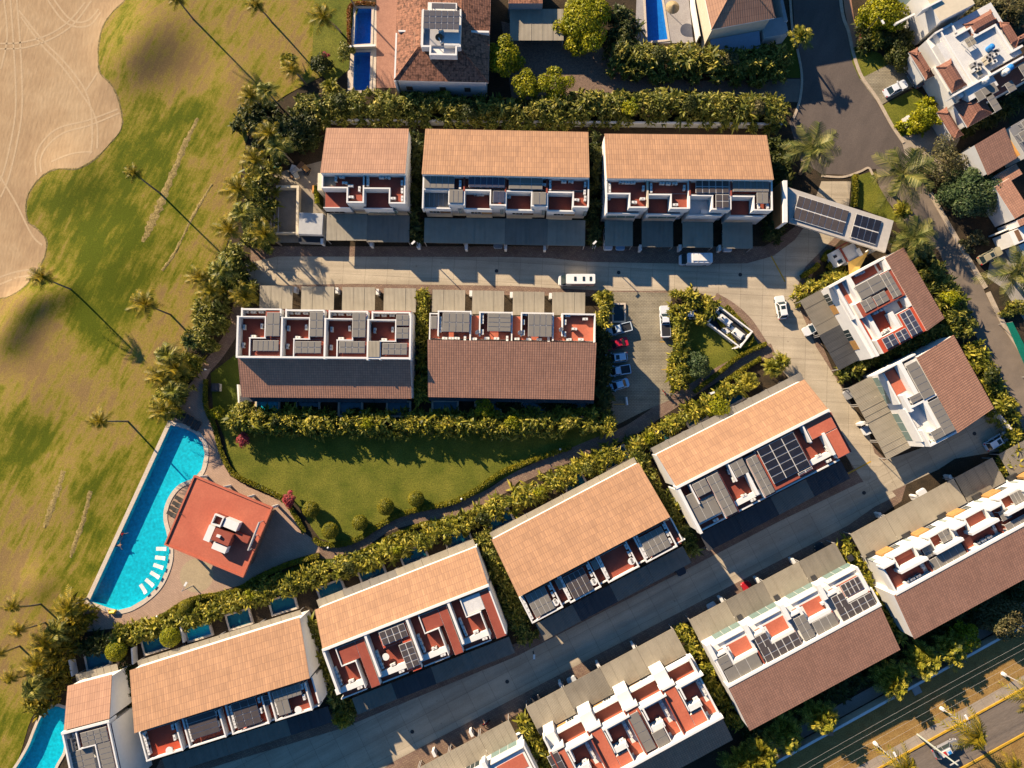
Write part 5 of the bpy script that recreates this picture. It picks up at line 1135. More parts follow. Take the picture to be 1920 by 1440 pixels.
h.w_([(915, 110), (915, 520), (1000, 515), (1000, 610), (1290, 610), (1290, 515), (1335, 515), (1335, 110)], 9.9, .3, None, 8.4); h.b((1160, 360, 1325, 515), 9.9, PALEF)
h.grid((925, 110, 1325, 330), 11.2, 6, 3, m_plain('smoky_glass_roof', (.12, .11, .11), .15, .6), 'glass_canopy', gap=.06, posts=2.0); h.grid((1015, 30, 1285, 100), 10.2, 2, 1, m_plain('smoky_glass', (.13, .12, .12), .15, .6), 'glass_canopy', gap=.06, posts=1.2)
h.w_([(610, 380), (610, 905)], 6.6, .3, None, 0.0); h.f((820, 350, 915, 550), 7.85, TILE_P); h.w_([(650, 375), (900, 325)], 7.2, .3); h.w_([(1335, 320), (1650, 385)], 7.6, .35)
for x in (700, 1085, 1370):
    p0, p1 = h.l(x, 930, 6.3), h.l(x + 70, 930, 6.3); mb = MB(); mb.box(p0.x, p1.x, v0 + .4, v0 + .55, 2.0, 3.4, BROWNW); mb.build('window', h.root)
h.done()
mb = MB(); p = W(832, 73, 9.3)
def furniture(name, label, cat, px, py, z, build, rz=0.0, group=None):
    p = W(px, py, z); mb = MB(); build(mb); o = mb.build(name); o.location = (p.x, p.y, z); o.rotation_euler = (0, 0, rz); tag(o, label, cat, group); return o
furniture('table', 'small brown table with two pale armchairs on the mansion roof terrace', 'table', 824, 74, 9.24, lambda m: (m.cyl((0, 0, 0), (0, 0, .7), .1, .08, DARK, 8), m.cyl((0, 0, .7), (0, 0, .76), .7, .7, BROWNW, 14)))
def armchair(m): m.box(-.45, .45, -.45, .45, .1, .45, WHITE); m.box(-.45, .45, .3, .45, .45, .9, WHITE); m.box(-.5, -.36, -.45, .4, .1, .62, WHITE); m.box(.36, .5, -.45, .4, .1, .62, WHITE)
furniture('armchair', 'white armchair beside the brown table on the mansion roof terrace, upper one', 'armchair', 829, 66, 9.24, armchair, .4); furniture('armchair', 'white armchair nearest the pale roof box on the mansion terrace', 'armchair', 829, 78, 9.24, armchair, 2.0)
h = House('villa', 'villa with a salmon hip roof and a blue awning at the top edge', 'villa at the top edge', (440, 350), (1240, 205), 6.0, (1260, 0), 6.4)
u0, u1, v0, v1 = hip(h, (330, -330, 1240, 215), 7.6, 9.6, (4, 4), (5, 5), TILE_P, body=CREAM)
p0, p1 = h.l(440, 440, 2.8), h.l(1030, 350, 2.8); mb = MB(); mb.hexa([(p0.x, v0 - 2.0, 2.3), (p1.x, v0 - 2.6, 2.3), (p1.x, v0 + .4, 3.2), (p0.x, v0 + .4, 3.2)], [(p0.x, v0 - 2.0, 2.36), (p1.x, v0 - 2.6, 2.36), (p1.x, v0 + .4, 3.26), (p0.x, v0 + .4, 3.26)], m_plain('blue_grey_awning', (.30, .36, .44), .6)); mb.build('awning', h.root)
h.b((1070, 250, 1400, 400), 3.4, GREYW); h.b((1230, -300, 1390, 250), 3.6, GREYW)
a_ = h.R @ (W(1380, -16, 0) - h.base); b2 = h.R @ (W(1441, -150, 0) - h.base); h.M('unseen_storey').box(min(a_.x, b2.x), max(a_.x, b2.x), min(a_.y, b2.y), max(a_.y, b2.y), 0, 9.6, CREAM); h.done()  # unseen storey put in to cast the shadow on the outer road
h = House('villa', 'teal and white modern villa at the top right edge', 'teal villa', (590, 280), (1060, 40), 6.0, (1580, 0), 5.647)
h.b((740, -330, 1060, 40), 7.0, CREAM, TEALW); h.b((830, -120, 1400, 40), 8.2, CREAM); h.w_([(830, 60), (1070, 30)], 8.6, .3); h.w_([(590, 270), (740, 120)], 5.4, .35, None, 4.6); h.done()
h = House('villa', 'big villa with a white roof terrace, brown tiled wings and rooftop tanks', 'tank villa', (990, 700), (1390, 480), 7.0, (1580, 0), 5.647)
h.b((985, 345, 1900, 560), 7.0, PALEF); h.b((990, 470, 1650, 900), 7.0, PALEF); h.b((1180, 980, 2100, 760), 5.4, REDC); h.b((880, 430, 1180, 620), 5.6, WHITE); h.b((960, 720, 1250, 1060), 4.6, WHITE)
h.w_([(985, 350), (1130, 262), (1225, 320)], 7.5, .3); h.w_([(1215, 370), (1360, 285), (1400, 370)], 7.6, .3); h.w_([(1390, 380), (1620, 270), (1790, 540), (1900, 490)], 7.6, .4); h.w_([(1160, 985), (1920, 625)], 7.6, .35); h.w_([(1420, 870), (1010, 360)], 7.4, .25)
hip(h, (700, 555, 968, 800), 4.2, 5.1, (1.2, 1.6), (1.4, 1.4), TILE_D); hip(h, (990, 710, 1310, 900), 7.1, 8.0, (.8, 1.2), (1.5, 1.0), TILE_D, base=False); hip(h, (1175, 1110, 1590, 1200), 5.6, 6.6, (2.2, 2.2), (1.5, 1.5), TILE_D); hip(h, (1255, 265, 1650, 255), 6.8, 7.9, (1, 1), (1, 1), TILE_D); hip(h, (1630, 240, 1850, 520), 6.8, 7.6, (1.2, 1.2), (1.4, 1.4), TILE_D); hip(h, (998, 1190, 1275, 1430), 3.6, 4.4, (1, 1), (1.2, 1.2), TILE_D); hip(h, (1800, 420, 2000, 380), 6.6, 7.4, (.8, .8), (.8, .8), TILE_D)
h.c((1285, 420, 1425, 455), 8.2, 2, 2, SHEET); h.c((1390, 985, 1660, 960), 7.2, 3, 1); h.c((1510, 1010, 1690, 1150), 7.2, 1, 3); h.c((1715, 890, 1850, 940), 7.2, 1, 2); h.c((1850, 690, 2100, 740), 7.2, 3, 2); h.b((1400, 745, 1490, 790), 7.5, SHEET)
for i, (x, y) in enumerate([(965, 590), (1040, 850)]): pass
h.done()
for x, y, c_, lb in [(1540, 525, BLUE, 'blue water drum on the white roof terrace of the tank villa'), (1740, 740, BLUE, 'blue water drum at the edge of the red deck of the tank villa'), (1485, 870, ACM, 'white water tank between the two roof levels of the tank villa'), (1700, 780, ACM, 'cream water tank beside the blue drum on the tank villa'), (1215, 1030, ACM, 'round grey topped tank in the curved corner of the tank villa')]:
    furniture('water_tank', lb, 'water tank', 1580 + x / 5.647, y / 5.647, 7.05 if y < 900 else 5.45, lambda m, c_=c_: (m.cyl((0, 0, 0), (0, 0, 1.1), .55, .55, c_, 16), m.cyl((0, 0, 1.1), (0, 0, 1.3), .55, .2, c_, 16)))
for i in range(14):
    x, y = random.uniform(1330, 1640), 0; y = 760 - (x - 1330) * .55 + random.uniform(-60, 60)
    furniture('air_conditioner', 'white air conditioner in the cluttered middle of the tank villa roof', 'air conditioner', 1580 + x / 5.647, y / 5.647, 7.04, lambda m: (m.box(-.5, .5, -.3, .3, .1, .85, random.choice((ACM, STEEL, CREAM))), m.cyl((0, 0, .85), (0, 0, .88), .24, .24, DARK, 12), m.box(-.4, .4, -.32, .32, 0, .1, DARK)), .45, 'air conditioners of the tank villa')
h = House('villa', 'villa with plain brown roofs and an orange wall at the right edge', 'orange walled villa', (1040, 640), (1380, 440), 6.0, (1660, 170), 6.26)
q = [(1040, 640), (1385, 445), (1565, 775), (1205, 955)]
h.roof((1660 + 1205 / 6.26, 170 + 955 / 6.26), (1660 + 1565 / 6.26, 170 + 775 / 6.26), (1660 + 1040 / 6.26, 170 + 640 / 6.26), (1660 + 1385 / 6.26, 170 + 445 / 6.26), 5.6, 6.8, TILE_B)
h.b((1385, 445, 1600, 745), 5.9, None, ORANGEW); h.b((1440, 440, 1900, 640), 5.4, m_plain('grey_deck_roof', (.2, .2, .21), .8)); h.b((1280, 1010, 1640, 960), 4.6, TILE_B); h.b((1330, 1100, 1700, 1400), 5.2, TILE_B); h.b((985, 660, 1200, 985), 2.6, CREAM, CREAM); h.c((1560, 500, 1750, 520), 6.4, 2, 2); h.c((1590, 370, 1760, 360), 6.4, 2, 1); h.done()
h = House('house', 'white house with a brown roof and a timber framed window, cut by the right edge', 'white house at the right edge', (680, 245), (830, 180), 5.0, (1740, 380), 4.5)
h.b((680, 250, 1100, 200), 4.4, WHITE); h.b((750, 150, 1100, 60), 5.2, TILE_B); h.b((765, 360, 1100, 420), 3.6, WHITE); h.f((725, 240, 800, 310), 4.46, BROWNW); h.w_([(600, 255), (750, 185)], 2.6, .3, None, 0); h.done()
h = House('carport', 'freestanding grey carport roof beside the big round tree at the top', 'freestanding carport', (95, 100), (640, 100), 3.2, (940, 0), 6.0, 'carport')
h.front = None; h.k((95, 100, 700, 455), 1, 3.2, [SHEET], 'roof', True, 5); h.done()
h = House('house', 'dark roofed house corner cut by the top edge above the freestanding carport', 'house corner at the top', (80, 60), (470, 60), 4.5, (940, 0), 6.0)
h.b((80, -300, 465, 40), 5.0, TILE_OLD, GREYW); h.done()
h = House('shed', 'pale flat roofed shed beside the westernmost townhouses', 'shed', (510, 930), (775, 940), 2.8, (480, 250), 6.26, 'shed')
h.b((510, 930, 775, 1190), 2.8, m_plain('pale_shed_roof', (.42, .42, .41), .7)); h.b((500, 1200, 790, 1285), 1.6, DARK, GREYW); h.done()
h = House('yard_wall', 'low cream walled enclosure in the storage yard', 'yard enclosure', (250, 620), (500, 620), 1.4, (480, 250), 6.26, 'wall')
h.w_([(250, 625), (490, 625), (480, 1180)], 1.5, .45, CREAM, 0); h.w_([(150, 900), (150, 1160), (480, 1170)], 1.3, .25, CREAM, 0)
for x in (170, 215, 260): h.w_([(x, 860), (x, 1160)], 1.6, .12, STEEL, 1.45)
h.done()
for i, (x, y, c_) in enumerate([(560, 318, CREAM), (553, 322, STEEL), (548, 328, BROWNW), (556, 330, CREAM), (575, 318, WOOD), (577, 322, DARK), (565, 312, BROWNW), (520, 312, GREENM), (592, 357, ORANGEW), (550, 317, WHITE)]):
    furniture('crate', ['cream crate', 'steel box', 'brown crate', 'cream slab', 'ochre pallet', 'dark box', 'brown plank box', 'green sack', 'rusty orange board', 'white tub'][i] + ' lying among the clutter of the storage yard', 'crate', x, y, .02, lambda m, c_=c_: (m.box(-.7, .7, -.45, .45, 0, random.uniform(.3, .8), c_), m.box(-.75, .75, -.1, .1, 0, .25, CREAM)), random.uniform(0, 3))
# ------------------------------------------------------------------ walls
def wall(name, label, path, h_, t=.25, mat=WHITE, piers=()):
    P = [W(x, y, 0) for x, y in path]; root = thing(name, label, 'wall', P[0]); mb = MB()
    for i in range(len(P) - 1):
        a, b_ = P[i] - P[0], P[i + 1] - P[0]; d = (b_ - a).normalized(); n_ = Vector((-d.y, d.x, 0)) * t / 2; q = [a - n_, b_ - n_, b_ + n_, a + n_]
        mb.hexa([(p.x, p.y, 0) for p in q], [(p.x, p.y, h_) for p in q], mat); n2 = n_ * 1.3; q = [a - n2, b_ - n2, b_ + n2, a + n2]
        mb.hexa([(p.x, p.y, h_) for p in q], [(p.x, p.y, h_ + .08) for p in q], WHITE)
    mb.build('masonry', root)
    for x, y in piers:
        p = W(x, y, 0) - P[0]; mb = MB(); mb.box(p.x - .5, p.x + .5, p.y - .5, p.y + .5, 0, h_ + .25, m_plain('salmon_pier', (.45, .22, .14), .85)); mb.build('pier', root)
wl = lambda x: (x, along(x, 1425))
wall('boundary_wall', 'long pale boundary wall with salmon piers along the main road verge', [wl(1200), wl(2150)], 1.75, .35, CREAM, [wl(x) for x in (1430, 1548, 1672, 1793)])
wall('garden_wall', 'dark retaining wall behind the three upper street rows', [(600, 232), (1460, 240)], 1.8, .3, GREYW)
wall('pool_edge_wall', 'thin pale wall dividing the two blue pools of the mansion', [(652, 92), (706, 90)], .9, .3, CREAM)
wall('garden_wall', 'white wall beside the narrow pool deck and the top edge villa', [(1292, -40), (1296, 20), (1306, 80)], 2.2, .25)
wall('garden_wall', 'second white wall close to the cream side of the top edge villa', [(1302, -40), (1308, 20), (1318, 76)], 2.4, .3)
wall('garden_wall', 'pale wall between the cul-de-sac and the right hand street', [(1848, 762), (1880, 800), (1912, 850)], 1.8, .25)
for i, (x, y, x2, y2) in enumerate([(140, 1232, 146, 1262), (256, 1210, 258, 1240), (346, 1170, 352, 1200), (452, 722, 455, 770), (1172, 745, 1174, 760)]):
    wall('garden_wall', ['white garden divider left of the small pool nearest the corner townhouse', 'white divider at the left end of the long row gardens', 'white divider left of the lit small pool in the long row gardens', 'white post wall at the left end of the patio row gardens', 'short white wall at the end of the parking court'][i], [(x, y), (x2, y2)], 1.6, .2)
# small private pools behind the rows
def spool(label, px, py, L, Wd, ang, lining=BASIND, lift=.5):
    c = W(px, py, 0); root = thing('plunge_pool', label, 'plunge pool', c, math.radians(ang)); mb = MB()
    a, b_ = L / 2, Wd / 2
    for q in ((-a - .35, a + .35, -b_ - .35, -b_), (-a - .35, a + .35, b_, b_ + .35), (-a - .35, -a, -b_, b_), (a, a + .35, -b_, b_)): mb.box(*q, 0, lift, COPING)
    mb.build('coping', root); mb = MB(); mb.box(-a, a, -b_, b_, .01, .06, lining, 0)
    for q in ((-a, a, -b_, -b_ + .05), (-a, a, b_ - .05, b_), (-a, -a + .05, -b_ + .05, b_ - .05), (a - .05, a, -b_ + .05, b_ - .05)): mb.box(*q, .01, lift - .02, lining, 0)
    mb.build('basin', root); mb = MB(); mb.poly([(-a, -b_, lift - .08), (a, -b_, lift - .08), (a, b_, lift - .08), (-a, b_, lift - .08)], WATER); mb.build('water', root)
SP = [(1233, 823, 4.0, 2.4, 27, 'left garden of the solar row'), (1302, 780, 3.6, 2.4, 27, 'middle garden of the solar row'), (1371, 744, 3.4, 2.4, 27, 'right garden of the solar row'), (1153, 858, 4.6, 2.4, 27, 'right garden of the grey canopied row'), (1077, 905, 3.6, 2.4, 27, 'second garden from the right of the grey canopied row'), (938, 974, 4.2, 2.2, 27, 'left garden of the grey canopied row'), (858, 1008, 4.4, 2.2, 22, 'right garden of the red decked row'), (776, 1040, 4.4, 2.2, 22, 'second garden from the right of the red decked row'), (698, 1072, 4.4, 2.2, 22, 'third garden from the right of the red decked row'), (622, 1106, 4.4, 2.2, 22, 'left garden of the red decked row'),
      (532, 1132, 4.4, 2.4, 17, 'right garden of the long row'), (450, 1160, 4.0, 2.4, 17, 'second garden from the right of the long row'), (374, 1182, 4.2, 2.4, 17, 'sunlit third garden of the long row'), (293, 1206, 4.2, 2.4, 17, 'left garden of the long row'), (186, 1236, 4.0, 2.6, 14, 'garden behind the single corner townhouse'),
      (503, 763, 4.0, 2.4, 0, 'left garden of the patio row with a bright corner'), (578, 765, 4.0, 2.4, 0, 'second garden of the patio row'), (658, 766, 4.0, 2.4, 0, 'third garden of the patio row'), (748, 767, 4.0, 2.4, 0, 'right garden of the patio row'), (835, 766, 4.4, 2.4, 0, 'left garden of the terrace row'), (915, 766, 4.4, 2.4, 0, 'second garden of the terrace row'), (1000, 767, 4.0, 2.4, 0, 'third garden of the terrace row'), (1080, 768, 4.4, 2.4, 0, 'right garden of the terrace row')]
for x, y, L_, w2, a, lb in SP: spool('small teal plunge pool in the ' + lb, x, y, L_, w2, a, BASIN if 'bright' in lb or 'sunlit' in lb else BASIND)  # sunlit pools get the bright lining, the others its shade-darkened copy
# pump house basin beside the parking court
def pumps():
    c = W(1365, 615, 0); root = thing('pump_station', 'white pumping equipment inside a white framed pit on the triangular lawn', 'pump station', c, math.radians(-38)); mb = MB()
    L_, w2 = 3.9, 2.0
    for q in ((-L_, L_, -w2, -w2 + .25), (-L_, L_, w2 - .25, w2), (-L_, -L_ + .25, -w2 + .25, w2 - .25), (L_ - .25, L_, -w2 + .25, w2 - .25)): mb.box(*q, 0, 1.3, WHITE)
    mb.build('frame_wall', root); mb = MB(); mb.box(-L_ + .25, L_ - .25, -w2 + .25, w2 - .25, .01, .08, DARK); mb.build('pit_floor', root)
    for q, z in (((-2.9, -.2, -.1, 1.0), 1.5), ((.9, 3.0, -.7, .6), 1.3), ((-.3, .9, -.2, .5), 1.0), ((-.9, .6, -1.3, -.5), .9), ((-2.7, -1.6, .0, .9), 1.9)):
        mb = MB(); mb.box(*q, .08, z, ACM); mb.box(q[0] + .2, q[1] - .2, q[2] + .2, q[3] - .2, z, z + .12, WHITE); mb.cyl((q[0] + .35, q[2] + .3, z), (q[0] + .35, q[2] + .3, z + .3), .16, .16, DARK, 10); mb.build('machine', root)
    mb = MB(); mb.cyl((-3.3, .9, .08), (-3.3, .9, .7), .35, .35, ACM, 12); mb.build('tank', root)
    mb = MB(); mb.cyl((-.5, -.3, .7), (1.2, .3, .7), .14, .14, ACM, 8); mb.cyl((-2, -.2, .5), (2.2, -1.1, .5), .1, .1, STEEL, 8); mb.build('pipe', root)
pumps()
furniture('planter', 'grey stone planter pit with dark water beside the pickup in the parking court', 'planter', 1160, 587, .03, lambda m: (m.box(-1.3, 1.3, -1.9, -1.55, 0, .35, COPING), m.box(-1.3, 1.3, 1.55, 1.9, 0, .35, COPING), m.box(-1.3, -1.0, -1.55, 1.55, 0, .35, COPING), m.box(1.0, 1.3, -1.55, 1.55, 0, .35, COPING), m.box(-1, 1, -1.55, 1.55, 0, .12, GLASS)))
furniture('utility_box', 'dark square cabinet with a gold plant beside the curved garden path', 'cabinet', 409, 727, .0, lambda m: (m.box(-.7, .7, -.7, .7, 0, 1.1, GREYW), m.box(-.75, .75, -.75, .75, 1.1, 1.16, DARK)))
furniture('manhole_cover', 'dark manhole cover on the upper street left of the minibus', 'manhole cover', 931, 508, .022, lambda m: m.cyl((0, 0, 0), (0, 0, .02), .36, .36, DARK, 18))
for x, y, lb in [(1160, 511, 'dark manhole cover on the upper street right of the minibus'), (1388, 515, 'dark manhole cover on the upper street nearest the gate'), (1620, 924, 'manhole cover on the shaded street corner'), (773, 1372, 'manhole cover on the lower street beside the bottom red decked row'), (1827, 813, 'round manhole cover in the shaded cul-de-sac'), (951, 1278, 'manhole cover on the lower street left of the bare hedge end')]:
    furniture('manhole_cover', lb, 'manhole cover', x, y, .03, lambda m: m.cyl((0, 0, 0), (0, 0, .02), .36, .36, DARK, 18))
#@@PART5

def zz(o, sc, x, y): return o[0] + x / sc, o[1] + y / sc
def rtable(m): m.cyl((0, 0, 0), (0, 0, .05), .3, .3, STEEL, 12); m.cyl((0, 0, .05), (0, 0, .72), .05, .05, STEEL, 8); m.cyl((0, 0, .72), (0, 0, .77), .62, .62, WHITE, 18)
for o, sc, x, y, lb in [((240, 1220), 4.571, 372, 838, 'round white table on the bare bright red terrace of the long row'), ((240, 1220), 4.571, 1470, 492, 'round white table on the right end terrace of the long row'), ((900, 940), 4.571, 645, 858, 'round white table on the left terrace of the grey canopied row'), ((900, 940), 4.571, 970, 682, 'round white table on the second terrace of the grey canopied row'), ((900, 940), 4.571, 1292, 506, 'round white table on the open red terrace of the grey canopied row'), ((580, 1080), 4.8, 695, 715, 'round white table on the bright red patio of the red decked row')]:
    x, y = zz(o, sc, x, y); furniture('round_table', lb, 'table', x, y, ZT + .04, rtable)
def dish(m): m.cyl((0, 0, 0), (0, 0, 1.2), .05, .05, STEEL, 8); m.cyl((0, 0, 1.2), (.22, -.2, 1.45), .12, .45, STEEL, 16)
for x, y, lb in [(552, 548, 'satellite dish between the first two canopies of the terrace row'), (972, 552, 'satellite dish between the middle canopies of the terrace row'), (1378, 522, 'satellite dish left of the open terrace of the terrace row')]:
    x, y = zz((790, 520), 5.333, x, y); furniture('satellite_dish', lb, 'satellite dish', x, y, ZT + .04, dish)
# ------------------------------------------------------------------ vehicles
PAINT = {}
def paint(c):
    if c not in PAINT:
        m, n, l, b = newmat('car_paint', .28, .5); b.inputs['Base Color'].default_value = c4(c); b.inputs['Coat Weight'].default_value = .4; PAINT[c] = m
    return PAINT[c]
def outline(L, Wd, r, fr=.75, n=4):
    """rounded plan of a car body, nose towards +x, the nose drawn in a little"""
    pts = []
    for sx, sy, k in ((1, -1, fr), (1, 1, fr), (-1, 1, .86), (-1, -1, .86)):
        cx_, cy_ = sx * (L / 2 - r), sy * (Wd / 2 * 1.0 - r * .6)
        a0 = {(1, -1): -90, (1, 1): 0, (-1, 1): 90, (-1, -1): 180}[(sx, sy)]
        for i in range(n + 1):
            a = math.radians(a0 + 90 * i / n); pts.append((cx_ + r * math.cos(a), cy_ + r * .6 * math.sin(a)))
    return pts
def ringbox(mb, base, z0, z1, sc, mat, dx=0.0):
    mb.hexa([(x, y, z0) for x, y in base], [(x * sc[0] + dx, y * sc[1], z1) for x, y in base], mat)
WHEEL = None
def wheel_mesh():
    global WHEEL
    mb = MB(); mb.cyl((0, -.11, 0), (0, .11, 0), .33, .33, RUBBER, 16); mb.cyl((0, -.125, 0), (0, .125, 0), .19, .19, STEEL, 10); WHEEL = mb.mesh('wheel')
wheel_mesh()
def car(px, py, deg, kind, col, label, cat='car', name='parked_car', L=4.5, z=.03):
    c = W(px, py, .8); root = thing(name, label, cat, (c.x, c.y, z), math.radians(deg)); P = paint(col)
    Wd = 1.82 if kind != 'van' else 2.05
    body = MB(); o = outline(L, Wd, .55); zb = .78 if kind in ('sedan',) else (.88 if kind == 'suv' else .95)
    ringbox(body, [(x * .985, y * .97) for x, y in o], .22, .48, (1.0 / .985, 1 / .97), P); ringbox(body, o, .48, zb, (.965, .93), P)
    body.build('body', root)
    def cabin(x0, x1, x0t, x1t, w0, w1, z0, z1, rf=True):
        g = MB(); g.hexa([(x0, -w0, z0), (x1, -w0, z0), (x1, w0, z0), (x0, w0, z0)], [(x0t, -w1, z1), (x1t, -w1, z1), (x1t, w1, z1), (x0t, w1, z1)], GLASS); g.build('windows', root)
        r = MB(); r.hexa([(x0t - .03, -w1 - .01, z1 - .03), (x1t + .05, -w1 - .01, z1 - .03), (x1t + .05, w1 + .01, z1 - .03), (x0t - .03, w1 + .01, z1 - .03)], [(x0t + .08, -w1 + .08, z1 + .06), (x1t - .1, -w1 + .08, z1 + .06), (x1t - .1, w1 - .08, z1 + .06), (x0t + .08, w1 - .08, z1 + .06)], P)
        for s in (-1, 1):
            for xa, xb in ((x1, x1t), (x0, x0t), ((x0 + x1) / 2 - .1, (x0t + x1t) / 2 - .1)): r.cyl((xa, s * (w0 - .01), z0), (xb, s * w1, z1), .045, .045, P, 5)
        r.build('roof', root); return r
    if kind == 'sedan': cabin(-L * .36, L * .2, -L * .22, L * .05, .78, .62, zb, 1.4)
    elif kind == 'suv':
        cabin(-L * .46, L * .22, -L * .38, L * .08, .8, .66, zb, 1.62)
        s = MB(); s.box(-L * .12, L * .03, -.42, .42, 1.67, 1.69, GLASS, 0); s.build('sunroof', root)
    elif kind == 'pickup':
        cabin(-L * .08, L * .24, -L * .05, L * .12, .8, .66, zb, 1.65)
        b_ = MB(); b_.box(-L * .45, -L * .11, -.72, .72, zb, zb + .012, DARK, 0); b_.build('load_bed', root); b_ = MB()
        for q in ((-L * .47, -L * .1, -.88, -.74), (-L * .47, -L * .1, .74, .88), (-L * .48, -L * .45, -.74, .74)): b_.box(*q, zb - .05, zb + .16, P, 0)
        b_.build('bed_side', root)
    elif kind == 'van':
        b_ = MB(); q = [(x * 1.0, y) for x, y in outline(L * .8, Wd, .3)]; b_.hexa([(x - L * .09, y, zb - .05) for x, y in q], [(x * .985 - L * .09, y * .9, 2.35) for x, y in q], P); b_.build('cargo_box', root)
        g = MB(); g.hexa([(L * .29, -.93, zb), (L * .43, -.88, zb), (L * .43, .88, zb), (L * .29, .93, zb)], [(L * .27, -.85, 2.1), (L * .33, -.8, 2.1), (L * .33, .8, 2.1), (L * .27, .85, 2.1)], GLASS); g.build('windscreen', root)
    for sx in (-1, 1):
        for sy in (-1, 1):
            w2 = link('wheel', WHEEL, root); w2.location = (sx * L * .31, sy * (Wd / 2 - .1), .33)
    for sy in (-1, 1):
        l_ = MB(); l_.box(L / 2 - .3, L / 2 - .1, sy * .62 - .16, sy * .62 + .16, .6, zb - .02, ALU, 0); l_.build('headlight', root)
        l_ = MB(); l_.box(-L / 2 + .04, -L / 2 + .16, sy * .68 - .14, sy * .68 + .14, .58, zb - .02, REDP, 0); l_.build('tail_light', root)
        if kind != 'van':
            l_ = MB(); l_.box(L * .15, L * .19, sy * (Wd / 2 + .08) - .1, sy * (Wd / 2 + .08) + .1, zb, zb + .13, P, 0); l_.build('mirror', root)
    return root
WC = (.72, .73, .74)
v = car(1303, 487, 180, 'van', (.70, .72, .75), 'white delivery van with a roof rack parked below the gatehouse row carports', 'van', 'delivery_van', 6.0)
mb = MB(); mb.box(-2.4, .9, -.6, .6, 2.36, 2.5, ACM)
for x in (-2.2, -1.2, -.2, .7): mb.box(x - .04, x + .04, -.85, .85, 2.36, 2.46, STEEL)
mb.build('roof_rack', v)
v = car(1081, 526, 180, 'van', (.78, .76, .72), 'white minibus with a red side stripe and three roof hatches on the upper street', 'minibus', 'minibus', 6.9)
for x in (-2.5, -1.2, .4): mb = MB(); mb.box(x - .22, x + .22, -.4, .4, 2.36, 2.41, GLASS, 0); mb.build('roof_hatch', v)
mb = MB(); mb.box(-3.2, 1.0, 1.0, 1.035, 1.2, 1.7, REDP, 0); mb.build('side_stripe', v)
car(1465, 576, 99, 'suv', (.78, .77, .74), 'white car with a dark sunroof driving on the junction below the gate', 'car', 'car', 4.5)
car(1160, 617, 194, 'pickup', (.50, .58, .64), 'silver pickup with an open bed, topmost in the parking court line', 'pickup', 'pickup_truck', 5.2)  # blue of the shade is put into the paint of this line's pale cars
car(1156, 645, 196, 'sedan', (.42, .012, .035), 'bright red saloon car in the parking court line', 'car')
car(1155, 671, 187, 'suv', (.46, .62, .74), 'white estate car parked just below the red car', 'car')
car(1159, 695, 189, 'pickup', (.42, .60, .74), 'pale pickup with a dark bed, fourth in the parking court line', 'pickup', 'pickup_truck', 4.9)
car(1158, 722, 196, 'sedan', (.36, .60, .78), 'white saloon car, lowest in the parking court line', 'car')  # white car; its blue is shade painted into the body colour
v = car(1247, 603, 92, 'pickup', (.70, .72, .74), 'long white pickup with a black bed cover beside the golden hedge', 'pickup', 'pickup_truck', 6.2)
mb = MB(); mb.box(-2.75, -.7, -.78, .78, .97, 1.15, DARK, 0); mb.build('bed_cover', v)
car(1297, 589, 0, 'sedan', WC, 'white car half hidden under the golden hedge of the triangular lawn')
car(1680, 165, 27, 'sedan', (.70, .73, .76), 'white saloon car on the tan driveway of the tank villa', L=4.8)
car(1704, 121, 118, 'suv', (.68, .70, .72), 'white car tucked under the tiled wing of the tank villa')
car(1716, 143, 118, 'sedan', (.16, .17, .19), 'dark car parked beside the white one at the tank villa')
car(1870, 827, 30, 'suv', (.62, .68, .73), 'large white car with a sunroof in the shaded cul-de-sac', L=5.0)
car(1857, 479, 28, 'suv', (.33, .29, .19), 'gold four wheel drive on the grey forecourt at the right', L=4.8)
car(1527, 614, 207, 'suv', WC, 'white car nosing out of the dark and grey carports of the gate house', L=4.5)
car(1604, 733, 207, 'sedan', (.30, .30, .31), 'grey car nosing out of the carport of the cul-de-sac house, upper one')
car(1638, 800, 207, 'suv', WC, 'white car nosing out of the carport of the cul-de-sac house, lower one')
car(1738, 938, 120, 'sedan', WC, 'white car nosing out of the carports of the right edge row')
car(1140, 447, 270, 'suv', WC, 'white car under the leftmost separate carport, left of a blue one')
car(1163, 447, 270, 'sedan', (.25, .42, .60), 'light blue car under the leftmost separate carport')
car(1364, 450, 270, 'suv', WC, 'white car under the rightmost of the four separate carports')
car(934, 444, 270, 'sedan', (.20, .26, .32), 'grey blue car under the carports of the middle upper row')
car(1545, 1040, 118, 'sedan', (.03, .045, .055), 'black car nosing out beside the upper end of the solar front row')
car(1343, 1152, 118, 'suv', (.62, .60, .60), 'white car with red lights nosing out at the lower end of the solar front row')
car(1407, 1112, 118, 'sedan', (.45, .02, .03), 'red car nosing out of the solar front row carports')
car(1012, 1326, 118, 'sedan', (.05, .05, .055), 'black car nosing out at the lower end of the maroon patio row')
car(1080, 1291, 118, 'suv', (.55, .56, .56), 'silver car nosing out of the maroon patio row carports')
car(1270, 1058, 298, 'sedan', (.03, .03, .035), 'black car nosing out of the grey canopied row carports')
v = car(1774, 1404, 26, 'suv', (.22, .22, .24), 'grey and white car with things on its roof driving on the main road', 'car', 'car', 5.0, .06)
mb = MB(); mb.box(-1.5, .4, -.5, .5, 1.68, 1.8, ACM); mb.box(-1.2, -.7, -.3, .4, 1.8, 1.95, REDP); mb.box(-.4, .2, -.4, .1, 1.8, 1.92, BLUE); mb.build('roof_load', v)
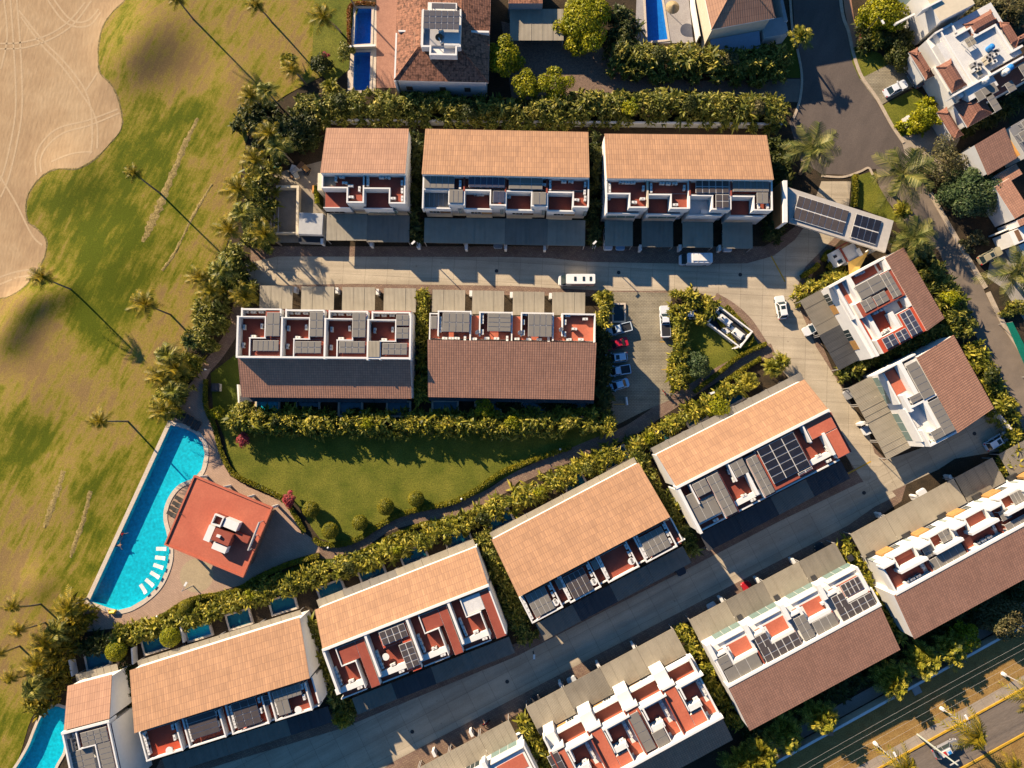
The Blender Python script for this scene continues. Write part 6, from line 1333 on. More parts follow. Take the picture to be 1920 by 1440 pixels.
def two_wheeler(px, py, deg, label, name, cat, col, motor):
    c = W(px, py, .5); root = thing(name, label, cat, (c.x, c.y, .03), math.radians(deg))
    for x in (-.55, .55):
        mb = MB(); N = 16
        for i in range(N):
            a, b_ = 2 * math.pi * i / N, 2 * math.pi * (i + 1) / N; mb.cyl((x + .32 * math.cos(a), 0, .33 + .32 * math.sin(a)), (x + .32 * math.cos(b_), 0, .33 + .32 * math.sin(b_)), .07 if motor else .03, .07 if motor else .03, RUBBER, 6)
        mb.build('wheel', root)
    mb = MB(); r = .05 if motor else .03
    for a, b_ in (((-.55, 0, .33), (-.1, 0, .72)), ((-.1, 0, .72), (.4, 0, .8)), ((.4, 0, .8), (.55, 0, .33)), ((-.1, 0, .72), (0, 0, .35)), ((0, 0, .35), (.42, 0, .72)), ((-.55, 0, .33), (0, 0, .35)), ((.4, 0, .8), (.36, 0, 1.0))): mb.cyl(a, b_, r, r, col, 6)
    mb.build('frame', root); mb = MB(); mb.box(-.5 if motor else -.22, .08, -.13, .13, .76, .86, DARK); mb.build('seat', root)
    mb = MB(); mb.cyl((.34, -.33, 1.0), (.34, .33, 1.0), .03, .03, DARK, 6); mb.build('handlebar', root)
    if motor:
        mb = MB(); mb.box(.0, .42, -.16, .16, .7, .95, col); mb.box(-.25, .3, -.17, .17, .25, .6, STEEL); mb.build('tank', root)
two_wheeler(911, 1356, 30, 'red motorcycle parked beside the bottom edge row', 'motorcycle', 'motorcycle', REDP, True)
two_wheeler(1246, 737, 300, 'red bicycle leaning in the rack at the end of the parking court', 'bicycle', 'bicycle', REDP, False)
for i, (x, y) in enumerate([(1251, 741), (1256, 744), (1266, 742), (1271, 746)]): two_wheeler(x, y, 300 + i * 3, ['grey bicycle next to the red bicycle in the rack', 'third bicycle from the left in the rack', 'fourth bicycle in the rack near the golden hedge', 'rightmost bicycle in the rack beside the path'][i], 'bicycle', 'bicycle', DARK, False)
furniture('bicycle_rack', 'steel bicycle rack at the corner of the parking court', 'bicycle rack', 1258, 737, .03, lambda m: [m.cyl((x, -.2, 0), (x, -.2, .7), .03, .03, STEEL, 6) for x in (-1.8, -.9, 0, .9, 1.8)] + [m.cyl((-1.8, -.2, .7), (1.8, -.2, .7), .03, .03, STEEL, 6)], -.1)
# ------------------------------------------------------------------ pool furniture and people
def lounger(px, py, deg, label, mat, z=.04, group=None, back=.35, L=1.95):
    c = W(px, py, z + .3); root = thing('sun_lounger', label, 'sun lounger', (c.x, c.y, z), math.radians(deg), group)
    mb = MB(); mb.box(-L / 2, L * .18, -.34, .34, .28, .36, mat); mb.build('seat', root)
    mb = MB(); x0, x1 = L * .18, L / 2; mb.hexa([(x0, -.34, .27), (x1, -.34, .27 + back * .6), (x1, .34, .27 + back * .6), (x0, .34, .27)], [(x0, -.34, .36), (x1 - .03, -.34, .36 + back * .6), (x1 - .03, .34, .36 + back * .6), (x0, .34, .36)], mat); mb.build('backrest', root)
    for x in (-L * .4, L * .3):
        for s in (-.28, .28): mb = MB(); mb.box(x - .03, x + .03, s - .03, s + .03, -.4 if z < 0 else 0, .28, mat); mb.build('leg', root)
WL = m_plain('white_lounger', (.82, .80, .74), .5)
nm = ['topmost', 'second', 'third', 'fourth', 'fifth', 'lowest']
for i, (x, y, a) in enumerate([(303, 1029, 0), (301, 1046, -6), (297.5, 1062, -18), (291, 1078, -30), (281, 1092.5, -38), (269, 1104, -55)]): lounger(x, y, a, nm[i] + ' of the six white loungers standing in the shallow pool water', WL, -.02, 'white loungers in the pool', .3, 2.0)
for i, (x, y) in enumerate([(337, 936), (332, 946), (327, 955), (322, 964)]): lounger(x, y, -26, ['upper', 'second', 'third', 'lower'][i] + ' of four dark grey loungers on the pool bay beside the clubhouse', CLOTHG, .04, 'dark loungers beside the clubhouse')
for i, (x, y) in enumerate([(336, 776), (343, 780), (350, 786), (357, 790), (364, 796), (371, 799)]): lounger(x, y, 60, nm[i].replace('topmost', 'leftmost').replace('lowest', 'rightmost') + ' of six dark loungers in palm shade above the pool', CLOTHG, .04, 'dark loungers above the pool')
furniture('pot', 'dark round pot beside the loungers above the pool', 'pot', 341, 754, .04, lambda m: m.cyl((0, 0, 0), (0, 0, .6), .3, .42, DARK, 14))
def person(px, py, z, joints, deg, label, extras):
    """one continuous skinned body; joints: name -> (x, y, z, radius, parent)"""
    c = W(px, py, z); root = thing('person', label, 'person', (c.x, c.y, z), math.radians(deg))
    names = list(joints); me = bpy.data.meshes.new('body')
    me.from_pydata([joints[k][:3] for k in names], [(names.index(joints[k][4]), i) for i, k in enumerate(names) if joints[k][4]], []); o = link('body', me, root)
    md = o.modifiers.new('skin', 'SKIN')
    for i, k in enumerate(names): me.skin_vertices[0].data[i].radius = (joints[k][3],) * 2
    me.skin_vertices[0].data[0].use_root = True
    s = o.modifiers.new('sub', 'SUBSURF'); s.levels = 1; s.render_levels = 2
    me.materials.append(SKIN)
    for nm_, fn in extras: mb = MB(); fn(mb); e = mb.build(nm_, root); [p for p in e.data.polygons]
    return root
def limbs(sw):
    J = {'pelvis': (0, 0, 0, .15, None), 'waist': (.2, 0, .02, .14, 'pelvis'), 'chest': (.42, 0, .03, .17, 'waist'), 'neck': (.6, 0, .05, .06, 'chest'), 'head': (.72, 0, .08, .11, 'neck'), 'crown': (.82, 0, .08, .09, 'head')}
    for s, t in ((1, 'l'), (-1, 'r')):
        J.update({t + 'sh': (.5, s * .2, .03, .07, 'chest'), t + 'el': (.42 + sw * .2, s * .5, .0, .05, t + 'sh'), t + 'wr': (.5 + sw * .3, s * .72, .0, .038, t + 'el'), t + 'ha': (.54 + sw * .32, s * .8, .0, .03, t + 'wr'), t + 'hip': (-.06, s * .1, 0, .1, 'pelvis'), t + 'kn': (-.5, s * .15, -.05, .07, t + 'hip'), t + 'an': (-.92, s * .17, -.02, .045, t + 'kn'), t + 'fo': (-1.05, s * .18, .02, .04, t + 'an')})
        for f_ in range(4): J[t + 'f%d' % f_] = (.62 + sw * .33, s * (.84 + .02 * f_), .0, .011, t + 'ha')
    return J
person(228.5, 1004, -.2, limbs(1), 65, 'swimmer in a red top in the shaded strip of the large pool', [('swimsuit', lambda m: m.cyl((.12, 0, .04), (.5, 0, .06), .19, .21, REDP, 12)), ('hair', lambda m: m.cyl((.74, 0, .1), (.85, 0, .12), .12, .09, DARK, 10))])
person(221, 1023, -.18, limbs(.4), 10, 'swimmer with dark shorts floating near the lower left pool edge', [('shorts', lambda m: m.cyl((-.2, 0, 0), (.1, 0, .02), .17, .17, DARK, 12)), ('hair', lambda m: m.cyl((.74, 0, .1), (.85, 0, .12), .12, .09, DARK, 10))])
furniture('pool_float', 'yellow inflatable figure lying on the pool edge stone', 'inflatable', 212, 1148, .13, lambda m: (m.cyl((-.5, 0, .25), (.5, .1, .25), .3, .34, m_plain('yellow_vinyl', (.7, .5, .02), .4), 12), m.cyl((.45, .1, .3), (.75, .5, .3), .26, .2, YELLOW, 10), m.cyl((-.4, 0, .25), (-.7, .5, .25), .2, .16, YELLOW, 10)))
# ------------------------------------------------------------------ lamps, wires, small fixtures
def lamp(px, py, deg, h_, label, arm=1.6, double=False, col=STEEL, head=WHITE, foot=False):
    c = W(px, py, 0); root = thing('street_lamp', label, 'street lamp', c, math.radians(deg)); mb = MB(); mb.cyl((0, 0, 0), (0, 0, h_), .11, .07, col, 10); mb.build('pole', root)
    if foot: mb = MB(); mb.cyl((0, 0, 0), (0, 0, .7), .38, .3, WHITE, 12); mb.build('footing', root)
    for s in ((1, -1) if double else (1,)):
        mb = MB(); mb.cyl((0, 0, h_ - .05), (s * arm, 0, h_ + .15), .05, .04, col, 8); mb.build('arm', root); mb = MB(); mb.box(s * arm - .4, s * arm + .4, -.17, .17, h_ + .1, h_ + .25, head); mb.build('lamp_head', root)
lamp(1640, 1393, 118, 8.5, 'leftmost street lamp over the main road, with a white footing', 2.2, foot=True); lamp(1765, 1328, 118, 8.5, 'middle street lamp over the main road, with a white footing', 2.2, foot=True); lamp(1880, 1263, 118, 8.5, 'rightmost street lamp over the main road, with a white footing', 2.2, foot=True)
furniture('utility_pole', 'tall grey green pole rising over the car on the main road', 'utility pole', 1720, 1377, .03, lambda m: (m.cyl((0, 0, 0), (0, 0, 11.5), .19, .12, m_plain('grey_green_concrete', (.36, .38, .33), .8), 12), m.box(-.9, .9, -.07, .07, 10.6, 10.75, STEEL)), .5)
lamp(362, 1098, 60, 4.4, 'garden lamp post on the yellow paved circle beside the clubhouse', 1.5)
lamp(1112, 466, 225, 5.4, 'slim lamp post at the hedge end between the two right upper rows', .5, col=DARK); lamp(786, 466, 225, 5.4, 'slim lamp post at the hedge end beside the short upper pair', .5, col=DARK)
lamp(1612, 72, 300, 7.0, 'lamp post beside the salmon footway and the pink flowers', 1.2, col=DARK); lamp(1000, 1222, 90, 4.5, 'slim lamp post on the lower street below the grey canopied row', .6, col=DARK)
lamp(1330, 737, 200, 3.2, 'low lamp beside the garden path and small pools', .4, col=WHITE); lamp(1373, 654, 200, 3.0, 'low white lamp on the triangular lawn', .3, col=WHITE)
for i, (x, y) in enumerate([(617, 1026), (866, 935), (1050, 842), (298, 1154), (387, 693)]):
    furniture('bollard_light', ['white bollard light where the garden path leaves the deck', 'white bollard light on the middle bend of the lawn path', 'white bollard light near the shaded end of the lawn', 'white bollard light on the lower edge of the pool deck', 'white bollard light on the narrow path above the pool'][i], 'bollard light', x, y, .03, lambda m: (m.cyl((0, 0, 0), (0, 0, .75), .13, .11, WHITE, 12), m.cyl((0, 0, .75), (0, 0, .95), .2, .05, WHITE, 12)))
def wires():
    root_p = [(1440, 1440 + 60), (2050, 1140)]
    for k, off in enumerate((4, 16, 34, 50)):
        a, b_ = W(1330, along(1330, 1470 + off), 8.5), W(2100, along(2100, 1470 + off), 8.5); mb = MB(); N = 12; prev = a
        for i in range(1, N + 1):
            t = i / N; q = a.lerp(b_, t); q.z -= 1.2 * math.sin(math.pi * t) * .5; mb.cyl(prev, q, .012, .012, STEEL, 5); prev = q
        tag(mb.build('power_cable'), ['uppermost', 'second', 'third', 'lowest'][k] + ' of the parallel power cables above the dry verge', 'cable', 'power cables above the verge')
wires()
furniture('utility_cover', 'grey slab cover on the shaded verge beside the boundary wall', 'slab', 1716, 1290, .02, lambda m: (m.box(-.75, .75, -1.1, 1.1, 0, .22, GREYW), m.box(-.6, .6, -.95, .95, .22, .26, STEEL)), .45)
furniture('thatched_parasol', 'round thatched parasol beside the narrow lap pool', 'parasol', 1261, 13, 2.2, lambda m: (m.cyl((0, 0, -2.15), (0, 0, .2), .07, .06, BARK, 8), m.cyl((0, 0, -.1), (0, 0, .75), 1.35, .1, m_mottle('thatch', (.34, .25, .13), (.46, .35, .19), 3, .9), 18)))
for i, (x0, y0, x1, y1) in enumerate([(1888, 612, 1925, 665), (1470, 240, 1490, 222)][:1]):
    P = [W(x, y, 1.6) for x, y in ((1884, 606), (1896, 604), (1945, 700), (1928, 706))]; c = P[0].copy(); c.z = 0; root = thing('netting_screen', 'green netting screen along the right hand street', 'netting', c); mb = MB(); mb.hexa([(p.x - c.x, p.y - c.y, 1.9) for p in (P[3], P[2], P[1], P[0])], [(p.x - c.x, p.y - c.y, 1.96) for p in (P[3], P[2], P[1], P[0])], GREENM); mb.build('netting', root)
    for p in P: mb = MB(); mb.cyl((p.x - c.x, p.y - c.y, 0), (p.x - c.x, p.y - c.y, 1.9), .05, .05, STEEL, 6); mb.build('post', root)
furniture('monument_sign', 'blank white upright stone on the corner lawn of the tank villa', 'sign', 1697, 231, .03, lambda m: (m.box(-.3, .3, -.9, .9, 0, 1.5, WHITE), m.box(-.4, .4, -1.0, 1.0, 0, .2, COPING)), .4)
#@@PART6
# ------------------------------------------------------------------ planting
H_ = hedge
H_('palm_hedge', 'long tall hedge behind the three upper street rows', [(560, 205), (700, 196), (830, 203), (960, 215), (1090, 200), (1210, 195), (1330, 200), (1470, 208)], 4.6, 4.6, L_HEDGE)
H_('palm_hedge', 'dense hedge below the narrow lap pool and the top edge villa', [(1150, 100), (1210, 112), (1300, 112), (1400, 118), (1478, 112)], 5.2, 4.4, L_HEDGE)
H_('palm_hedge', 'dark shady shrubbery between the round tree and the lap pool', [(1155, 20), (1170, 60), (1160, 110)], 4.4, 4.2, L_DEEP)
H_('palm_hedge', 'dark dense thicket beside the storage yard on the golf edge', [(460, 205), (500, 240), (540, 270), (560, 240), (585, 225)], 6.0, 4.6, L_DEEP)
H_('palm_hedge', 'hedge along the golf edge left of the storage yard', [(490, 300), (482, 360), (490, 420), (470, 460)], 4.8, 4.2, L_HEDGE)
H_('palm_hedge', 'tall hedge along the golf edge left of the patio row', [(455, 470), (420, 510), (400, 560), (385, 610), (365, 650)], 4.6, 4.6, L_HEDGE)
H_('palm_hedge', 'hedge between the golf course and the pool loungers', [(352, 665), (335, 705), (318, 745), (308, 775)], 4.4, 3.6, L_GOLD)
H_('palm_hedge', 'small hedge clump at the left end of the upper street', [(445, 545), (480, 548)], 3.6, 3.8, L_HEDGE)
H_('palm_hedge', 'straight golden hedge between the big lawn and the two upper rows', [(430, 783), (560, 792), (700, 794), (840, 794), (980, 795), (1145, 790)], 3.4, 4.2, L_GOLD)
H_('palm_hedge', 'narrow hedge between the patio row and the terrace row', [(793, 548), (793, 640), (790, 750)], 1.9, 3.4, L_GOLD)
H_('palm_hedge', 'pale green shrubs along the top left of the parking court', [(1131, 552), (1129, 610)], 2.0, 3.4, L_GOLD)
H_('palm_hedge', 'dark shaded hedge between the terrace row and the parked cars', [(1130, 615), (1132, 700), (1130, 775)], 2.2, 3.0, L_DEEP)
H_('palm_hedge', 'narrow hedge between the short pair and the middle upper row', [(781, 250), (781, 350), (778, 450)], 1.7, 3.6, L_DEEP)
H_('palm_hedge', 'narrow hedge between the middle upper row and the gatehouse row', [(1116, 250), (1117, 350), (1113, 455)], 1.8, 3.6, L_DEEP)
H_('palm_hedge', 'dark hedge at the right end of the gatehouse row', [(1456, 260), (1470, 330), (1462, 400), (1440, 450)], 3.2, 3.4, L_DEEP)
H_('palm_hedge', 'garden hedge behind the long row with small pools', [(215, 1195), (290, 1180), (345, 1165), (420, 1140), (500, 1108)], 2.6, 2.6, L_GOLD)
H_('palm_hedge', 'garden hedge along the path behind the red decked row', [(480, 1114), (560, 1090), (640, 1066), (720, 1038), (790, 1010), (845, 992)], 2.9, 2.8, L_GOLD)
H_('palm_hedge', 'garden hedge along the path behind the grey canopied row', [(850, 990), (930, 955), (1000, 922), (1070, 890), (1130, 862), (1165, 846)], 2.9, 2.8, L_GOLD)
H_('palm_hedge', 'garden hedge along the path behind the solar row', [(1180, 840), (1250, 802), (1310, 768), (1345, 742), (1400, 712)], 2.2, 2.6, L_GOLD)
H_('palm_hedge', 'hedge between the single townhouse and the long row', [(228, 1235), (240, 1290), (252, 1360)], 1.6, 2.6, L_DEEP)
H_('palm_hedge', 'hedge between the long row and the red decked row', [(585, 1165), (598, 1215), (622, 1290), (648, 1345)], 2.2, 3.0, L_HEDGE)
H_('palm_hedge', 'hedge between the red decked row and the grey canopied row', [(905, 1000), (930, 1065), (965, 1140), (990, 1200)], 2.6, 3.0, L_HEDGE)
H_('palm_hedge', 'hedge between the grey canopied row and the solar row', [(1188, 838), (1215, 890), (1255, 955), (1300, 1035)], 2.4, 3.0, L_HEDGE)
H_('palm_hedge', 'hedge between the bottom edge row and the maroon patio row', [(982, 1345), (1005, 1395), (1030, 1450)], 2.2, 3.0, L_GOLD)
H_('palm_hedge', 'hedge between the maroon patio row and the solar front row', [(1280, 1175), (1310, 1230), (1345, 1300), (1380, 1360)], 2.2, 3.0, L_GOLD)
H_('palm_hedge', 'hedge between the solar front row and the right edge row', [(1580, 1020), (1610, 1070), (1645, 1130), (1690, 1200)], 2.2, 3.0, L_GOLD)
H_('palm_hedge', 'yellow green hedge along the white house behind the gatehouse', [(1490, 562), (1530, 535), (1590, 512)], 2.0, 2.4, L_GOLD)
H_('palm_hedge', 'shaded hedge between the white gate house and the cul-de-sac house', [(1575, 705), (1640, 672), (1720, 640), (1790, 605)], 2.0, 2.8, L_HEDGE)
H_('palm_hedge', 'tall leafy hedge between the white gate house and the right hand street', [(1740, 500), (1770, 540), (1795, 590), (1815, 625)], 4.0, 4.2, L_HEDGE)
H_('palm_hedge', 'tall leafy hedge between the cul-de-sac house and the right hand street', [(1825, 645), (1845, 690), (1870, 740), (1895, 790)], 3.2, 3.8, L_GOLD)
H_('palm_hedge', 'golden hedge below the cul-de-sac car at the right edge', [(1900, 800), (1905, 850), (1875, 880)], 2.6, 3.0, L_GOLD)
H_('palm_hedge', 'left arm of the golden hedge around the triangular lawn', [(1276, 575), (1272, 620), (1278, 670), (1275, 725)], 2.6, 3.2, L_GOLD)
H_('palm_hedge', 'upper arm of the golden hedge around the triangular lawn', [(1262, 555), (1295, 556), (1312, 575)], 2.2, 3.2, L_GOLD)
H_('palm_hedge', 'short golden hedge left of the white pump station', [(1335, 560), (1325, 590), (1310, 605)], 2.0, 3.0, L_GOLD)
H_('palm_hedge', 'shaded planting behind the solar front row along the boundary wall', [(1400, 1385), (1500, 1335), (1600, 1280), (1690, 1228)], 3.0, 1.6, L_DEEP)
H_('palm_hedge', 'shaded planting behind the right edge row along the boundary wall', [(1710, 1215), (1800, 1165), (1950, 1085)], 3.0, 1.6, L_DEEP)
H_('palm_hedge', 'tangled shrubs left of the tank villa', [(1610, 60), (1660, 70), (1700, 82), (1690, 70)], 4.0, 3.0, L_DEEP)
H_('palm_hedge', 'bushes behind the tank villa at the top right corner', [(1800, 30), (1860, 10), (1920, 20)], 4.0, 3.6, L_OLIVE)
H_('palm_hedge', 'dark strip of plants between the tank villa and the orange walled villa', [(1800, 240), (1860, 215), (1920, 180)], 2.4, 2.4, L_DEEP)
H_('palm_hedge', 'planting strip above the curved driveway below the tank villa', [(1740, 185), (1735, 215), (1715, 240), (1700, 222)], 2.6, 2.0, L_LIME, bl=.8, bw=.3)
H_('palm_hedge', 'flowering shrubs beside the gold four wheel drive', [(1810, 462), (1845, 442)], 2.4, 1.6, L_OLIVE, bl=.6, bw=.25)
H_('palm_hedge', 'small green shrubs along the forecourt at the right edge', [(1880, 590), (1925, 572)], 1.6, 1.6, L_HEDGE, bl=.7)
H_('palm_hedge', 'dark plants around the palm right of the gatehouse', [(1690, 440), (1720, 470), (1735, 500)], 3.6, 3.2, L_DEEP)
H_('palm_hedge', 'thicket of palms left of the corner townhouse', [(150, 1130), (125, 1170), (100, 1230), (85, 1300), (60, 1325)], 4.2, 3.8, L_PALM)
H_('palm_hedge', 'green plants around the small pool left of the corner townhouse', [(150, 1215), (190, 1205), (230, 1200)], 2.6, 1.6, L_DEEP)
H_('palm_hedge', 'dark garden planting behind the patio row', [(540, 766), (580, 772), (620, 768), (700, 770)], 1.0, 1.1, L_DEEP, dens=.8)
H_('palm_hedge', 'dark garden planting behind the terrace row', [(875, 768), (960, 768), (1040, 766), (1110, 765)], 1.6, 1.5, L_DEEP, dens=.8)
H_('palm_hedge', 'small dark shrub group at the lower end of the long row hedge', [(640, 1330), (660, 1345)], 2.6, 2.4, L_HEDGE)
clipped('low_hedge', 'clipped low hedge along the lower edge of the big lawn', [(590, 1008), (602, 1018), (640, 1020), (675, 1008), (700, 992), (730, 974), (757, 962), (797, 952), (842, 943), (870, 932), (905, 910), (942, 885), (1000, 862), (1070, 838)], .9, .7, L_CLIP)
clipped('low_hedge', 'clipped low hedge between the pool deck and the big lawn', [(388, 712), (388, 760), (404, 800), (418, 850), (440, 888), (480, 908), (530, 934), (556, 968), (572, 998)], .8, .7, L_CLIP)
clipped('low_hedge', 'clipped low hedge along the lower edge of the pool deck', [(600, 1040), (540, 1058), (485, 1082), (440, 1108), (380, 1118), (345, 1130), (310, 1152), (260, 1174), (215, 1182)], .9, .7, L_CLIP)
clipped('low_hedge', 'clipped low hedge on the garden side of the lawn path', [(660, 1046), (720, 1012), (760, 994), (800, 980), (860, 970), (905, 948)], .7, .6, L_CLIP)
clipped('low_hedge', 'clipped hedge along the lower side of the triangular lawn', [(1300, 735), (1345, 700), (1385, 668), (1435, 645)], .8, .8, L_CLIP)
clipped('low_hedge', 'clipped hedge around the white pump station', [(1335, 585), (1372, 640), (1384, 652), (1408, 632), (1360, 575)], .7, .9, L_CLIP)
clipped('low_hedge', 'clipped hedge on the garden path above the small pools', [(1330, 736), (1380, 700), (1425, 672)], .8, .7, L_CLIP)
clipped('low_hedge', 'clipped green hedge along the gatehouse road edge', [(1540, 490), (1550, 475), (1560, 488), (1548, 505)], 1.0, 1.0, L_CLIP)
clipped('low_hedge', 'clipped hedge in front of the guard lodge', [(1500, 520), (1520, 508), (1532, 497)], .9, .9, L_CLIP)
clipped('low_hedge', 'yellow clipped hedge beside the gate road', [(1600, 330), (1600, 365), (1597, 390)], 1.0, 1.0, L_CLIP)
clipped('low_hedge', 'green creeper on the side of the short pair of townhouses', [(603, 362), (604, 392)], .8, 4.2, L_LIME)
clipped('low_hedge', 'flower border around the upper blue pool', [(656, 90), (655, 50), (660, 11), (704, 10)], .7, .5, m_leaf('rust_leaf', (.12, .05, .01), (.28, .09, .015), (.35, .2, .03)))
# trees
tree(1092, 38, 6.25, 7.0, L_LIME, 'big round bright green tree at the top edge', leaf=.5)
tree(948, 105, 4.12, 6.5, L_LIME, 'bright yellow green tree right of the mansion', leaf=.45)
tree(990, 160, 3.00, 5.5, L_LIME, 'small yellow green tree left of the cobbled drive patch', leaf=.4); tree(1042, 160, 3.50, 5.5, L_LIME, 'small green tree beside the sunlit cobbled patch', leaf=.4)
tree(1660, 22, 5.25, 6.0, L_LIME, 'round lime green tree beside the salmon footway', leaf=.45)
tree(1810, 1195, 3.00, 4.0, L_LIME, 'compact bright green tree beside the boundary wall', leaf=.38); tree(1886, 1155, 5.00, 5.0, L_OLIVE, 'spreading grey green tree behind the right edge row', leaf=.45)
tree(1772, 305, 5.75, 5.0, L_OLIVE, 'sparse olive tree below the tank villa', leaf=.4, n=3600); tree(1820, 362, 6.25, 5.5, L_BLUEG, 'dense dark green tree left of the orange walled villa', leaf=.42)
tree(1310, 682, 2.88, 3.4, L_BLUEG, 'round blue green tree in the corner of the triangular lawn', leaf=.36)
tree(1738, 220, 3.25, 4.0, L_LIME, 'leafy shrub tree on the lower lawn of the tank villa', leaf=.4); tree(1690, 100, 3.25, 3.4, L_DEEP, 'dark tree in front of the tank villa wing', leaf=.42)
tree(600, 118, 2.50, 3.0, L_DEEP, 'dark round bush with pink flowers left of the mansion pools', leaf=.36); tree(647, 95, 2.00, 3.0, L_HEDGE, 'small shrub between the lawn and the mansion pools', leaf=.34)
tree(908, 765, 2.00, 4.6, L_LIME, 'bright tree rising out of the straight golden hedge', leaf=.34); tree(962, 790, 1.75, 4.4, L_LIME, 'small bright tree at the right end of the straight hedge', leaf=.34)
tree(1345, 765, 2.50, 3.6, L_LIME, 'bright green tree between two small pools of the solar row', leaf=.36)
for x, y, r, lb in [(583, 955, 1.25, 'leftmost round clipped bush on the big lawn'), (619, 995, 1.25, 'lowest round clipped bush on the big lawn'), (675, 980, 1.15, 'third round clipped bush on the big lawn'), (723, 950, 1.25, 'fourth round clipped bush on the big lawn'), (780, 935, 1.2, 'rightmost round clipped bush on the big lawn'), (349, 1139, 1.1, 'round clipped bush on the small lawn below the deck'), (218, 1220, 1.5, 'large round bush at the left end of the long row gardens'), (320, 1194, 1.5, 'large round bush between two pools of the long row')]:
    topiary(x, y, r * 1.25, lb, L_CLIP if r < 1.4 else L_LIME)
tree(541, 936, 1.69, 2.6, L_PINK, 'red flowering tree at the corner of the deck and lawn', leaf=.3, lobes=7); tree(456, 823, 1.62, 2.6, L_PINK, 'red flowering tree at the left end of the big lawn', leaf=.3, lobes=7)
tree(610, 105, 1.00, 2.4, L_PINK, 'pink flowers on the bush left of the mansion pools', leaf=.26, lobes=5); tree(1616, 72, 0.88, 1.6, L_PINK, 'pink flowers at the edge of the salmon footway', leaf=.24, lobes=5)
tree(455, 775, 3.00, 3.6, L_HEDGE, 'leafy tree below the left end of the patio row', leaf=.4); tree(408, 772, 1.50, 2.2, L_LIME, 'small green shrub on the shady lawn near the pool', leaf=.3)
tree(1110, 720, 0.12, .3, L_DEEP, 'tiny seedling beside the parked cars', n=20) if False else None
# palms
for a in [(80, 520, 138, 544, 9.0, 'tall coconut palm on the edge of the sand, its shadow falling on the fairway', 1.0), (272, 570, 320, 590, 8.5, 'coconut palm leaning over the fairway left of the tall hedge', 1.15), (252, 325, 300, 362, 9.5, 'coconut palm in the middle of the green fairway', .75), (188, 790, 240, 790, 9.0, 'coconut palm on the fairway left of the large pool', .9), (25, 1137, 78, 1132, 8.5, 'upper one of four small palms near the left edge', .75), (35, 1182, 85, 1167, 8.0, 'second of four small palms near the left edge', .8), (-3, 1226, 37, 1211, 8.0, 'palm cut by the left edge, only its trunk showing', .8), (20, 1272, 55, 1264, 7.5, 'lowest of four small palms near the left edge', .7),
          (332, -2, 364, 38, 9.0, 'coconut palm cut by the top edge with a long shadow', .8), (481, 10, 510, 42, 8.0, 'second coconut palm at the top edge, left of the tall one', .8), (606, 32, 640, 62, 8.0, 'coconut palm left of the upper blue pool', 1.1), (549, 130, 575, 160, 6.5, 'coconut palm above the dark thicket', .9), (640, -30, 668, 18, 9.0, 'palm beyond the top edge above the blue pools', .9)]:
    palm(a[0], a[1], a[2], a[3], a[4] * .9, a[5], None, a[6], 'coconut palms on the golf course')
k = 0
for x, y, lb in [(500, 172, 'palm at the top end of the dark thicket'), (470, 180, 'palm left of the dark thicket top'), (505, 250, 'palm inside the dark thicket'), (520, 275, 'yellow palm above the storage yard'), (478, 300, 'palm left of the yellow storage yard palm'), (448, 355, 'palm on the golf edge level with the storage yard'), (455, 400, 'spiky palm left of the storage yard wall'), (430, 430, 'palm at the bend of the golf edge hedge'), (497, 440, 'palm at the bottom of the storage yard'), (415, 505, 'palm leaning out of the tall golf edge hedge'), (375, 520, 'golden palm at the outer side of the tall hedge'), (395, 545, 'golden palm in the tall hedge'), (315, 665, 'golden palm right of the fairway above the pool'), (330, 690, 'second golden palm above the pool'), (305, 705, 'outer golden palm above the pool'), (325, 732, 'golden palm close to the pool loungers'), (308, 770, 'bushy palm at the top left corner of the large pool'), (130, 1140, 'palm beside the lower left corner of the large pool'), (105, 1185, 'palm in the thicket left of the corner townhouse'), (85, 1205, 'golden palm at the outer side of the corner thicket'), (70, 1245, 'palm at the middle of the corner thicket'), (62, 1290, 'palm at the lower end of the corner thicket'), (460, 555, 'palm at the corner of the patio row')]:
    hh = random.uniform(6.8, 8.6) if k < 12 else random.uniform(4.4, 5.6); q_ = 1 - hh / 130
    palm(x, y, 960 + (x - 960) * q_ + random.uniform(-5, 5), 800 + (y - 800) * q_ + random.uniform(-5, 5), hh, lb, CROWN if k % 3 else DEEPC, random.uniform(.95, 1.3), 'palms along the golf edge', name='coconut_palm'); k += 1
palm(1522, 278, 1500, 325, 7.0, 'large feathery royal palm at the road bend beside the gatehouse', ROYAL, 1.25, None, .3, 'royal_palm'); palm(1690, 328, 1668, 360, 6.5, 'large feathery royal palm right of the gatehouse road', ROYAL, 1.3, None, .3, 'royal_palm')
palm(1500, 70, 1494, 90, 5.5, 'yellow palm beside the outer road kerb', ARECA, 1.2, None, .2, 'royal_palm'); palm(1905, 510, 1892, 520, 6.0, 'royal palm over the forecourt at the right edge', ROYAL, 1.1, None, .3, 'royal_palm'); palm(1712, 445, 1700, 470, 6.0, 'dark royal palm right of the gatehouse slab end', ROYAL, .95, None, .3, 'royal_palm')
palm(1830, 1382, 1838, 1404, 8.5, 'golden palm over the main road with drooping fronds', CROWN, 1.7, None, .25, 'royal_palm'); palm(1700, 1440, 1716, 1462, 8.5, 'golden palm cut by the bottom edge', CROWN, 1.4, None, .25, 'royal_palm'); palm(1935, 1310, 1945, 1330, 8.5, 'golden palm cut by the right edge over the main road', CROWN, 1.4, None, .25, 'royal_palm'); palm(1902, 1440, 1915, 1460, 6.5, 'palm in the bottom right corner', CROWN, 1.1, None, .2, 'royal_palm')
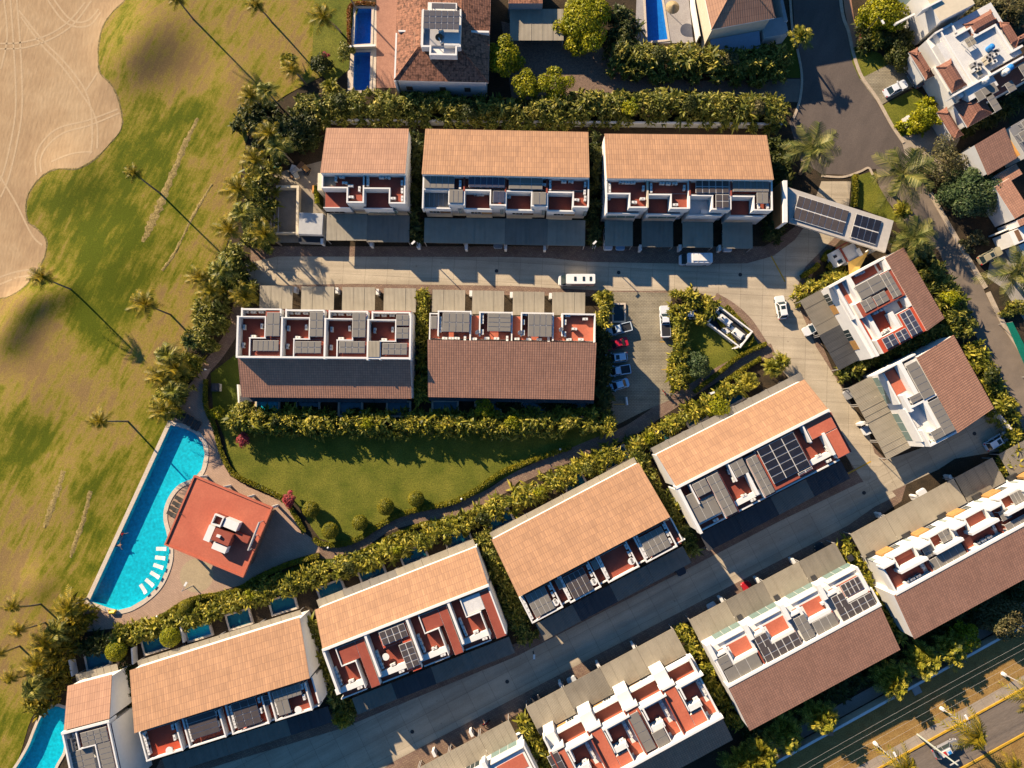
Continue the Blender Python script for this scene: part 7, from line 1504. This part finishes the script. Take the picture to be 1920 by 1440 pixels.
for x, y, lb in [(1428, 1415, 'leftmost of the golden palms inside the boundary wall'), (1472, 1375, 'second golden palm from the left inside the boundary wall'), (1533, 1340, 'golden palm with upright fronds inside the boundary wall'), (1668, 1272, 'golden palm beside the middle salmon pier'), (1722, 1238, 'tall golden palm between the two bottom right roofs'), (1778, 1215, 'golden palm left of the compact bright tree'), (1385, 1430, 'golden palm at the bottom edge left of the wall')]: clump(x, y, lb, ARECA, 7, 1.5, 3.2, 1.2, group='golden palms inside the boundary wall')
for x, y, lb in [(1445, 690, 'golden palm clump at the right end of the path'), (1405, 715, 'golden palm clump above the rightmost small pool'), (1466, 680, 'palm clump closest to the junction road'), (1135, 560, 'palm clump at the top corner of the parking court'), (1690, 395, 'fern like palm clump right of the gate road'), (1640, 70, 'palm clump below the round lime tree'), (540, 118, 'palm clump left of the mansion pools'), (620, 165, 'palm clump below the mansion pools'), (830, 185, 'palm clump below the mansion wall'), (1885, 760, 'palm clump by the pale wall of the cul-de-sac'), (640, 1345, 'palm clump at the end of the long row hedge')]: clump(x, y, lb, ARECA, 4, .9, 2.4, .75, group='palm clumps in the gardens')

for x, y, r, hh, mt, lb in [(470, 1118, 1.0, 2.8, L_LIME, 'lime shrub in the garden hedge behind the red decked row, left'), (655, 1062, 1.1, 3.2, L_DEEP, 'dark shrub in the garden hedge behind the red decked row'), (745, 1030, .9, 3.0, L_LIME, 'lime shrub at the garden hedge above the red decked row roof'), (905, 972, 1.2, 3.2, L_DEEP, 'dark shrub in the garden hedge behind the grey canopied row'), (1010, 922, 1.0, 3.2, L_LIME, 'lime shrub in the garden hedge behind the grey canopied row'), (1100, 878, 1.1, 3.2, L_HEDGE, 'leafy shrub between two pools of the grey canopied row'), (1215, 822, 1.1, 3.0, L_LIME, 'lime shrub left of the first solar row pool'),
                        (640, 195, 1.6, 5.0, L_DEEP, 'dark tree in the long tall hedge below the mansion pools'), (735, 200, 1.4, 5.2, L_HEDGE, 'leafy tree in the long tall hedge below the mansion'), (880, 212, 1.7, 5.2, L_DEEP, 'dark tree in the long tall hedge right of the mansion'), (1180, 205, 1.5, 5.2, L_LIME, 'lime tree in the long tall hedge above the gatehouse row'), (1290, 200, 1.6, 5.2, L_DEEP, 'dark tree in the long tall hedge near the drive'), (1420, 205, 1.5, 5.0, L_OLIVE, 'olive tree at the right part of the long tall hedge'), (1235, 108, 1.8, 5.0, L_DEEP, 'dark tree in the hedge below the lap pool'), (1365, 115, 1.6, 5.0, L_OLIVE, 'olive tree in the hedge below the top edge villa'),
                        (520, 790, 1.0, 4.4, L_DEEP, 'dark shrub in the straight golden hedge, left part'), (690, 796, 1.1, 4.6, L_LIME, 'lime shrub in the straight golden hedge, middle'), (1065, 793, 1.2, 4.6, L_HEDGE, 'leafy shrub in the straight golden hedge, right part'), (1780, 560, 1.8, 5.0, L_LIME, 'lime tree in the tall hedge by the right hand street'), (1855, 705, 1.6, 4.6, L_DEEP, 'dark tree in the tall hedge above the cul-de-sac')]:
    tree(x, y, r * 1.2, hh, mt, lb, 'shrub', 'shrub', None, leaf=.36, lobes=8)
